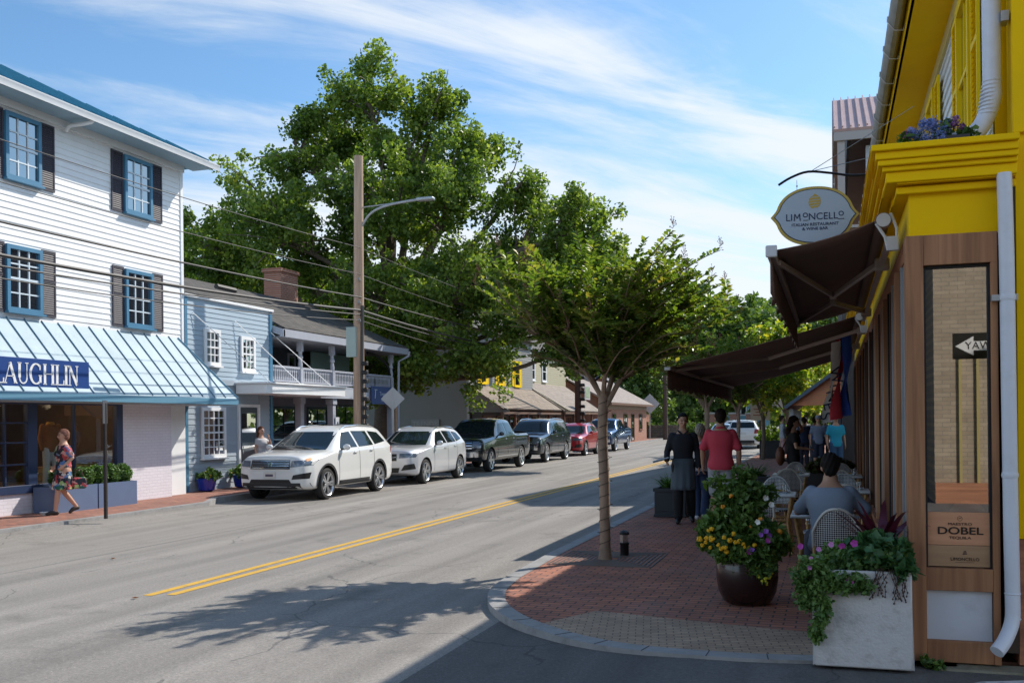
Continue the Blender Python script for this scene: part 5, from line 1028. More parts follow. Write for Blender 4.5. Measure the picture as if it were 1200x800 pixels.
    for p in tips:
        if rg.random() < .42:
            for q in range(16):
                a = rg.uniform(0,6.28); z = rg.uniform(0,.16); e = p+Vector((math.cos(a)*.05*(1-z*4), math.sin(a)*.05*(1-z*4), z)); pan.tube([p+Vector((0,0,z*.6)), e], .002, 3); pan.ell(e, (.006,.006,.006), 5, 3)
    if pan.v: P('seed_panicles', pan, SEEDM, t)
    if lights:
        m = MB(); pts = []
        for i in range(200): a = i*.42; z = .1+i*.0095; r_ = (.074-.005*z)*sc; pts.append((math.cos(a)*r_, math.sin(a)*r_, z))
        m.tube(pts, .0035, 4)
        P('light_string', m, mat('string_cable', (.03,.03,.025), .6), t)
        m = MB()
        for i in range(0,200,6): p = Vector(pts[i]); o_ = Vector((p.x,p.y,0)).normalized(); m.tube([p, p+o_*.028+Vector((0,0,.004))], [.004,.005], 5)
        P('bulbs', m, mat('bulb_dark', (.06,.04,.03), .4), t)
    print('myrtle', n); return t
mt = myrtle('crape_myrtle', 'slim crape myrtle wrapped in a light string at the kerb corner', (-2.66, 11.95, .12), 4, nl=10, nsp=11, spread=1.10)
dup(mt, (-2.95, 25.0, .12), 2.1, 'second crape myrtle up the pavement, seen over the brown awning')
dup(mt, (-2.95, 33.5, .12), 4.0, 'third crape myrtle, its trunk seen just behind the man in red')
MYL2 = leafmat('yellowing_leaf', [(.05,.11,.012),(.10,.19,.02),(.20,.28,.03),(.36,.34,.04),(.5,.34,.04)], .45, .45, 1.0)
def simpletree(name, label, loc, h, rad, seed, lm, per=40, ls=.14, nc=150, zc=.62, group='street trees on the right pavement', trunkr=.1, sq=.8, cat='tree', lob=7):
    rg = random.Random(seed); t = T(name, label, cat, loc, group=group); tr = MB(); limb(tr, [(0,0,-.1),(.05,0,h*.25),(0,.05,h*.55)], trunkr, trunkr*.6, 10); cc_ = []; cr_ = []
    for i in range(lob):
        a = 2*math.pi*i/lob+rg.random(); ro = rad*rg.uniform(.25,.75) if i else 0; c = Vector((math.cos(a)*ro, math.sin(a)*ro, h*zc+rad*sq*rg.uniform(-.45,.6))); lr = rad*rg.uniform(.38,.58)
        limb(tr, [(0,0,h*rg.uniform(.25,.45)), Vector((0,0,h*.4)).lerp(c,.6), c], trunkr*.45, trunkr*.12, 6)
        for q in range(nc//lob):
            d = Vector((rg.gauss(0,1),rg.gauss(0,1),rg.gauss(0,1))).normalized(); e = c+Vector((d.x,d.y,d.z*sq))*lr*rg.uniform(.55,1.12); cc_.append(tuple(e)); cr_.append(rad*rg.uniform(.07,.16))
            if q % 3 == 0: tr.tube([c, e], [trunkr*.12, trunkr*.04], 4, cap=False)
    P('trunk', tr, BARK, t); leafcloud('crown', cc_, per, cr_, ls, lm, t, seed=seed, elong=1.3); return t
simpletree('street_tree', 'yellow green street tree beside the pale notice post', (-2.75, 42.5, .12), 4.6, 2.0, 21, MYL2, 40, .11, 170, .68)
simpletree('street_tree', 'rounded street tree behind the orange canopy', (-2.2, 52, .12), 6.2, 3.1, 22, MYL2, 40, .17, 200, .66)
simpletree('street_tree', 'taller street tree above the far white car', (-2.6, 68, .12), 7.6, 3.6, 23, MYL2, 40, .2, 200, .62)
GR1 = leafmat('far_leaf_green', [(.045,.085,.025),(.075,.135,.03),(.12,.19,.04),(.19,.26,.055)], .5, .3, .3)
f1 = simpletree('background_tree', 'broad green tree closing the street at its far end, left of centre', (-24, 118, 0), 15, 8.5, 31, GR1, 34, .5, 420, .58, 'trees beyond the street end', .4, .9, lob=12)
spots = [(-13,128,1.1,1.0,'round green tree right over the waiter\'s head in the distance'),(-3,122,.95,2.3,'green tree closing the street above the white SUV in the distance'),(6,112,.9,3.9,'green tree beyond the orange canopy at the street end'),(-34,110,1.1,5.0,'green tree rising behind the brick shop roof'),(-46,95,1.15,.7,'green tree far behind the cedar roofed houses'),(-31,78,.9,2.9,'green tree standing behind the grey house'),(-27,60,.75,4.4,'green tree between the grey house and the porch house'),(3,95,.8,1.8,'green tree behind the metal roof building'),(-6,150,1.2,2.8,'hazy green tree farthest down the street axis'),(-24,150,1.3,.4,'tall green tree in the second row beyond the crosswalk'),(-60,120,1.3,3.3,'large green tree at the far left background'),(-33,46,.75,5.2,'green tree behind the big tree and the grey wall'),(-19,97.5,.55,.9,'small leafy tree over the low stone wall')]
for (x, y, s_, rz, l_) in spots: dup(f1, (x, y, 0), rz, l_, scale=(s_, s_, s_))
o = leafcloud('hedge', [(-19+.5*i, 101+.3*(i%3), .5+.3*(i%2)) for i in range(18)], 260, .75, .16, GR1, None, seed=8); tag(o, 'low clipped hedge behind the stone wall at the street end', 'hedge')
rr = np.random.RandomState(77); far_c = []; far_r = []
for i in range(900):
    x = -150+230*rr.rand(); y = 165+25*rr.rand(); z = 9*rr.rand()**.8*(.8+.4*math.sin(x*.11)); far_c.append((x,y,max(.5,z))); far_r.append(1.6+1.2*rr.rand())
o = leafcloud('far_woods', far_c, 22, far_r, 1.0, GR1, None, seed=9); tag(o, 'dense green woods closing the horizon behind the town', 'woods', kind='stuff')
# ------------------------------------------------------------ planters with plants
def blades(name, n, L, w, m, parent, seed, spread=.8, up=1.0, z0=0, r0=.1, curl=.7):
    rg = random.Random(seed); mb = MB()
    for i in range(n):
        a = rg.uniform(0,6.283); r_ = rg.uniform(0,r0); p = Vector((math.cos(a)*r_, math.sin(a)*r_, z0)); d = Vector((math.cos(a)*spread*rg.uniform(.2,1), math.sin(a)*spread*rg.uniform(.2,1), up)).normalized(); l_ = L*rg.uniform(.6,1.1); s_ = Vector((-math.sin(a), math.cos(a), 0)); vs = []; k = 6; c_ = curl*rg.uniform(.4,1.3)
        for j in range(k+1):
            f = j/k; ww = w*(1-f)**.6*(.55+.45*min(1,f*3)); vs += [p-s_*ww/2, p+s_*ww/2+Vector((0,0,ww*.2))]; dd = (d+Vector((math.cos(a)*.3*f*c_, math.sin(a)*.3*f*c_, -c_*f*f*1.4))).normalized(); p = p+dd*l_/k
        mb.add(vs, [(2*j, 2*j+1, 2*j+3, 2*j+2) for j in range(k)])
    return P(name, mb, m, parent, fix=False)
def squareplanter(loc, label, sc, seed, m, plant):
    t = T('square_planter', label, 'planter', loc, group='dark square planters on the right pavement')
    b_ = MB(); w = .27*sc; h = .5*sc
    for a, c in (((-w,-w),(w,-w+.035)),((-w,w-.035),(w,w)),((-w,-w+.035),(-w+.035,w-.035)),((w-.035,-w+.035),(w,w-.035))): b_.box((*a,.0),(*c,h))
    b_.box((-w-.02,-w-.02,h-.06),(w+.02,-w,h)); b_.box((-w-.02,w,h-.06),(w+.02,w+.02,h)); b_.box((-w-.02,-w,h-.06),(-w,w,h)); b_.box((w,-w,h-.06),(w+.02,w,h)); b_.box((-w-.015,-w-.015,0),(w+.015,-w-.001,.05)); b_.box((-w+.06,-w-.008,.1),(w-.06,-w-.001,h-.1))
    P('box', b_, mat('charcoal_planter', (.022,.025,.032), .5), t, bevel=.006); P('soil', MB().box((-w+.03,-w+.03,.05),(w-.03,w-.03,h-.05)), mat('soil', (.04,.028,.02), 1, bump=1), t)
    if plant == 'fern': blades('foliage', 150, .42*sc, .028, leafmat('fern_leaf', [(.03,.08,.015),(.07,.15,.025),(.14,.22,.04)], .45, .3, 4), t, seed, 1.1, .9, h-.05, .15, 1.1)
    else: leafcloud('foliage', blob_pts(90, .42*sc, seed, (0,0,h), 1.0), 14, .07, .07, leafmat('lime_leaf', [(.06,.13,.02),(.14,.24,.03),(.3,.36,.04)], .5, .35, 3), t, seed=seed)
    return t
squareplanter((-2.70,17.6,.12), 'charcoal square planter of spiky fern beside the waiter', 1.0, 3, None, 'fern')
squareplanter((-1.55,21.5,.12), 'charcoal planter of spiky leaves peeking out right of the man in red', 1.0, 5, None, 'fern')
for i, (x, y) in enumerate(((-2.55,44.2),(-2.05,49.5),(-1.8,54.5))): squareplanter((x,y,.12), ['dark planter of lime foliage by the slim grey trunk, nearest of the far row','dark planter of lime foliage under the pale notice, middle of the far row','dark planter of lime foliage beside the people, farthest of the row'][i], 1.5, 8+i, None, 'lime')
# big glazed flower pot
GRN = leafmat('pot_leaf', [(.03,.07,.016),(.07,.14,.03),(.12,.21,.045),(.20,.29,.07)], .45, .25, 5)
t = T('flower_pot', 'large dark glazed pot overflowing with yellow and violet flowers', 'flower pot', (-.76, 9.42, .117))
P('pot', MB().lathe([(.0,0),(.17,0),(.22,.03),(.262,.12),(.28,.24),(.278,.36),(.262,.42),(.27,.44),(.27,.46),(.25,.465),(.24,.44),(.24,.40),(0,.40)], n=40), mat('brown_glaze', (.022,.008,.007), .25, coat=.35, var=.35, vscale=7), t)
P('soil', MB().lathe([(0,.42),(.235,.42)], n=24), mat('soil', (.04,.028,.02), 1, bump=1), t)
rr = np.random.RandomState(12)
def cloudpts(specs, seed):
    rr = np.random.RandomState(seed); o = []
    for (c, r, n) in specs:
        d = rr.normal(size=(n,3)); d /= np.linalg.norm(d, axis=1)[:,None]; o.append(d*(rr.rand(n,1)**.35)*np.array(r)+np.array(c))
    return np.concatenate(o)
pts = cloudpts([((0,0,.56),(.40,.36,.20),230),((-.08,.02,.86),(.24,.22,.22),120),((-.03,.02,1.08),(.12,.12,.16),45),((-.32,-.02,.62),(.14,.14,.16),50),((.20,-.04,.6),(.15,.16,.15),60),((.12,-.24,.40),(.12,.07,.16),40),((.0,-.22,.46),(.25,.08,.1),50)], 12)
leafcloud('foliage', pts, 15, .06, .034, GRN, t, seed=12, elong=2.0)
m = MB()
for i in range(26):
    p = pts[rr.randint(len(pts))]; m.tube([(p[0]*.1,p[1]*.1,.42), (p[0]*.55,p[1]*.55,(p[2]+.42)/2+.04), tuple(p)], .004, 4)
P('stems', m, mat('green_stem', (.05,.08,.02), .7), t)
leafcloud('trailing_sprigs', cloudpts([((.27,.0,.5),(.11,.12,.17),22),((-.2,-.02,1.12),(.2,.15,.1),14),((.16,.05,.98),(.14,.12,.1),24)], 14), 8, .05, .04, leafmat('pot_leaf_light', [(.05,.10,.02),(.09,.17,.03),(.14,.22,.05)], .5, .3, 6), t, seed=15, elong=2.2)
def pompons(name, cs, r, m, parent, seed=1):
    rg = random.Random(seed)
    for c in cs:
        mb = MB(); rr_ = r*rg.uniform(.75,1.2)
        for q in range(13):
            d = Vector((rg.gauss(0,1),rg.gauss(0,1),rg.gauss(0,1))).normalized(); p = Vector(c)+d*rr_*.6; mb.ell(p, (rr_*.45,rr_*.45,rr_*.45), 6, 4)
        P(name, mb, m, parent)
def front(n, seed, cx, cz, rx, rz, yoff):   # flowers over the near side of the bush
    rg = random.Random(seed); o = []
    for i in range(n):
        a = rg.uniform(0,6.283); q = rg.random()**.5; x = cx+rx*q*math.cos(a); z = cz+rz*q*math.sin(a); o.append((x, -yoff*math.sqrt(max(.1,1-q*q*.8))-.02, z))
    return o
pompons('yellow_flower', front(34, 2, -.12, .60, .30, .13, .36), .021, mat('marigold', (.75,.42,.01), .6), t, 2)
pompons('golden_bud', front(26, 6, .16, .36, .10, .17, .30), .013, mat('lime_yellow', (.62,.6,.04), .6), t, 6)
pompons('amber_flower', [(-.12,-.2,1.0),(-.2,-.15,.9),(.05,-.18,.72),(.14,-.24,.8),(.3,-.1,.68)], .024, mat('amber', (.7,.28,.02), .6), t, 7)
def petunias(name, cs, r, m, parent, seed=1):
    rg = random.Random(seed)
    for c in cs:
        mb = MB(); c = Vector(c); nrm = Vector((rg.gauss(0,.35),-1,rg.gauss(.2,.35))).normalized(); u = nrm.cross(Vector((0,0,1))).normalized(); v = u.cross(nrm); R0 = r*rg.uniform(.8,1.15); vs = [c-nrm*R0*-.0+nrm*-.35*R0]
        k = 20
        for i in range(k):
            a = 2*math.pi*i/k; q = R0*(1-.16*abs(math.sin(2.5*a))); vs.append(c+u*math.cos(a)*q+v*math.sin(a)*q+nrm*.12*R0*math.cos(5*a))
        mb.add(vs, [(0, i+1, (i+1)%k+1) for i in range(k)])
        P(name, mb, m, parent, fix=False)
VIO = mat('violet_petal', (.30,.10,.48), .6, trans=.3); MAG = mat('magenta_petal', (.48,.06,.38), .6, trans=.3); PIN = mat('pink_petal', (.62,.25,.55), .6, trans=.3)
petunias('violet_petunia', [(.19,-.30,.70),(.15,-.32,.67),(.22,-.28,.66),(.07,-.36,.54)], .030, VIO, t, 3); petunias('magenta_petunia', [(.21,-.31,.62),(.05,-.36,.52)], .029, MAG, t, 4); petunias('white_bloom', [(.12,-.30,.78),(.18,-.1,.98),(.23,-.1,.92)], .026, mat('white_petal', (.7,.72,.68), .6), t, 5)
# white trough with trailing plants
t = T('white_trough', 'weathered white planter box with trailing petunias at the corner post', 'planter', (.185, 7.16, .117))
b_ = MB(); b_.box((-.315,0,0),(.315,.03,.66)); b_.box((-.315,.72,0),(.315,.75,.66)); b_.box((-.315,.03,0),(-.285,.72,.66)); b_.box((.285,.03,0),(.315,.72,.66))
P('box', b_, mat('weathered_white', (.56,.55,.54), .8, var=.08, vscale=4, bump=.6, bscale=60, stain=(.22,.20,.18), sscale=9, samt=.55), t, bevel=.012)
P('soil', MB().box((-.28,.03,.1),(.28,.72,.6)), mat('soil', (.04,.028,.02), 1, bump=1), t)
leafcloud('foliage', cloudpts([((-.02,.35,.70),(.28,.33,.12),190),((.15,.25,.72),(.18,.26,.10),70),((-.30,.05,.64),(.16,.14,.11),80),((-.36,-.02,.5),(.07,.06,.13),38),((-.20,-.04,.58),(.14,.04,.07),40),((-.26,-.05,.42),(.05,.035,.12),24),((-.30,-.04,.26),(.045,.03,.07),14),((-.05,-.03,.58),(.15,.03,.05),30)], 22), 14, .045, .026, leafmat('trough_leaf', [(.05,.10,.03),(.10,.19,.05),(.18,.29,.08)], .5, .25, 6), t, seed=22, elong=1.7)
leafcloud('broad_leaves', cloudpts([((.12,.2,.78),(.2,.24,.10),60),((.26,.05,.68),(.07,.06,.06),14)], 24), 9, .05, .055, leafmat('trough_leaf2', [(.03,.08,.03),(.05,.13,.045),(.08,.17,.06)], .45, .2, 6), t, seed=25, elong=1.8)
m = MB(); rg = random.Random(3)
for i in range(16):
    x = rg.uniform(.02,.29); p = Vector((x,-.012,.66)); q = [Vector((x,.02,.68)), p]
    for s_ in range(5): p = p+Vector((rg.uniform(-.02,.02), rg.uniform(-.004,.002), -rg.uniform(.015,.05))); q.append(p)
    m.tube(q, .0022, 4)
    for s_ in q[2:]: m.ell(s_, (.007,.004,.008), 5, 3)
P('dry_vines', m, mat('dry_vine', (.07,.04,.03), .9), t)
petunias('magenta_petunia', [(-.13,-.02,.83),(-.05,-.03,.85),(-.40,-.03,.82),(-.08,-.07,.60)], .026, MAG, t, 6); petunias('pink_petunia', [(-.20,-.04,.84),(-.28,.0,.80),(-.33,-.04,.74),(-.34,-.06,.68)], .021, PIN, t, 7)
m = blades('red_cordyline', 26, .5, .085, mat('burgundy_leaf', (.085,.012,.028), .35, var=.4, vscale=9, coat=.2), t, 9, .95, .85, .70, .05, .85); m.location = (.14,.42,.02)
# small leaf litter and debris
m = MB(); rg = random.Random(9)
for i in range(70):
    x, y = rg.gauss(-.75,.22), rg.gauss(8.75,.16); m.quad(*[(x+rg.uniform(-.009,.009), y+rg.uniform(-.009,.009), .121+rg.uniform(0,.002)) for _ in range(4)])
o = P('fallen_petals', m, mat('petal_litter', (.45,.2,.08), .8), fix=False); tag(o, 'scattered orange petals on the bricks before the dark pot', 'petals', kind='stuff')
for i, (x, y, l_) in enumerate(((-6.95,8.7,'orange fallen leaf at the near end of the yellow lines'),(-4.05,7.45,'small dry leaf on the asphalt left of the tree shadow tip'),(-3.15,8.0,'curled brown leaf on the road just off the rounded kerb'),(-9.3,11.2,'dry tan leaf alone in the near lane'),(-3.45,8.9,'pale leaf at the edge of the tree shadow by the kerb'))):
    rg = random.Random(i); m = MB(); vs = []
    for q in range(10): a = q*.628; r_ = .035*(1 if q % 2 else .5)*rg.uniform(.8,1.3); vs.append((math.cos(a)*r_, math.sin(a)*r_, .008+rg.uniform(0,.02)))
    vs.append((0,0,.006)); m.add(vs, [(q,(q+1)%10,10) for q in range(10)]); o = P('fallen_leaf', m, mat('dry_leaf', (.42,.2,.09), .8), fix=False); o.location = (x,y,.003); tag(o, l_, 'leaf', 'fallen leaves on the road')
o = leafcloud('weeds', [(.62,7.36,.13),(.68,7.34,.125),(.6,7.42,.14)], 30, .04, .03, GRN, None, seed=4); tag(o, 'small green weeds at the foot of the corner post', 'weeds', kind='stuff')
# ------------------------------------------------------------ vehicles (local: front towards -Y, kerb side -X)
TYRE = mat('tyre_rubber', (.022,.022,.022), .85); RIM = mat('alloy_rim', (.55,.56,.58), .3, metal=.85); CHR = mat('chrome', (.75,.76,.78), .12, metal=1); CLAD = mat('black_cladding', (.025,.025,.027), .6); CGL = mat('car_glass', (.010,.016,.019), .04, spec=.45)
TL = mat('tail_lamp_red', (.35,.01,.012), .2, coat=.6); HLM = mat('headlamp_lens', (.10,.13,.17), .08, spec=.9, coat=1); GRI = mat('grille_black', (.012,.012,.013), .4)
WELL = mat('wheel_well', (.008,.008,.008), .95)
def wheel_mesh(r, w=.235, spokes=5, style=0):
    t = MB().lathe([(r*.66,-w*.46),(r*.78,-w*.5),(r*.93,-w*.47),(r,-w*.32),(r,w*.32),(r*.93,w*.47),(r*.80,w*.5),(r*.72,w*.46)], n=40, axis='X', cap=False)
    rm = MB().lathe([(r*.70,-w*.45),(r*.67,-w*.1),(r*.66,w*.3),(r*.68,w*.42),(r*.74,w*.50),(r*.75,w*.47)], n=40, axis='X', cap=False)
    rm.lathe([(.0,w*.30),(.05,w*.34),(.075,w*.33),(.08,w*.22),(.08,-.02)], n=20, axis='X')
    for i in range(spokes):
        for o in ((-.10,.10) if style == 0 else (0,)):
            a = 2*math.pi*i/spokes+o; b = 2*math.pi*i/spokes+o*1.9
            p0 = (w*.28, math.cos(a)*.05, math.sin(a)*.05); p1 = (w*.40, math.cos(b)*r*.70, math.sin(b)*r*.70); rm.bar(p0, p1, .05 if style == 0 else .075, .03, up=(1,0,0))
    dk = MB().lathe([(0,-.02),(r*.66,-.02),(r*.66,-.01),(0,-.01)], n=24, axis='X')
    return t, rm, dk
def car(name, label, cat, loc, spec, group):
    t = T(name, label, cat, loc, rz=spec.get('rz', 0), group=group)
    L, Wd, top, belt, z0 = spec['L'], spec['W'], spec['top'], spec['belt'], spec.get('z0', .26)
    paint = spec['paint']
    def ip(tab, s):
        for (a, b), (c, d) in zip(tab[:-1], tab[1:]):
            if s <= c: return b+(d-b)*(s-a)/(c-a)
        return tab[-1][1]
    ss = sorted(set([q[0] for q in top]+[i*L/26 for i in range(27)])); ss = [s for i, s in enumerate(ss) if i == 0 or s-ss[i-1] > .035]
    if ss[-1] < L-.001: ss.append(L)
    hw = spec['hw']; rings = []; tb = spec.get('tumble', .26)
    for s in ss:
        w = ip(hw, s)*Wd/2; zt = ip(top, s); zb = ip(belt, s); f = min(1, max(0, (zt-zb)/.5)); zz0 = z0+max(0, .10*(1-s/.25))+max(0, .12*(1-(L-s)/.3))
        zbe = min(zb, zt-.05); wr = w*(.93-tb*f) ; sh = .98 if f > .1 else .95
        r = [(0,zz0),(.8*w,zz0),(.95*w,zz0+.03),(.985*w,zz0+.10),(w,zz0+.26),(w*1.0,(zz0+.26+zbe)/2),(w*.985,zbe-.07),(w*sh,zbe)]
        for q in (.33,.66): r.append((w*sh+(wr-w*sh)*q-(.0), zbe+(zt-.04-zbe)*q))
        r += [(wr,zt-.04),(wr-.07,zt),(wr*.5,zt+.018*(1+f)),(0,zt+.024*(1+f))]
        rings.append([(x, s, z) for x, z in r])
    k = len(rings[0]); vs = []; fs = []
    for r in rings: vs += r+[(-x, y, z) for x, y, z in r[1:-1]][::-1]
    K = 2*k-2
    for i in range(len(rings)-1):
        for j in range(K): fs.append((i*K+j, i*K+(j+1)%K, (i+1)*K+(j+1)%K, (i+1)*K+j))
    # caps built from quads across the section
    for base, flip in ((0, False), ((len(rings)-1)*K, True)):
        for j in range(k-1):
            a, b = base+j, base+j+1; c, d = base+(K-j-1)%K if j+1 < k-0 else 0, base+(K-j)%K
            q = [a, b, base+(K-(j+1))%K, base+(K-j)%K]; u = []
            for v in q:
                if v not in u: u.append(v)
            if len(u) >= 3: fs.append(tuple(u[::-1] if not flip else u))
    mb = MB().add(vs, fs); me = mb.mesh('body', paint); b = bmesh.new(); b.from_mesh(me); bmesh.ops.recalc_face_normals(b, faces=b.faces); b.to_mesh(me); b.free()
    tmp = link('tmp', me); sb = tmp.modifiers.new('s', 'SUBSURF'); sb.levels = 2; sb.render_levels = 2
    cut = MB(); wr_ = spec['wr']; 
    for wy in spec['wheels']:
        for sg in (-1, 1): cut.lathe([(0,-.2),(wr_+.055,-.2),(wr_+.055,.2),(0,.2)], (sg*(Wd/2-.07), wy, wr_+.01), 36, 'X')
    if 'bed' in spec: y0, y1, bz = spec['bed']; cut.box((-Wd/2+.13, y0, bz), (Wd/2-.13, y1, 2.6))
    cm_ = cut.mesh('cut', WELL); finish(cm_, smooth=False); co = link('cut', cm_); bo = tmp.modifiers.new('b', 'BOOLEAN'); bo.operation = 'DIFFERENCE'; bo.object = co; bo.solver = 'EXACT'; bo.use_self = True; bo.material_mode = 'TRANSFER'
    dg = bpy.context.evaluated_depsgraph_get(); ev = tmp.evaluated_get(dg); body = bpy.data.meshes.new_from_object(ev); bvh = BVHTree.FromObject(ev, dg)
    bpy.data.objects.remove(tmp); bpy.data.objects.remove(co)
    body.polygons.foreach_set('use_smooth', [True]*len(body.polygons)); body.set_sharp_from_angle(angle=R_(50)); bo_ = link('body', body, t)
    def proj(p, d, off):
        h = bvh.ray_cast(Vector(p), Vector(d))
        if h[0] is None: return None
        return h[0]-Vector(d)*off
    def side(poly, sg, off=.006, n=8, m=5):   # poly: 4 corners (s,z)
        A, B, C, D = [Vector(q) for q in poly]; g = MB(); rows = []; 
        for i in range(n+1):
            row = []
            for j in range(m+1):
                u, v = i/n, j/m; q = (A*(1-u)+B*u)*(1-v)+(D*(1-u)+C*u)*v; h = proj((sg*3, q.x, q.y), (-sg, 0, 0), off); row.append(h)
            rows.append(row)
        return grid(rows)
    def frontp(poly, off=.006, n=10, m=4, dr=1):   # poly corners (x,z) seen from the front (dr=1) or rear (-1)
        A, B, C, D = [Vector(q) for q in poly]; rows = []
        for i in range(n+1):
            row = []
            for j in range(m+1):
                u, v = i/n, j/m; q = (A*(1-u)+B*u)*(1-v)+(D*(1-u)+C*u)*v; row.append(proj((q.x, -2 if dr > 0 else L+2, q.y), (0, dr, 0), off))
            rows.append(row)
        return grid(rows)
    def grid(rows):
        g = MB(); vs = []; ix = {}
        for i, r in enumerate(rows):
            for j, p in enumerate(r):
                if p is not None: ix[(i,j)] = len(vs); vs.append(tuple(p))
        fs = []
        for i in range(len(rows)-1):
            for j in range(len(rows[0])-1):
                q = [(i,j),(i+1,j),(i+1,j+1),(i,j+1)]
                if all(c in ix for c in q): fs.append(tuple(ix[c] for c in q))
        g.add(vs, fs); return g
    def merge(*gs):
        m = MB()
        for g in gs: m.add(g.v, g.f)
        return m
    def addp(nm, g, m, par=None, solid=.0):
        o = P(nm, g, m, par or t, ang=60, fix=True); return o
    # windows
    wsx = spec['ws']      # windscreen corners (x,z)
    addp('windscreen', frontp(wsx, .007, 14, 8), CGL)
    for w_ in spec['sidewin']:
        for sg in (1, -1): addp('side_window', side(w_, sg, .007), CGL)
    if 'rearwin' in spec: addp('rear_window', frontp(spec['rearwin'], .007, 12, 5, -1), CGL)
    # seams and handles
    sm = []
    for (s, za, zb) in spec['seams']:
        for sg in (1, -1): sm.append(side([(s-.006,za),(s+.006,za),(s+.006,zb),(s-.006,zb)], sg, .003, 1, 10))
    if sm: addp('door_seams', merge(*sm), WELL)
    hm = MB()
    for (s, z) in spec['handles']:
        for sg in (1, -1):
            h = proj((sg*3, s, z), (-sg,0,0), .018)
            if h is not None: hm.cbox(tuple(h), (.03, .17, .03))
    if hm.v: P('door_handle', hm, spec.get('handlem', paint), t, bevel=.008)
    for sg in (1, -1):
        s, z = spec['mirror']; h = proj((sg*3, s, z-.03), (-sg,0,0), 0)
        if h is None: continue
        mm_ = MB().ell((h.x+sg*.14, h.y-.03, z+.03), (.10,.065,.075), 14, 8); mo = P('wing_mirror', mm_, spec.get('mirrorm', paint), t); P('mirror_stalk', MB().box((h.x-sg*.02, h.y-.05, z-.04), (h.x+sg*.1, h.y+.0, z-.0)), CLAD, mo, bevel=.01)
    # cladding
    if spec.get('clad'):
        zc_ = spec['clad']; g = []
        f_, r_ = spec['wheels']
        for sg in (1, -1): g.append(side([(f_+wr_+.05,z0+.02),(r_-wr_-.05,z0+.02),(r_-wr_-.05,zc_),(f_+wr_+.05,zc_)], sg, .012, 12, 3))
        addp('sill_cladding', merge(*g), spec.get('cladm', CLAD))
        g = []
        for wy in spec['wheels']:
            for sg in (1, -1):
                rows = []
                for i in range(25):
                    a = math.pi*(-.08+1.16*i/24); row = []
                    for rr2 in (wr_+.058, wr_+.075, wr_+.105): row.append(proj((sg*3, wy+math.cos(a)*rr2, wr_+.01+math.sin(a)*rr2), (-sg,0,0), .012))
                    rows.append(row)
                addp('arch_trim', grid(rows), spec.get('cladm', CLAD))
    for (nm, poly, m, mirror, off) in spec['front']:
        o = addp(nm, frontp(poly, off, 12, 4), m)
        if mirror: addp(nm, frontp([(-x, z) for x, z in poly], off, 12, 4), m)
    for (nm, poly, m) in spec.get('sidebits', []):
        for sg in (1, -1): addp(nm, side(poly, sg, .010), m)
    for (nm, poly, m, mirror) in spec.get('rear', []):
        addp(nm, frontp(poly, .008, 8, 4, -1), m)
        if mirror: addp(nm, frontp([(-x, z) for x, z in poly], .008, 8, 4, -1), m)
    if 'grille' in spec:
        x0, x1, za, zb, nbar, gm = spec['grille']; g = []
        for i in range(nbar):
            z = za+(zb-za)*(i+.5)/nbar; g.append(frontp([(-x1,z-.016),(x1,z-.016),(x1,z+.016),(-x1,z+.016)], .022, 14, 1))
        addp('grille_bars', merge(*g), gm)
    if spec.get('sunroof'):
        ya, yb, xr_ = spec['sunroof']; rows = []
        for i in range(9): rows.append([proj((-xr_+2*xr_*i/8, ya+(yb-ya)*j/5, 3), (0,0,-1), .006) for j in range(6)])
        addp('sunroof', grid(rows), CGL)
    wl = MB()
    for xa, xb in ((-.08,-.66),(.42,-.10)):      # wipers lie on the foot of the windscreen
        pts = [proj((xa+(xb-xa)*q/5, -2, wsx[0][1]+.035+.03*q/5), (0,1,0), .018) for q in range(6)]
        if all(p_ is not None for p_ in pts): wl = MB().tube(pts, .009, 5); P('wiper', wl, CLAD, t)
    if spec.get('rails'):
        ya, yb, xr = spec['rails']; rl = MB()
        for sg in (1, -1):
            pts = []
            for i in range(9):
                y = ya+(yb-ya)*i/8; h = proj((sg*xr, y, 3), (0,0,-1), .045 if 0 < i < 8 else .005); pts.append(h if h is not None else Vector((sg*xr,y,1.7)))
            rl.tube(pts, .018, 6)
        P('roof_rails', rl, spec.get('railm', CHR), t)
    tm, rm, dk = wheel_mesh(wr_, spokes=spec.get('spokes', 5), style=spec.get('wstyle', 0))
    tme = tm.mesh('tyre', TYRE); finish(tme); rme = rm.mesh('rim', spec.get('rim', RIM)); finish(rme); dme = dk.mesh('brake', WELL); finish(dme)
    for wy in spec['wheels']:
        for sg in (1, -1):
            wh = link('wheel', tme, t); wh.location = (sg*(Wd/2-.125), wy, wr_); wh.rotation_euler = (0,0,0 if sg > 0 else math.pi); link('rim', rme, wh); link('brake', dme, wh)
    if 'plate' in spec:
        px_, pz_ = spec['plate']; h = proj((px_, -2, pz_), (0,1,0), .02)
        if h is not None: pl = P('number_plate', MB().cbox((px_, h.y, pz_), (.31,.012,.155)), mat('plate_white', (.62,.60,.56), .5), t, bevel=.004); P('plate_print', MB().box((px_-.10,h.y-.009,pz_-.03),(px_+.10,h.y-.0062,pz_+.025)), mat('plate_ink', (.1,.08,.12), .6), pl)
    if 'emblem' in spec:
        px_, pz_, es = spec['emblem']; h = proj((px_, -2, pz_), (0,1,0), .03)
        if h is not None: P('emblem', MB().bar((px_-es*.6,h.y,pz_-es),(px_-es*.75,h.y,pz_+es),es*.3).bar((px_+es*.6,h.y,pz_-es),(px_+es*.75,h.y,pz_+es),es*.3).bar((px_-es*.6,h.y,pz_),(px_+es*.6,h.y,pz_),es*.3) if spec.get('emb') == 'H' else MB().lathe([(0,-.01),(es,-.008),(es,.008),(0,.01)], (px_, h.y, pz_), 20, 'Y'), CHR, t)
    return t
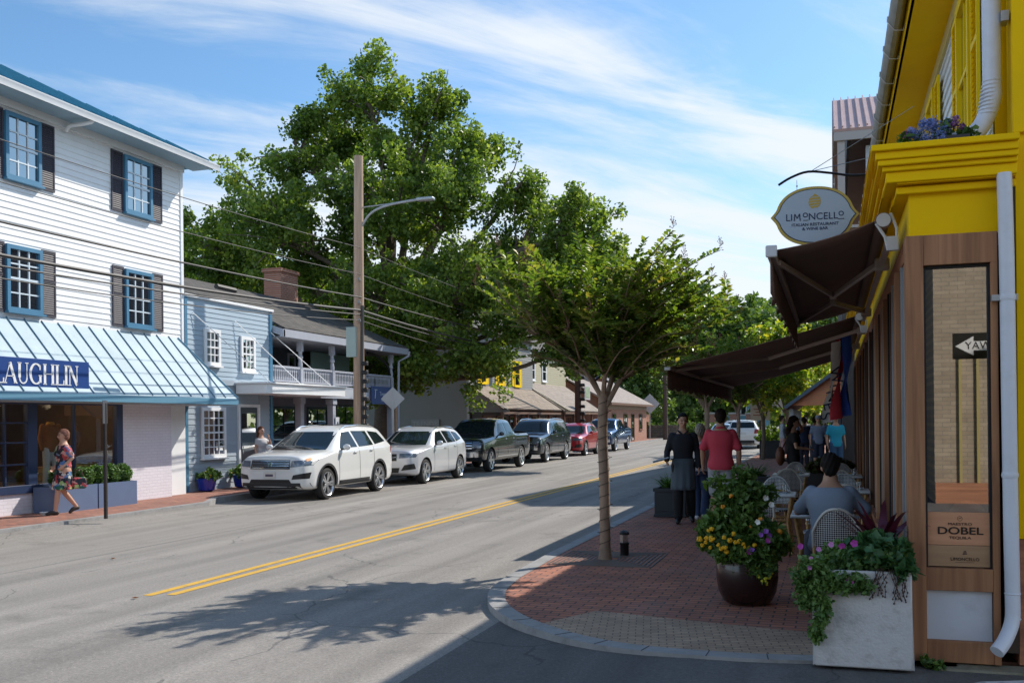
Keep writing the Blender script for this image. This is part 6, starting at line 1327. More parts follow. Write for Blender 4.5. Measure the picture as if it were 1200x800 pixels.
def pnt(name, c, metal=.35, rough=.35): return mat(name, c, rough, metal=metal, coat=1.0)
G = 'vehicles parked along the left kerb'
SUVtop = [(0,.74),(.03,.95),(.10,1.04),(.45,1.10),(1.25,1.16),(1.38,1.20),(2.15,1.63),(2.45,1.70),(3.3,1.735),(4.2,1.71),(4.42,1.66),(4.78,1.22),(4.88,1.08),(4.94,.8)]
hwS = [(0,.72),(.1,.84),(.35,.94),(.9,.995),(2.5,1.0),(4.2,.99),(4.7,.94),(4.94,.82)]
suv1 = dict(L=4.94, W=2.0, top=SUVtop, belt=[(0,.86),(1.3,1.10),(4.94,1.20)], hw=hwS, wr=.375, wheels=(.98,3.80), paint=pnt('pearl_white', (.72,.72,.70), 0, .3), z0=.25,
  ws=[(-.76,1.17),(.76,1.17),(.64,1.60),(-.64,1.60)], sidewin=[[(1.72,1.19),(2.62,1.21),(2.58,1.60),(2.22,1.58)],[(2.72,1.21),(3.55,1.24),(3.48,1.60),(2.68,1.61)],[(3.66,1.25),(4.38,1.32),(4.14,1.56),(3.60,1.60)]],
  rearwin=[(-.7,1.27),(.7,1.27),(.62,1.6),(-.62,1.6)], seams=[(1.55,.36,1.12),(2.66,.34,1.18),(3.50,.5,1.2)], handles=[(2.42,1.08),(3.34,1.11)], mirror=(1.80,1.19), clad=.42, 
  front=[('headlamp',[(.52,.80),(.93,.84),(.95,.97),(.54,.95)],HLM,True,.010),('grille',[(-.52,.76),(.52,.76),(.50,.97),(-.50,.97)],GRI,False,.006),('fog_lamp_bezel',[(.56,.52),(.90,.54),(.92,.68),(.60,.62)],GRI,True,.008),('lower_bumper',[(-.92,.30),(.92,.30),(.9,.44),(-.9,.44)],CLAD,False,.010),('lower_intake',[(-.55,.44),(.55,.44),(.5,.52),(-.5,.52)],GRI,False,.008)],
  grille=(-.48,.50,.76,.97,4,mat('blue_chrome', (.35,.42,.52), .15, metal=.9)), emblem=(0,.87,.06), emb='H', plate=(0,.62), sunroof=(2.75,3.6,.42), rails=(2.3,4.2,.62), rear=[('tail_lamp',[(.68,.95),(.92,.95),(.9,1.2),(.72,1.2)],TL,True)], sidebits=[('tail_lamp',[(4.6,1.0),(4.86,1.02),(4.78,1.2),(4.62,1.18)],TL),('side_marker',[(.22,.93),(.42,.97),(.42,1.02),(.25,.99)],mat('amber_marker', (.6,.25,.05), .3))])
car('parked_suv', 'white SUV with roof rails parked nearest on the left kerb', 'car', (-12.42,20.25,0), suv1, G)
s2top = [(0,.70),(.03,.90),(.10,.98),(.4,1.05),(1.3,1.12),(1.42,1.16),(2.15,1.56),(2.45,1.63),(3.1,1.655),(3.9,1.60),(4.15,1.53),(4.5,1.15),(4.6,1.0),(4.66,.75)]
suv2 = dict(suv1, L=4.66, W=1.9, top=s2top, hw=[(0,.72),(.1,.84),(.35,.94),(.9,.995),(2.5,1.0),(3.9,.99),(4.4,.93),(4.66,.8)], belt=[(0,.86),(1.3,1.06),(4.66,1.16)], wheels=(.88,3.69), wr=.36, paint=pnt('silver_paint', (.60,.61,.63), .25, .32),
  sidewin=[[(1.70,1.15),(2.60,1.17),(2.56,1.53),(2.2,1.51)],[(2.69,1.17),(3.40,1.19),(3.38,1.52),(2.66,1.54)],[(3.48,1.20),(4.0,1.27),(3.84,1.47),(3.46,1.51)]], ws=[(-.72,1.13),(.72,1.13),(.6,1.53),(-.6,1.53)], rearwin=[(-.62,1.2),(.62,1.2),(.55,1.5),(-.55,1.5)], seams=[(1.5,.36,1.08),(2.63,.34,1.14),(3.42,.5,1.16)], handles=[(2.4,1.03),(3.25,1.06)], mirror=(1.75,1.15), clad=None,
  front=[('headlamp',[(.44,.78),(.86,.80),(.89,.92),(.44,.91)],HLM,True,.010),('grille',[(.03,.70),(.37,.70),(.35,.90),(.04,.90)],GRI,True,.006),('fog_lamp_bezel',[(.50,.42),(.86,.46),(.84,.62),(.60,.58)],GRI,True,.008),('lower_intake',[(-.42,.36),(.42,.36),(.46,.50),(-.46,.50)],GRI,False,.008)], grille=(-.3,.34,.72,.89,1,CHR), emblem=(0,.98,.03), emb='', plate=(0,.56), sunroof=(2.6,3.5,.4), rails=(2.3,3.9,.6), rear=[('tail_lamp',[(.6,.95),(.86,.95),(.84,1.1),(.62,1.1)],TL,True)], sidebits=[('tail_lamp',[(4.3,.98),(4.56,1.0),(4.5,1.12),(4.34,1.12)],TL)], spokes=5)
car('parked_suv', 'silver SUV parked behind the white one', 'car', (-12.33,26.3,0), suv2, G)
ptop = [(0,.75),(.03,1.0),(.1,1.12),(.35,1.19),(1.45,1.27),(1.55,1.30),(2.2,1.78),(2.45,1.87),(3.2,1.90),(3.75,1.86),(3.92,1.72),(4.02,1.38),(4.1,1.36),(5.3,1.37),(5.78,1.38),(5.86,1.2),(5.9,.8)]
hwP = [(0,.82),(.1,.93),(.35,.975),(.9,1.0),(4,1.0),(5.6,.99),(5.9,.95)]
DP = pnt('black_green_paint', (.010,.016,.018), .3, .25)
pk = dict(L=5.9, W=2.03, top=ptop, belt=[(0,1.0),(1.5,1.20),(4,1.26),(5.9,1.26)], hw=hwP, wr=.42, wheels=(1.0,4.68), paint=DP, z0=.38, tumble=.2, bed=(4.15,5.72,.95),
  ws=[(-.76,1.31),(.76,1.31),(.66,1.78),(-.66,1.78)], sidewin=[[(1.95,1.30),(2.85,1.32),(2.82,1.76),(2.40,1.74)],[(2.95,1.32),(3.72,1.33),(3.62,1.74),(2.93,1.77)]], rearwin=[(-.65,1.45),(.65,1.45),(.6,1.72),(-.6,1.72)], seams=[(1.72,.5,1.24),(2.90,.48,1.3),(3.84,.6,1.3),(4.06,.6,1.3)], handles=[(2.66,1.16),(3.58,1.17)], mirror=(1.95,1.32), clad=None, handlem=CHR,
  front=[('headlamp',[(.60,.88),(.92,.88),(.94,1.12),(.62,1.10)],HLM,True,.008),('grille',[(-.60,.82),(.60,.82),(.58,1.10),(-.58,1.10)],GRI,False,.006),('chrome_bumper',[(-.97,.55),(.97,.55),(.97,.74),(-.97,.74)],CHR,False,.03),('lower_intake',[(-.5,.44),(.5,.44),(.5,.54),(-.5,.54)],GRI,False,.01)], grille=(-.58,.60,.82,1.10,3,CHR), emblem=(0,.96,.09), emb='', plate=(0,.64), rear=[('tail_lamp',[(.84,.95),(.97,.95),(.97,1.28),(.84,1.28)],TL,True)], sidebits=[('tail_lamp',[(5.70,.98),(5.86,.98),(5.84,1.28),(5.72,1.28)],TL),('chrome_strip',[(1.7,.52),(4.1,.52),(4.1,.555),(1.7,.555)],CHR)], spokes=6, wstyle=1)
car('parked_pickup', 'black crew cab pickup truck behind the silver SUV', 'pickup truck', (-12.68,32.9,0), pk, G)
btop = [(0,.72),(.03,.98),(.1,1.10),(.4,1.17),(1.35,1.24),(1.48,1.28),(2.15,1.75),(2.4,1.84),(3.4,1.88),(4.9,1.85),(5.15,1.76),(5.45,1.25),(5.58,1.1),(5.65,.8)]
bs = dict(pk, L=5.65, W=2.04, top=btop, hw=[(0,.8),(.1,.92),(.35,.975),(.9,1.0),(4.6,1.0),(5.3,.96),(5.65,.88)], belt=[(0,1.0),(1.4,1.18),(5.65,1.24)], wheels=(1.0,4.30), wr=.41, paint=pnt('navy_black_paint', (.012,.018,.030), .3, .25), z0=.34,
  sidewin=[[(1.88,1.27),(2.75,1.29),(2.72,1.73),(2.3,1.71)],[(2.85,1.29),(3.75,1.30),(3.73,1.74),(2.83,1.75)],[(3.86,1.31),(5.0,1.36),(4.86,1.70),(3.84,1.74)]], rearwin=[(-.7,1.35),(.7,1.35),(.62,1.72),(-.62,1.72)], seams=[(1.65,.45,1.2),(2.80,.42,1.26),(3.80,.6,1.27)], handles=[(2.56,1.12),(3.6,1.13)], mirror=(1.9,1.28), rails=(2.4,5.0,.68),
  rear=[('tail_lamp',[(.78,.95),(.93,.95),(.9,1.35),(.8,1.35)],TL,True)], sidebits=[('chrome_strip',[(1.7,.46),(3.9,.46),(3.9,.50),(1.7,.50)],CHR)]); bs.pop('bed')
car('parked_suv', 'very long dark navy SUV between the black pickup and the red car', 'car', (-12.86,40.9,0), bs, G)
suv3 = dict(suv2, paint=pnt('red_paint', (.42,.012,.02), .2, .3), clad=.36, L=4.6, wheels=(.9,3.56), rz=0); suv3['top'] = [(min(a,4.6), b) for a, b in s2top[:-1]]+[(4.6,.75)]
suv3['top'] = [q for i, q in enumerate(suv3['top']) if q[0] < 4.59]+[(4.6,.75)]
car('parked_suv', 'bright red compact SUV behind the slim tree trunk', 'car', (-12.95,48.9,0), suv3, G)
pk2 = dict(pk, paint=pnt('blue_paint', (.012,.045,.13), .35, .25)); car('parked_pickup', 'dark blue crew cab pickup in front of the brick shop', 'pickup truck', (-12.95,55.9,0), pk2, G)
suv4 = dict(suv1, rz=math.pi, rear=[('tail_lamp',[(.66,.95),(.95,.95),(.93,1.2),(.70,1.2)],TL,True),('tailgate_plate',[(-.2,.88),(.2,.88),(.2,1.0),(-.2,1.0)],mat('plate_white', (.62,.60,.56), .5),False),('bumper_lower',[(-.9,.32),(.9,.32),(.9,.55),(-.9,.55)],CLAD,False)], W=2.0)
G2 = 'vehicles on the road in the distance'
car('distant_suv', 'white SUV seen from behind driving away up the street', 'car', (-5.0,64.5,0), suv4, G2)
sed = dict(suv2, paint=pnt('pale_blue_paint', (.38,.46,.54), .4, .3), L=4.66, top=[(0,.5),(.04,.68),(.14,.76),(.4,.82),(1.3,.95),(1.42,.98),(2.1,1.34),(2.5,1.43),(3.1,1.42),(3.5,1.34),(4.1,1.04),(4.4,1.0),(4.6,.85),(4.66,.6)], belt=[(0,.68),(1.3,.90),(4.66,.95)], wr=.33, ws=[(-.68,.98),(.68,.98),(.55,1.33),(-.55,1.33)], sidewin=[[(1.75,.97),(2.6,.98),(2.55,1.32),(2.25,1.29)],[(2.7,.98),(3.6,1.02),(3.35,1.27),(2.68,1.33)]], rearwin=[(-.6,1.1),(.6,1.1),(.5,1.3),(-.5,1.3)], seams=[], handles=[], mirror=(1.8,1.0), rails=None, front=[('headlamp',[(.45,.62),(.86,.64),(.86,.74),(.45,.72)],HLM,True,.008),('grille',[(-.4,.42),(.4,.42),(.4,.7),(-.4,.7)],GRI,False,.006)], sidebits=[], rear=[], grille=(-.4,.4,.45,.68,2,CHR), plate=(0,.45)); 
car('distant_sedan', 'pale blue sedan coming the other way behind the waiter', 'car', (-8.3,78,0), sed, G2)
car('distant_suv', 'small white SUV parked across the street end', 'car', (-5.6,98,0), dict(suv2, paint=pnt('plain_white', (.7,.7,.7), 0, .3), rz=R_(90)), G2)
car('distant_sedan', 'dark car far behind the white SUV', 'car', (-7.9,108,0), dict(sed, paint=pnt('dark_car', (.03,.035,.04), .3, .3)), G2)
# ------------------------------------------------------------ cafe furniture
def weave(name, ax):
    m = mat(name, (.6,.6,.58), .6); n = m.node_tree.nodes; l = m.node_tree.links; p = n['Principled BSDF']
    tc_ = n.new('ShaderNodeTexCoord'); s = n.new('ShaderNodeSeparateXYZ'); l.new(tc_.outputs['Object'], s.inputs[0]); c = n.new('ShaderNodeCombineXYZ'); ix = {'X':0,'Y':1,'Z':2}
    l.new(s.outputs[ix[ax[0]]], c.inputs[0]); l.new(s.outputs[ix[ax[1]]], c.inputs[1]); c.inputs[2].default_value = .003
    mp = n.new('ShaderNodeMapping'); mp.inputs['Rotation'].default_value = (0,0,R_(45)); l.new(c.outputs[0], mp.inputs[0])
    ch = n.new('ShaderNodeTexChecker'); ch.inputs['Scale'].default_value = 72; ch.inputs['Color1'].default_value = (.012,.012,.016,1); ch.inputs['Color2'].default_value = (.50,.50,.50,1); l.new(mp.outputs[0], ch.inputs[0]); l.new(ch.outputs[0], p.inputs['Base Color'])
    b = n.new('ShaderNodeBump'); b.inputs['Strength'].default_value = .6; b.inputs['Distance'].default_value = .003; l.new(ch.outputs[1], b.inputs['Height']); l.new(b.outputs[0], p.inputs['Normal']); return m
WVB = weave('bistro_weave_back', 'XZ'); WVS = weave('bistro_weave_seat', 'XY')
BAM = mat('bamboo_frame', (.38,.22,.07), .4, var=.35, vscale=30, coat=.3, stain=(.08,.03,.015), sscale=22, samt=.8, coords='obj')
RIMW = mat('chair_rim', (.55,.54,.50), .5)
def chair0():
    t = T('bistro_chair', 'woven black and white bistro chair', 'chair')
    sh = [( .21*math.copysign(abs(math.cos(a))**.6, math.cos(a)), .20*math.copysign(abs(math.sin(a))**.6, math.sin(a))) for a in [2*math.pi*i/28 for i in range(28)]]
    P('seat', MB().prism(sh, 'Z', .445, .47), WVS, t, bevel=.006)
    m = MB()
    def bk(u, v):
        x = -.205+.41*u; zt = .50+.385*(1-abs(2*u-1)**2.6*.55); z = .52+(zt-.52)*v; y = .215-.055*(abs(2*u-1)**2)+.10*v*(1-.4*abs(2*u-1)); return (x, y, z)
    m.sheet(bk, 16, 8); o = P('backrest', m, WVB, t); s = o.modifiers.new('t', 'SOLIDIFY'); s.thickness = .016
    rim = MB(); pts = [bk(0, v/5) for v in range(6)]+[bk(u/14, 1) for u in range(1, 14)]+[bk(1, 1-v/5) for v in range(6)]; rim.tube(pts, .013, 6); P('back_rim', rim, RIMW, t)
    for sx in (-1, 1):
        P('leg', MB().tube([(sx*.19,-.17,.45),(sx*.20,-.19,0)], .0155, 8), BAM, t)
        P('leg', MB().tube([(sx*.20,.16,.56),(sx*.195,.17,.44),(sx*.20,.23,0)], .0155, 8), BAM, t)
    s = MB(); s.tube([(-.195,-.18,.2),(.195,-.18,.2)], .01, 6); s.tube([(-.195,.19,.22),(.195,.19,.22)], .01, 6)
    for sx in (-1,1): s.tube([(sx*.197,-.18,.24),(sx*.197,.2,.24)], .01, 6); s.tube([(sx*.19,-.17,.30),(sx*.19,-.02,.44)], .009, 6)
    s.tube([(-.19,-.18,.30),(-.05,-.18,.44)], .009, 6); s.tube([(.19,-.18,.30),(.05,-.18,.44)], .009, 6)
    P('stretcher', s, BAM, t); return t
CG = 'woven bistro chairs of the pavement café'; TG = 'small white café tables on the pavement'
c0 = chair0()
cl_ = [(.03,9.62,180,'nearest bistro chair, carrying the seated man in the grey blue shirt'),(-.86,12.35,180,'bistro chair with its back to the camera right of the flower pot'),(-.78,14.0,0,'bistro chair facing the camera behind the first kerbside table'),(-.70,16.9,180,'bistro chair before the second kerbside table'),(-.68,18.6,0,'bistro chair at the far side of the second kerbside table'),(.14,13.05,180,'bistro chair beyond the seated man\'s head by the timber front'),(.14,14.75,0,'bistro chair behind the first wall side table'),(.14,16.6,180,'bistro chair before the second wall side table'),(.14,18.2,0,'farthest bistro chair along the timber front'),(-.1,11.35,0,'bistro chair opposite the seated man')]
for i, (x, y, r, l_) in enumerate(cl_):
    if i == 0: c = c0; c.location = (x,y,.12); c.rotation_euler = (0,0,R_(r+180)); c['label'] = l_; c['group'] = CG
    else: c = dup(c0, (x,y,.12), R_(r+180+random.uniform(-9,9)), l_, CG)
# a chair's back is at local +Y; rotated 180+180 -> back towards +Y ; fix so 'back to camera' chairs have it at -Y
for c in [o for o in bpy.data.objects if o.name.startswith('bistro_chair')]: c.rotation_euler.z += math.pi
def table0():
    t = T('cafe_table', 'small white café table', 'table')
    P('table_top', MB().box((-.30,-.30,.72),(.30,.30,.745)), mat('white_table_top', (.66,.68,.70), .3, var=.04), t, bevel=.008); P('edge_band', MB().box((-.305,-.305,.712),(.305,.305,.72)), STEEL, t)
    for sx in (-1,1):
        for sy in (-1,1): P('leg', MB().tube([(sx*.25,sy*.25,.71),(sx*.20,sy*.20,.4),(sx*.25,sy*.25,0)], .022, 8), BAM, t)
    m = MB(); m.tube([(-.21,-.21,.36),(.21,.21,.36)], .014, 6); m.tube([(.21,-.21,.36),(-.21,.21,.36)], .014, 6)
    for a, c in (((-.2,-.2),(.2,-.2)),((-.2,.2),(.2,.2)),((-.2,-.2),(-.2,.2)),((.2,-.2),(.2,.2))): m.tube([(*a,.42),(*c,.42)], .012, 6)
    P('stretcher', m, BAM, t); return t
t0 = table0(); tl_ = [(-.10,10.5,'café table in front of the seated man'),(-.74,13.15,'kerbside café table nearest the flower pot, with plates'),(-.68,17.75,'kerbside café table farther on, left of the woman in black'),(.16,13.9,'café table against the timber front, nearer one'),(.16,17.4,'café table against the timber front, farther one')]
for i, (x, y, l_) in enumerate(tl_):
    if i == 0: t0.location = (x,y,.12); t0['label'] = l_; t0['group'] = TG
    else: dup(t0, (x,y,.12), 0, l_, TG)
def setting(x, y, seed, where):
    rg = random.Random(seed); z = .12+.745
    for k_, (dx, dy) in enumerate(((-.13,-.1),(.12,.12))):
        t = T('plate', ('nearer ' if k_ == 0 else 'farther ')+'white plate of food on the '+where, 'plate', (x+dx, y+dy, z), group='plates on the café tables'); P('dish', MB().lathe([(0,.004),(.07,.004),(.115,.018),(.118,.02),(.07,0),(0,0)], n=24), mat('china', (.72,.74,.76), .2), t)
        m = MB(); 
        for q in range(7): m.ell((rg.uniform(-.05,.05), rg.uniform(-.05,.05), .02), (.022,.018,.016), 8, 5)
        P('food', m, mat('food_tan', (.5,.27,.06), .7) if k_ else mat('food_green', (.2,.28,.05), .7), t)
    t = T('water_glass', 'clear water glass on the '+where, 'glass', (x+.16, y-.12, z), group='glasses on the café tables'); P('bowl', MB().lathe([(.026,0),(.034,.11),(.032,.11),(.024,.006),(0,.006)], n=16), glass('tumbler', (.85,.88,.9), .15), t)
    t = T('folded_napkin', 'folded white napkin on the '+where, 'napkin', (x-.18, y+.14, z), group='napkins on the café tables'); P('cloth', MB().prism([(-.07,0),(.07,0),(.02,.06),(-.03,.05)], 'Y', -.04, .04), mat('linen', (.65,.66,.66), .9), t, bevel=.008)
for i, (x, y, l_) in enumerate(tl_): setting(x, y, i, ['table of the seated man','kerbside table nearest the pot','farther kerbside table','nearer wall side table','farther wall side table'][i])
t = T('menu_holder', 'black menu folder lying on the seated man\'s table', 'menu', (-.27,10.35,.866)); P('cover', MB().box((-.09,-.12,0),(.09,.12,.012)), DARK, t, bevel=.003)
t = T('service_stand', 'small grey service stand with dark flower trough behind the café tables', 'trough', (.0, 21.6, .12)); P('box', MB().box((-.55,-.2,0),(.45,.2,.55)), mat('trough_dark', (.03,.03,.032), .6), t, bevel=.01); leafcloud('foliage', cloudpts([((-.05,0,.68),(.5,.2,.18),120)], 3), 14, .07, .06, leafmat('dark_red_leaf', [(.02,.04,.015),(.05,.08,.02),(.14,.03,.03)], .5, .2, 5), t, seed=3)

# ------------------------------------------------------------ people
def remeshed(mb, vox, it=6, fac=.5):
    me = mb.mesh('tmp', WHITE); b = bmesh.new(); b.from_mesh(me); bmesh.ops.recalc_face_normals(b, faces=b.faces); b.to_mesh(me); b.free()
    o = link('tmp', me); r = o.modifiers.new('r', 'REMESH'); r.mode = 'VOXEL'; r.voxel_size = vox; r.adaptivity = 0
    s = o.modifiers.new('s', 'SMOOTH'); s.iterations = it; s.factor = fac
    dg = bpy.context.evaluated_depsgraph_get(); me2 = bpy.data.meshes.new_from_object(o.evaluated_get(dg)); bpy.data.objects.remove(o)
    me2.materials.clear(); me2.polygons.foreach_set('use_smooth', [True]*len(me2.polygons)); return me2
def chain(mb, pts, rs, n=14):
    pts = [Vector(p) for p in pts]; q = []; rr = []
    for i in range(len(pts)-1):
        for j in range(4): q.append(pts[i].lerp(pts[i+1], j/4)); rr.append(rs[i]+(rs[i+1]-rs[i])*j/4)
    q.append(pts[-1]); rr.append(rs[-1]); mb.tube(q, rr, n)
    for p, r in zip(pts, rs): mb.ell(p, (r,r,r), 12, 8)
def rings(mb, rl, n=24):
    vs = []; fs = []
    for (c, rx, ry) in rl:
        for k in range(n):
            a = 2*math.pi*k/n; vs.append((c[0]+rx*math.copysign(abs(math.cos(a))**.85, math.cos(a)), c[1]+ry*math.copysign(abs(math.sin(a))**.85, math.sin(a)), c[2]))
    for i in range(len(rl)-1):
        for k in range(n): fs.append((i*n+k, i*n+(k+1)%n, (i+1)*n+(k+1)%n, (i+1)*n+k))
    fs.append(tuple(range(n-1,-1,-1))); fs.append(tuple((len(rl)-1)*n+k for k in range(n))); mb.add(vs, fs)
def hand(mb, w, d, palm, side):   # w wrist, d forward direction, palm = palm normal, side: thumb direction
    w = Vector(w); d = Vector(d).normalized(); pn_ = Vector(palm); pn_ = (pn_-d*pn_.dot(d)).normalized(); s = d.cross(pn_).normalized(); s = s if s.dot(Vector(side)) > 0 else -s
    for q in (-.024,-.008,.008,.024): chain(mb, [w+s*q*.5, w+d*.045+s*q, w+d*.085+s*q*1.05], [.016,.015,.0125], 10)
    for q, L in ((.028,.062),(.009,.072),(-.010,.068),(-.028,.052)):
        p0 = w+d*.085+s*q; p1 = p0+(d+pn_*.25).normalized()*L*.45; p2 = p1+(d*.7+pn_*.7).normalized()*L*.32; p3 = p2+(d*.35+pn_*.95).normalized()*L*.26; chain(mb, [p0,p1,p2,p3], [.0098,.0092,.0085,.0075], 8)
    t0 = w+d*.025+s*.024; chain(mb, [t0, t0+(d*.5+s*.8+pn_*.3).normalized()*.038, t0+(d*.5+s*.8+pn_*.3).normalized()*.038+(d*.9+s*.3+pn_*.4).normalized()*.034], [.0135,.0115,.009], 8)
def skin(c): return mat('skin_%d' % int(c[0]*1000), c, .5, var=.05)
def person(label, loc, rz, h=1.75, vox=.011, skin_c=(.42,.23,.15), hair_c=(.02,.014,.01), top=(.3,.3,.3), bottom=(.05,.06,.1), shoe=(.03,.03,.03), sleeve=.6, legs='long', hairstyle='short', pose=None, female=False, dress=False, head_turn=0, head_tilt=0, lean=0, group=None, topmat=None, cap=None, wid=1.0, apron=None, beard=False, pel=(0,0,0)):
    t = T('person', label, 'person', loc, rz, group); s = h/1.75; t.scale = (s,s,s)
    J = dict(hipL=(.09,0,.93), hipR=(-.09,0,.93), kneeL=(.10,-.015,.50), kneeR=(-.10,-.015,.50), ankL=(.10,.02,.09), ankR=(-.10,.02,.09), shL=(.168,0,1.398), shR=(-.168,0,1.398), elL=(.235,.03,1.14), elR=(-.235,.03,1.14), wrL=(.245,-.04,.90), wrR=(-.245,-.04,.90), toeL=None, toeR=None)
    if female: J.update(shL=(.145,0,1.39), shR=(-.145,0,1.39), elL=(.205,.02,1.15), elR=(-.205,.02,1.15), wrL=(.22,-.05,.92), wrR=(-.22,-.05,.92))
    ML = Matrix.Translation(Vector(pel)+Vector((0,0,.95))) @ Matrix.Rotation(lean, 4, 'X') @ Matrix.Translation((0,0,-.95))
    for k in ('shL','shR'): J[k] = tuple(ML @ Vector(J[k]))
    if not pose or 'elL' not in pose:
        for k in ('elL','wrL'): J[k] = tuple(ML @ Vector(J[k]))
    if not pose or 'elR' not in pose:
        for k in ('elR','wrR'): J[k] = tuple(ML @ Vector(J[k]))
    if pose: J.update(pose)
    V_ = {k: Vector(v) for k, v in J.items() if v is not None}
    w = wid*(.93 if female else 1)
    def torso(mb, inf=0, z0=.86, z1=1.56, hem=0):
        R = [(.84,.13,.10),(.90,.165*(1.04 if female else 1),.112),(.98,.155,.108),(1.06,.14*(.93 if female else 1),.10),(1.15,.145*(.93 if female else 1),.10),(1.26,.168,.118+(.018 if female else 0)),(1.36,.176,.112),(1.405,.152,.094),(1.44,.112,.080),(1.48,.076,.066),(1.51,.060,.058),(1.56,.054,.056)]
        rl = [((0, .006, z), (rx*w+inf+(hem*(max(0,1.1-z)))), ry*(wid)+inf+(hem*max(0,1.1-z))) for z, rx, ry in R if z0 <= z <= z1]
        m2 = MB(); rings(m2, rl); mb.add([ML @ Vector(v) for v in m2.v], m2.f)
    def leg(mb, S_, inf=0, to=1.0, straight=0):
        a, k, b_ = V_['hip'+S_], V_['knee'+S_], V_['ank'+S_]; pts = [a, a.lerp(k,.5), k]; rs = [.092*wid+inf, .078*wid+inf, .056+inf+straight]
        if to > .5: c = k.lerp(b_, .35); e = k.lerp(b_, min(1,(to-.5)*2)); pts += [c, e] if to > .7 else [e]; rs += [.057+inf+straight, .038+inf+straight*1.3] if to > .7 else [.055+inf+straight]
        chain(mb, pts, rs, 16)
    def arm(mb, S_, inf=0, to=1.0):
        a, k, b_ = V_['sh'+S_], V_['el'+S_], V_['wr'+S_]; q = .9 if female else 1; 
        if to >= .99: chain(mb, [a, a.lerp(k,.4), k, k.lerp(b_,.35), b_], [.054*q+inf, .048*q+inf, .038*q+inf, .038*q+inf, .026*q+inf], 14)
        elif to > .5: chain(mb, [a, a.lerp(k,.4), k, k.lerp(b_, (to-.5)*2)], [.054*q+inf,.050*q+inf,.041*q+inf,.036*q+inf], 14)
        else: e = a.lerp(k, to*2); chain(mb, [a, a.lerp(e,.6), e], [.058*q+inf,.050*q+inf,.049*q+inf*1.5], 14)
    HM = ML @ Matrix.Translation((0,.005,1.53)) @ Matrix.Rotation(head_turn, 4, 'Z') @ Matrix.Rotation(head_tilt, 4, 'X')
    body = MB(); torso(body)
    for S_ in 'LR': leg(body, S_); arm(body, S_)
    for S_, sg in (('L',1),('R',-1)):
        a, k, b_ = V_['sh'+S_], V_['el'+S_], V_['wr'+S_]; dd = (b_-k).normalized(); hand(body, b_-dd*.01, dd, Vector((-sg,.0,.2)) if abs(dd.z) > .5 else Vector((0,-.1,-1)), Vector((0,-1,.2)) if abs(dd.z) > .5 else Vector((-sg,0,.3)))
        an = V_['ank'+S_]; fd = Vector(J['toe'+S_])-an if J.get('toe'+S_) else Vector((sg*.02,-.16,-.05)); chain(body, [an, an+Vector((0,.02,-.04)), an+fd*.6+Vector((0,0,-.01)), an+fd], [.04,.042,.036,.026], 12)
    hd = MB(); hd.ell((0,.0,.125), (.076,.097,.108), 24, 16); hd.ell((0,-.028,.06), (.056,.062,.066), 20, 12); hd.ell((0,-.045,.035), (.032,.035,.028), 14, 8); hd.tube([(0,-.098,.118),(0,-.116,.085)], [.010,.015], 10); hd.ell((0,-.108,.082), (.017,.014,.011), 10, 6)
    for sg in (-1,1): hd.ell((sg*.078,.005,.10), (.011,.020,.032), 10, 8); hd.ell((sg*.04,-.07,.082), (.024,.022,.02), 10, 6)
    hd.ell((0,-.082,.135), (.052,.018,.014), 14, 6); hd.ell((0,-.093,.052), (.026,.012,.010), 12, 6)
    chain(hd, [(0,.012,-.06),(0,.006,.04)], [.056,.052]); body.add([HM @ Vector(v) for v in hd.v], hd.f)
    me = remeshed(body, vox, 5, .5); me.materials.append(skin(skin_c)); me.materials.append(mat('eye_dark', (.015,.01,.01), .25)); me.materials.append(mat('lips_%d' % int(skin_c[0]*1000), (skin_c[0]*.85, skin_c[1]*.55, skin_c[2]*.55), .5)); me.materials.append(mat('brow_dark', tuple(c*1.0 for c in hair_c), .8))
    HI = HM.inverted(); mi = [0]*len(me.polygons)
    for p in me.polygons:
        q = HI @ p.center
        if q.z < .02 or q.z > .2 or q.y > -.05: continue
        if abs(abs(q.x)-.030) < .014 and abs(q.z-.112) < .0062: mi[p.index] = 1
        elif abs(abs(q.x)-.031) < .019 and abs(q.z-.133) < .005: mi[p.index] = 3
        elif abs(q.x) < .024 and abs(q.z-.052) < .008: mi[p.index] = 2
        elif beard and q.z < .048: mi[p.index] = 3
    me.polygons.foreach_set('material_index', mi); link('body', me, t)
    cv = max(.012, vox*1.2)
    if not dress:
        c = MB(); torso(c, .014, .84 if not female else .88, 1.46, .05)
        for S_ in 'LR': arm(c, S_, .014, sleeve*.5 if sleeve < 1 else .97)
        me = remeshed(c, cv, 14, .6); o = link('shirt', me, t); me.materials.append(topmat or mat('cloth_%s' % str(top), top, .85, bump=.35, bscale=9))
        c = MB(); rl = MB(); rings(rl, [((pel[0],pel[1]+.006,pel[2]+z), rx*w+.012, ry*wid+.014) for z, rx, ry in ((.83,.14,.105),(.90,.168,.113),(.98,.156,.108),(1.02,.145,.104))]); c.add(rl.v, rl.f)
        for S_ in 'LR': leg(c, S_, .014, {'long':.98,'short':.5,'capri':.8}[legs], .014 if legs == 'long' else .02)
        me = remeshed(c, cv, 3); me.materials.append(mat('cloth_%s' % str(bottom), bottom, .85, bump=.3, bscale=12)); link('trousers' if legs != 'short' else 'shorts', me, t)
    else:
        c = MB(); torso(c, .016, .98, 1.44)
        for S_ in 'LR': arm(c, S_, .02, sleeve*.5)
        hem = dress; n = 40; vs = []; rows = []
        for i in range(12):
            f = i/11; z = 1.10-(1.10-hem)*f; r0 = .15+.10*f
            for k in range(n): a = 2*math.pi*k/n; r_ = r0*(1+.05*f*math.sin(6*a)+.03*f*math.sin(11*a+1)); vs.append((r_*math.cos(a)*1.05, r_*math.sin(a)*.86-.02*f, z))
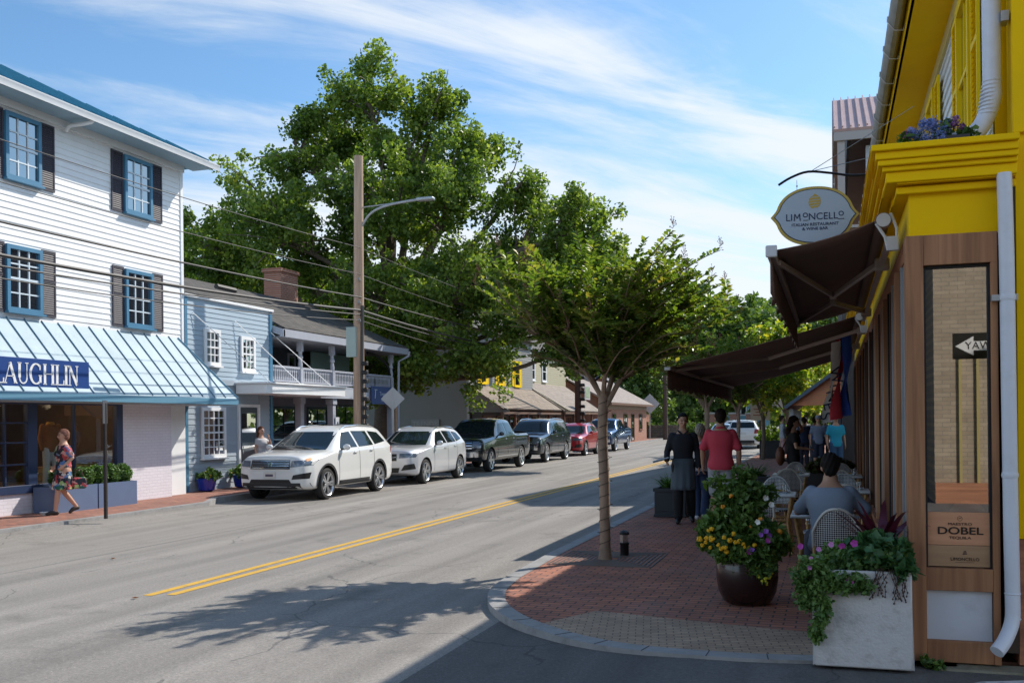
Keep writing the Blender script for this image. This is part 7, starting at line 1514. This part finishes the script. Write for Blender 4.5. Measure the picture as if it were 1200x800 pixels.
        fs = [(i*n+k, i*n+(k+1)%n, (i+1)*n+(k+1)%n, (i+1)*n+k) for i in range(11) for k in range(n)]+[tuple(range(n)), tuple(11*n+k for k in range(n-1,-1,-1))]; c.add(vs, fs)
        me = remeshed(c, cv, 3); me.materials.append(topmat); link('dress', me, t)
    sh = MB()
    for S_, sg in (('L',1),('R',-1)):
        an = V_['ank'+S_]; fd = Vector(J['toe'+S_])-an if J.get('toe'+S_) else Vector((sg*.02,-.16,-.05)); chain(sh, [an+Vector((0,.035,-.045)), an+fd*.55+Vector((0,0,-.008)), an+fd*1.08+Vector((0,0,-.002))], [.046,.044,.034], 12)
    me = remeshed(sh, .01, 3); me.materials.append(mat('shoe_%s' % str(shoe), shoe, .5)); link('shoes', me, t)
    hr = MB()
    if hairstyle == 'short': hr.ell((0,.010,.145), (.089,.110,.104), 22, 14); hr.ell((0,.055,.085), (.066,.055,.07), 16, 10); cutz = .138
    elif hairstyle == 'long': hr.ell((0,.012,.143), (.088,.104,.106), 22, 14); hr.ell((0,.06,.06), (.085,.065,.10), 16, 10); hr.ell((0,.085,-.05), (.085,.05,.14), 16, 10); cutz = .15
    else: hr.ell((0,.012,.145), (.096,.114,.108), 22, 14); hr.ell((0,.05,.09), (.085,.07,.08), 16, 10); cutz = .14
    me = remeshed(hr, .010, 2)
    b = bmesh.new(); b.from_mesh(me); rgn = random.Random(1)
    def hl(y):
        y += .012*math.sin(y*90)
        if y < -.055: return .176
        if y < -.005: return .176-(y+.055)/.05*.076
        return .10-(y+.005)*2.2 if hairstyle == 'short' else (.0 if hairstyle != 'long' else -1)
    kill = [v for v in b.verts if v.co.z < hl(v.co.y)]
    bmesh.ops.delete(b, geom=kill, context='VERTS')
    for v in b.verts: v.co += v.normal*.006*math.sin(v.co.x*150+v.co.z*60)*(.6 if hairstyle == 'short' else 1)
    b.transform(HM); b.to_mesh(me); b.free(); me.materials.append(mat('hair_%d' % int(hair_c[0]*1000+hair_c[1]*77), hair_c, .75, var=.35, vscale=60, spec=.2)); link('hair', me, t)
    if cap: 
        cm = MB(); cm.lathe([(.096,.14),(.098,.17),(.085,.215),(.05,.24),(0,.248)], (0,.008,0), 20); cm.prism([(-.07,-.08),(.07,-.08),(.055,-.16),(-.055,-.16)], 'Z', .148, .156); cm.v = [tuple(HM @ Vector(v)) for v in cm.v]; P('cap', cm, mat('cap_%s' % str(cap), cap, .8), t)
    if apron:
        n = 24; vs = []
        for i in range(9):
            for k in range(n+1): a = math.pi*(1.02+.96*k/n)-.0; f = i/8; rx = (.178+.03*f)*w; ry = .135+.05*f+.012*math.sin(k*1.3)*f; vs.append((rx*math.cos(a), ry*math.sin(a), 1.04-.50*f))
        a_ = MB().add(vs, [(i*(n+1)+k, i*(n+1)+k+1, (i+1)*(n+1)+k+1, (i+1)*(n+1)+k) for i in range(8) for k in range(n)]); o = P('apron', a_, mat('apron_cloth', apron, .85, bump=.3, bscale=20), t); q = o.modifiers.new('t','SOLIDIFY'); q.thickness = .006; P('apron_ties', MB().tube([(.19*math.cos(x/10)*w,.135*math.sin(x/10),1.03) for x in range(0,63)], .008, 5), mat('apron_cloth', apron, .85), o)
    return t, V_, s
FLOR = mat('floral_print', (.05,.05,.07), .8)
n_ = FLOR.node_tree.nodes; l_n = FLOR.node_tree.links; tc_ = n_.new('ShaderNodeTexCoord'); vo = n_.new('ShaderNodeTexVoronoi'); vo.inputs['Scale'].default_value = 13; vo.inputs['Randomness'].default_value = 1
nz_ = n_.new('ShaderNodeTexNoise'); nz_.inputs['Scale'].default_value = 9; mx_ = n_.new('ShaderNodeMix'); mx_.data_type = 'RGBA'; mx_.blend_type = 'LINEAR_LIGHT'; mx_.inputs[0].default_value = .12; l_n.new(tc_.outputs['Object'], mx_.inputs[6]); l_n.new(tc_.outputs['Object'], nz_.inputs[0]); l_n.new(nz_.outputs[1], mx_.inputs[7]); l_n.new(mx_.outputs[2], vo.inputs[0])
sp_ = n_.new('ShaderNodeSeparateColor'); l_n.new(vo.outputs[1], sp_.inputs[0]); cr_ = n_.new('ShaderNodeValToRGB'); cr_.color_ramp.interpolation = 'CONSTANT'
cols_ = [(0,(.012,.015,.03)),(.3,(.42,.05,.06)),(.42,(.02,.12,.09)),(.54,(.02,.02,.03)),(.66,(.55,.25,.22)),(.76,(.10,.2,.42)),(.86,(.3,.42,.14)),(.93,(.6,.55,.5))]
e_ = cr_.color_ramp.elements; e_[0].color = (*cols_[0][1],1); e_[1].position = cols_[1][0]; e_[1].color = (*cols_[1][1],1)
for p_, c_ in cols_[2:]: q_ = e_.new(p_); q_.color = (*c_,1)
l_n.new(sp_.outputs[0], cr_.inputs[0]); l_n.new(cr_.outputs[0], n_['Principled BSDF'].inputs['Base Color'])
FAIR = (.52,.29,.20); TANS = (.44,.24,.155); BRN = (.23,.115,.065)
G3 = 'people strolling on the far pavement under the canopy'
# woman in the floral dress, walking along the far pavement
t, V_, s = person('woman in a floral knee length dress walking past the shop window', (-14.0,15.5,.126), R_(-28), 1.60, .012, FAIR, (.20,.09,.065), dress=.52, topmat=FLOR, shoe=(.03,.025,.02), sleeve=.7, hairstyle='bob', female=True, wid=1.22,
  pose=dict(kneeL=(.09,-.14,.52), ankL=(.08,-.20,.09), kneeR=(-.09,.02,.49), ankR=(-.09,.28,.16), toeR=(-.09,.17,.045), elL=(.25,.10,1.18), wrL=(.24,-.08,1.02), elR=(-.25,.05,1.16), wrR=(-.24,-.10,.98)), head_turn=R_(-12))
b_ = T('handbag', 'floral fabric bag carried at her side by the woman in the dress', 'bag', (-13.74,15.62,.66), rz=R_(-28)); P('bag', MB().prism([(-.13,-.05),(.13,-.05),(.15,.05),(.12,.17),(-.12,.17),(-.15,.05)], 'X', -.04, .04), FLOR, b_, bevel=.03); P('handle', MB().tube([(0,-.08,.18),(0,-.05,.31),(0,.04,.31),(0,.08,.18)], .008, 6), mat('strap_dark', (.1,.04,.04), .6), b_)
# girl behind the white SUV
STR = mat('striped_top', (.6,.6,.6), .8); nn_ = STR.node_tree.nodes; w_ = nn_.new('ShaderNodeTexWave'); w_.bands_direction = 'Z'; w_.inputs['Scale'].default_value = 9; tc2 = nn_.new('ShaderNodeTexCoord'); STR.node_tree.links.new(tc2.outputs['Object'], w_.inputs[0]); c2r = nn_.new('ShaderNodeValToRGB'); c2r.color_ramp.elements[0].color = (.08,.08,.12,1); c2r.color_ramp.elements[1].color = (.7,.68,.66,1); c2r.color_ramp.elements[0].position = .25; c2r.color_ramp.elements[1].position = .4; STR.node_tree.links.new(w_.outputs[0], c2r.inputs[0]); STR.node_tree.links.new(c2r.outputs[0], nn_['Principled BSDF'].inputs['Base Color'])
person('girl in a striped top raising a hand to her face behind the white SUV', (-14.1,22.6,.126), R_(75), 1.60, .014, FAIR, (.10,.035,.018), topmat=STR, top=(.6,.6,.6), bottom=(.08,.1,.2), sleeve=.4, hairstyle='long', female=True, pose=dict(elL=(.22,-.16,1.24), wrL=(.10,-.20,1.46)))
# waiter
t, V_, s = person('waiter in a black shirt and slate apron holding a folder', (-2.33,16.4,.12), R_(12), 1.78, .0085, TANS, (.010,.008,.008), top=(.010,.012,.018), bottom=(.008,.008,.01), shoe=(.01,.01,.01), sleeve=1, apron=(.075,.10,.125), pose=dict(elR=(-.25,.04,1.15), wrR=(-.27,-.16,1.02), kneeL=(.11,.02,.50), ankL=(.13,.14,.12), toeL=(.14,-.02,.05), kneeR=(-.09,-.06,.51), ankR=(-.09,-.06,.09)), head_turn=R_(8))
P('collar', MB().prism([(-.075,1.50),(-.01,1.44),(.0,1.40),(-.085,1.47)],'Y',-.080,-.062).prism([(.075,1.50),(.01,1.44),(.0,1.40),(.085,1.47)],'Y',-.080,-.062), mat('black_collar', (.012,.014,.02), .8), t)
bk_ = T('order_folder', 'slate folder with papers in the waiter\'s right hand', 'folder', (-2.62,16.12,1.16), rz=R_(12)); o = P('cover', MB().box((-.16,-.11,0),(.12,.11,.018)), mat('folder_slate', (.05,.06,.08), .5), bk_, bevel=.003); o.rotation_euler = (0,R_(-14),0); o = P('papers', MB().box((-.15,-.10,.018),(.10,.10,.024)), mat('paper', (.6,.62,.62), .8), bk_); o.rotation_euler = (0,R_(-14),0)
# woman in white with tan bag, mostly behind the man
t, V_, s = person('woman in a white top and jeans with tan bag, half hidden by the red shirt', (-2.11,16.9,.12), R_(176), 1.60, .011, FAIR, (.40,.36,.30), top=(.78,.80,.84), bottom=(.05,.09,.2), shoe=(.6,.6,.62), sleeve=.5, hairstyle='bob', female=True, pose=dict(kneeL=(.09,-.08,.50), ankL=(.09,-.12,.09), ankR=(-.09,.18,.14), toeR=(-.09,.06,.04)))
b_ = T('shoulder_bag', 'tan leather shoulder bag hanging at the hip of the woman in white', 'bag', (-2.40,16.85,.72)); P('bag', MB().prism([(-.10,.0),(.10,.0),(.12,.06),(.10,.30),(-.10,.30),(-.12,.06)],'X',-.05,.05), mat('tan_leather', (.40,.12,.05), .5), b_, bevel=.02); P('strap', MB().tube([(0,-.08,.30),(.06,-.05,.68),(.08,0,.74),(.06,.05,.68),(0,.08,.30)], .009, 6), mat('tan_leather', (.40,.12,.05), .5), b_)
# man in red polo
t, V_, s = person('man in a red polo shirt and grey shorts seen from behind', (-1.69,16.1,.12), R_(184), 1.84, .0085, TANS, (.022,.014,.010), top=(.58,.055,.09), bottom=(.36,.37,.40), shoe=(.5,.5,.5), sleeve=.85, legs='short', wid=1.1, beard=True, pose=dict(kneeL=(.10,-.09,.51), ankL=(.10,-.10,.09), ankR=(-.10,.16,.12), toeR=(-.11,.02,.045), elL=(.27,.03,1.15), wrL=(.27,-.03,.90), elR=(-.27,.03,1.15), wrR=(-.27,-.03,.90)))
P('collar', MB().tube([(.068*math.cos(a/8),.012+.068*math.sin(a/8),1.475+.010*math.sin(a/8)) for a in range(51)], .017, 8), mat('red_collar', (.52,.05,.08), .85, bump=.3, bscale=60), t)
# woman in black
t, V_, s = person('woman in black with long dark hair and one arm raised beside the tables', (-.72,20.2,.12), R_(100), 1.72, .012, FAIR, (.022,.010,.008), top=(.012,.012,.014), bottom=(.010,.010,.012), sleeve=.45, hairstyle='long', female=True, pose=dict(elL=(.23,-.22,1.48), wrL=(.10,-.10,1.66), elR=(-.22,-.02,1.15), wrR=(-.16,-.26,1.12)), head_tilt=R_(8))
b_ = T('brown_bag', 'brown leather bag on the back of the woman in black', 'bag', (-.97,20.15,.98)); P('bag', MB().ell((0,0,.1), (.09,.13,.19), 14, 10), mat('brown_leather', (.14,.05,.025), .5), b_); P('strap', MB().tube([(.02,-.08,.2),(.14,-.06,.48),(.2,.0,.5),(.14,.06,.45),(.02,.08,.2)], .01, 6), mat('brown_leather', (.14,.05,.025), .5), b_)
# seated man
t, V_, s = person('seated man in a grey blue t-shirt seen from behind on the nearest bistro chair', (-.02,9.72,.12), R_(180), 1.76, .0085, TANS, (.012,.009,.008), top=(.23,.28,.36), bottom=(.05,.06,.09), sleeve=.8, wid=1.16, pel=(0,0,-.40), lean=R_(10),
  pose=dict(hipL=(.10,-.02,.54), hipR=(-.10,-.02,.54), kneeL=(.17,-.44,.53), kneeR=(-.17,-.44,.53), ankL=(.17,-.42,.09), ankR=(-.17,-.42,.09), toeL=(.18,-.58,.045), toeR=(-.18,-.58,.045), elL=(.30,-.20,.80), wrL=(.22,-.42,.80), elR=(-.33,-.14,.80), wrR=(-.26,-.38,.80)), head_tilt=R_(-6))
# people farther on
far = [(-1.85,40.5,95,1.78,'man in a pale grey shirt and pink trousers standing by the planters',(.40,.43,.46),(.55,.33,.33),1,'long','short',False,None),
 (-1.55,43.5,170,1.62,'person in a light blue top behind the man in pink trousers',(.16,.42,.62),(.3,.12,.08),.6,'short','bob',True,None),
 (.10,29.5,20,1.80,'man in a bright teal shirt and blue jeans near the timber front',(.02,.33,.48),(.04,.10,.20),.7,'long','short',False,(.10,.16,.3)),
 (-.42,33.2,10,1.76,'man in a heather grey shirt and cap with dark shorts under the canopy',(.16,.19,.25),(.02,.025,.045),.7,'short','short',False,(.25,.25,.27)),
 (-.95,36.5,200,1.7,'person in dark navy walking away under the canopy',(.03,.04,.09),(.03,.03,.05),.6,'long','short',False,None),
 (-.62,38.5,185,1.72,'person in blue beneath the canopy, next to the cap wearer',(.05,.10,.28),(.08,.09,.11),.6,'long','bob',True,None),
 (-1.15,47,185,1.7,'person in white far under the canopy',(.6,.6,.6),(.06,.07,.1),.6,'long','short',False,None),
 (-.3,45.5,10,1.66,'person in pale blue farthest under the canopy',(.3,.4,.55),(.05,.05,.08),.6,'long','bob',True,None)]
for (x,y,rz,h,l_,tp,bt,sl,lg,hs_,fm,cp_) in far:
    person(l_, (x,y,.12), R_(rz), h, .02, FAIR if fm else TANS, (.03,.02,.015), top=tp, bottom=bt, sleeve=sl, legs=lg, hairstyle=hs_, female=fm, cap=cp_, group=G3)
# headless mannequin in the window
t = T('mannequin', 'headless shop mannequin in a tan jacket and white trousers behind the window', 'mannequin', (-15.45,16.75,.5), rz=R_(62)); t.scale = (.92,.92,.92)
m = MB(); rings(m, [((0,0,z),rx,ry) for z,rx,ry in ((.84,.14,.10),(.95,.155,.108),(1.1,.14,.10),(1.3,.17,.11),(1.42,.155,.09),(1.46,.09,.066),(1.52,.05,.05))]);
for sg in (-1,1): chain(m, [(sg*.175,0,1.42),(sg*.22,.03,1.14),(sg*.2,-.05,.9)], [.06,.05,.04])
me = remeshed(m, .015, 3); me.materials.append(mat('tan_suede', (.34,.13,.045), .8, var=.15)); link('jacket', me, t)
m = MB()
for sg in (-1,1): chain(m, [(sg*.08,0,.9),(sg*.10,-.02,.5),(sg*.12,.02,.06)], [.10,.075,.06])
me = remeshed(m, .015, 3); me.materials.append(mat('white_denim', (.62,.62,.64), .85)); link('trousers', me, t)
P('scarf', MB().lathe([(.07,-.03),(.10,0),(.07,.05),(.05,.03)], (0,0,1.47), 16), mat('mustard_scarf', (.55,.28,.05), .9), t)
P('stand', MB().lathe([(.0,0),(.18,0),(.18,.012),(0,.015)], n=20), STEEL, t)
t = T('small_bowl', 'small white bowl on the pavement by the blue planter', 'bowl', (-14.2,15.25,.126)); P('dish', MB().lathe([(.06,0),(.11,.06),(.10,.06),(.05,.01),(0,.01)], n=18), WHITE, t)
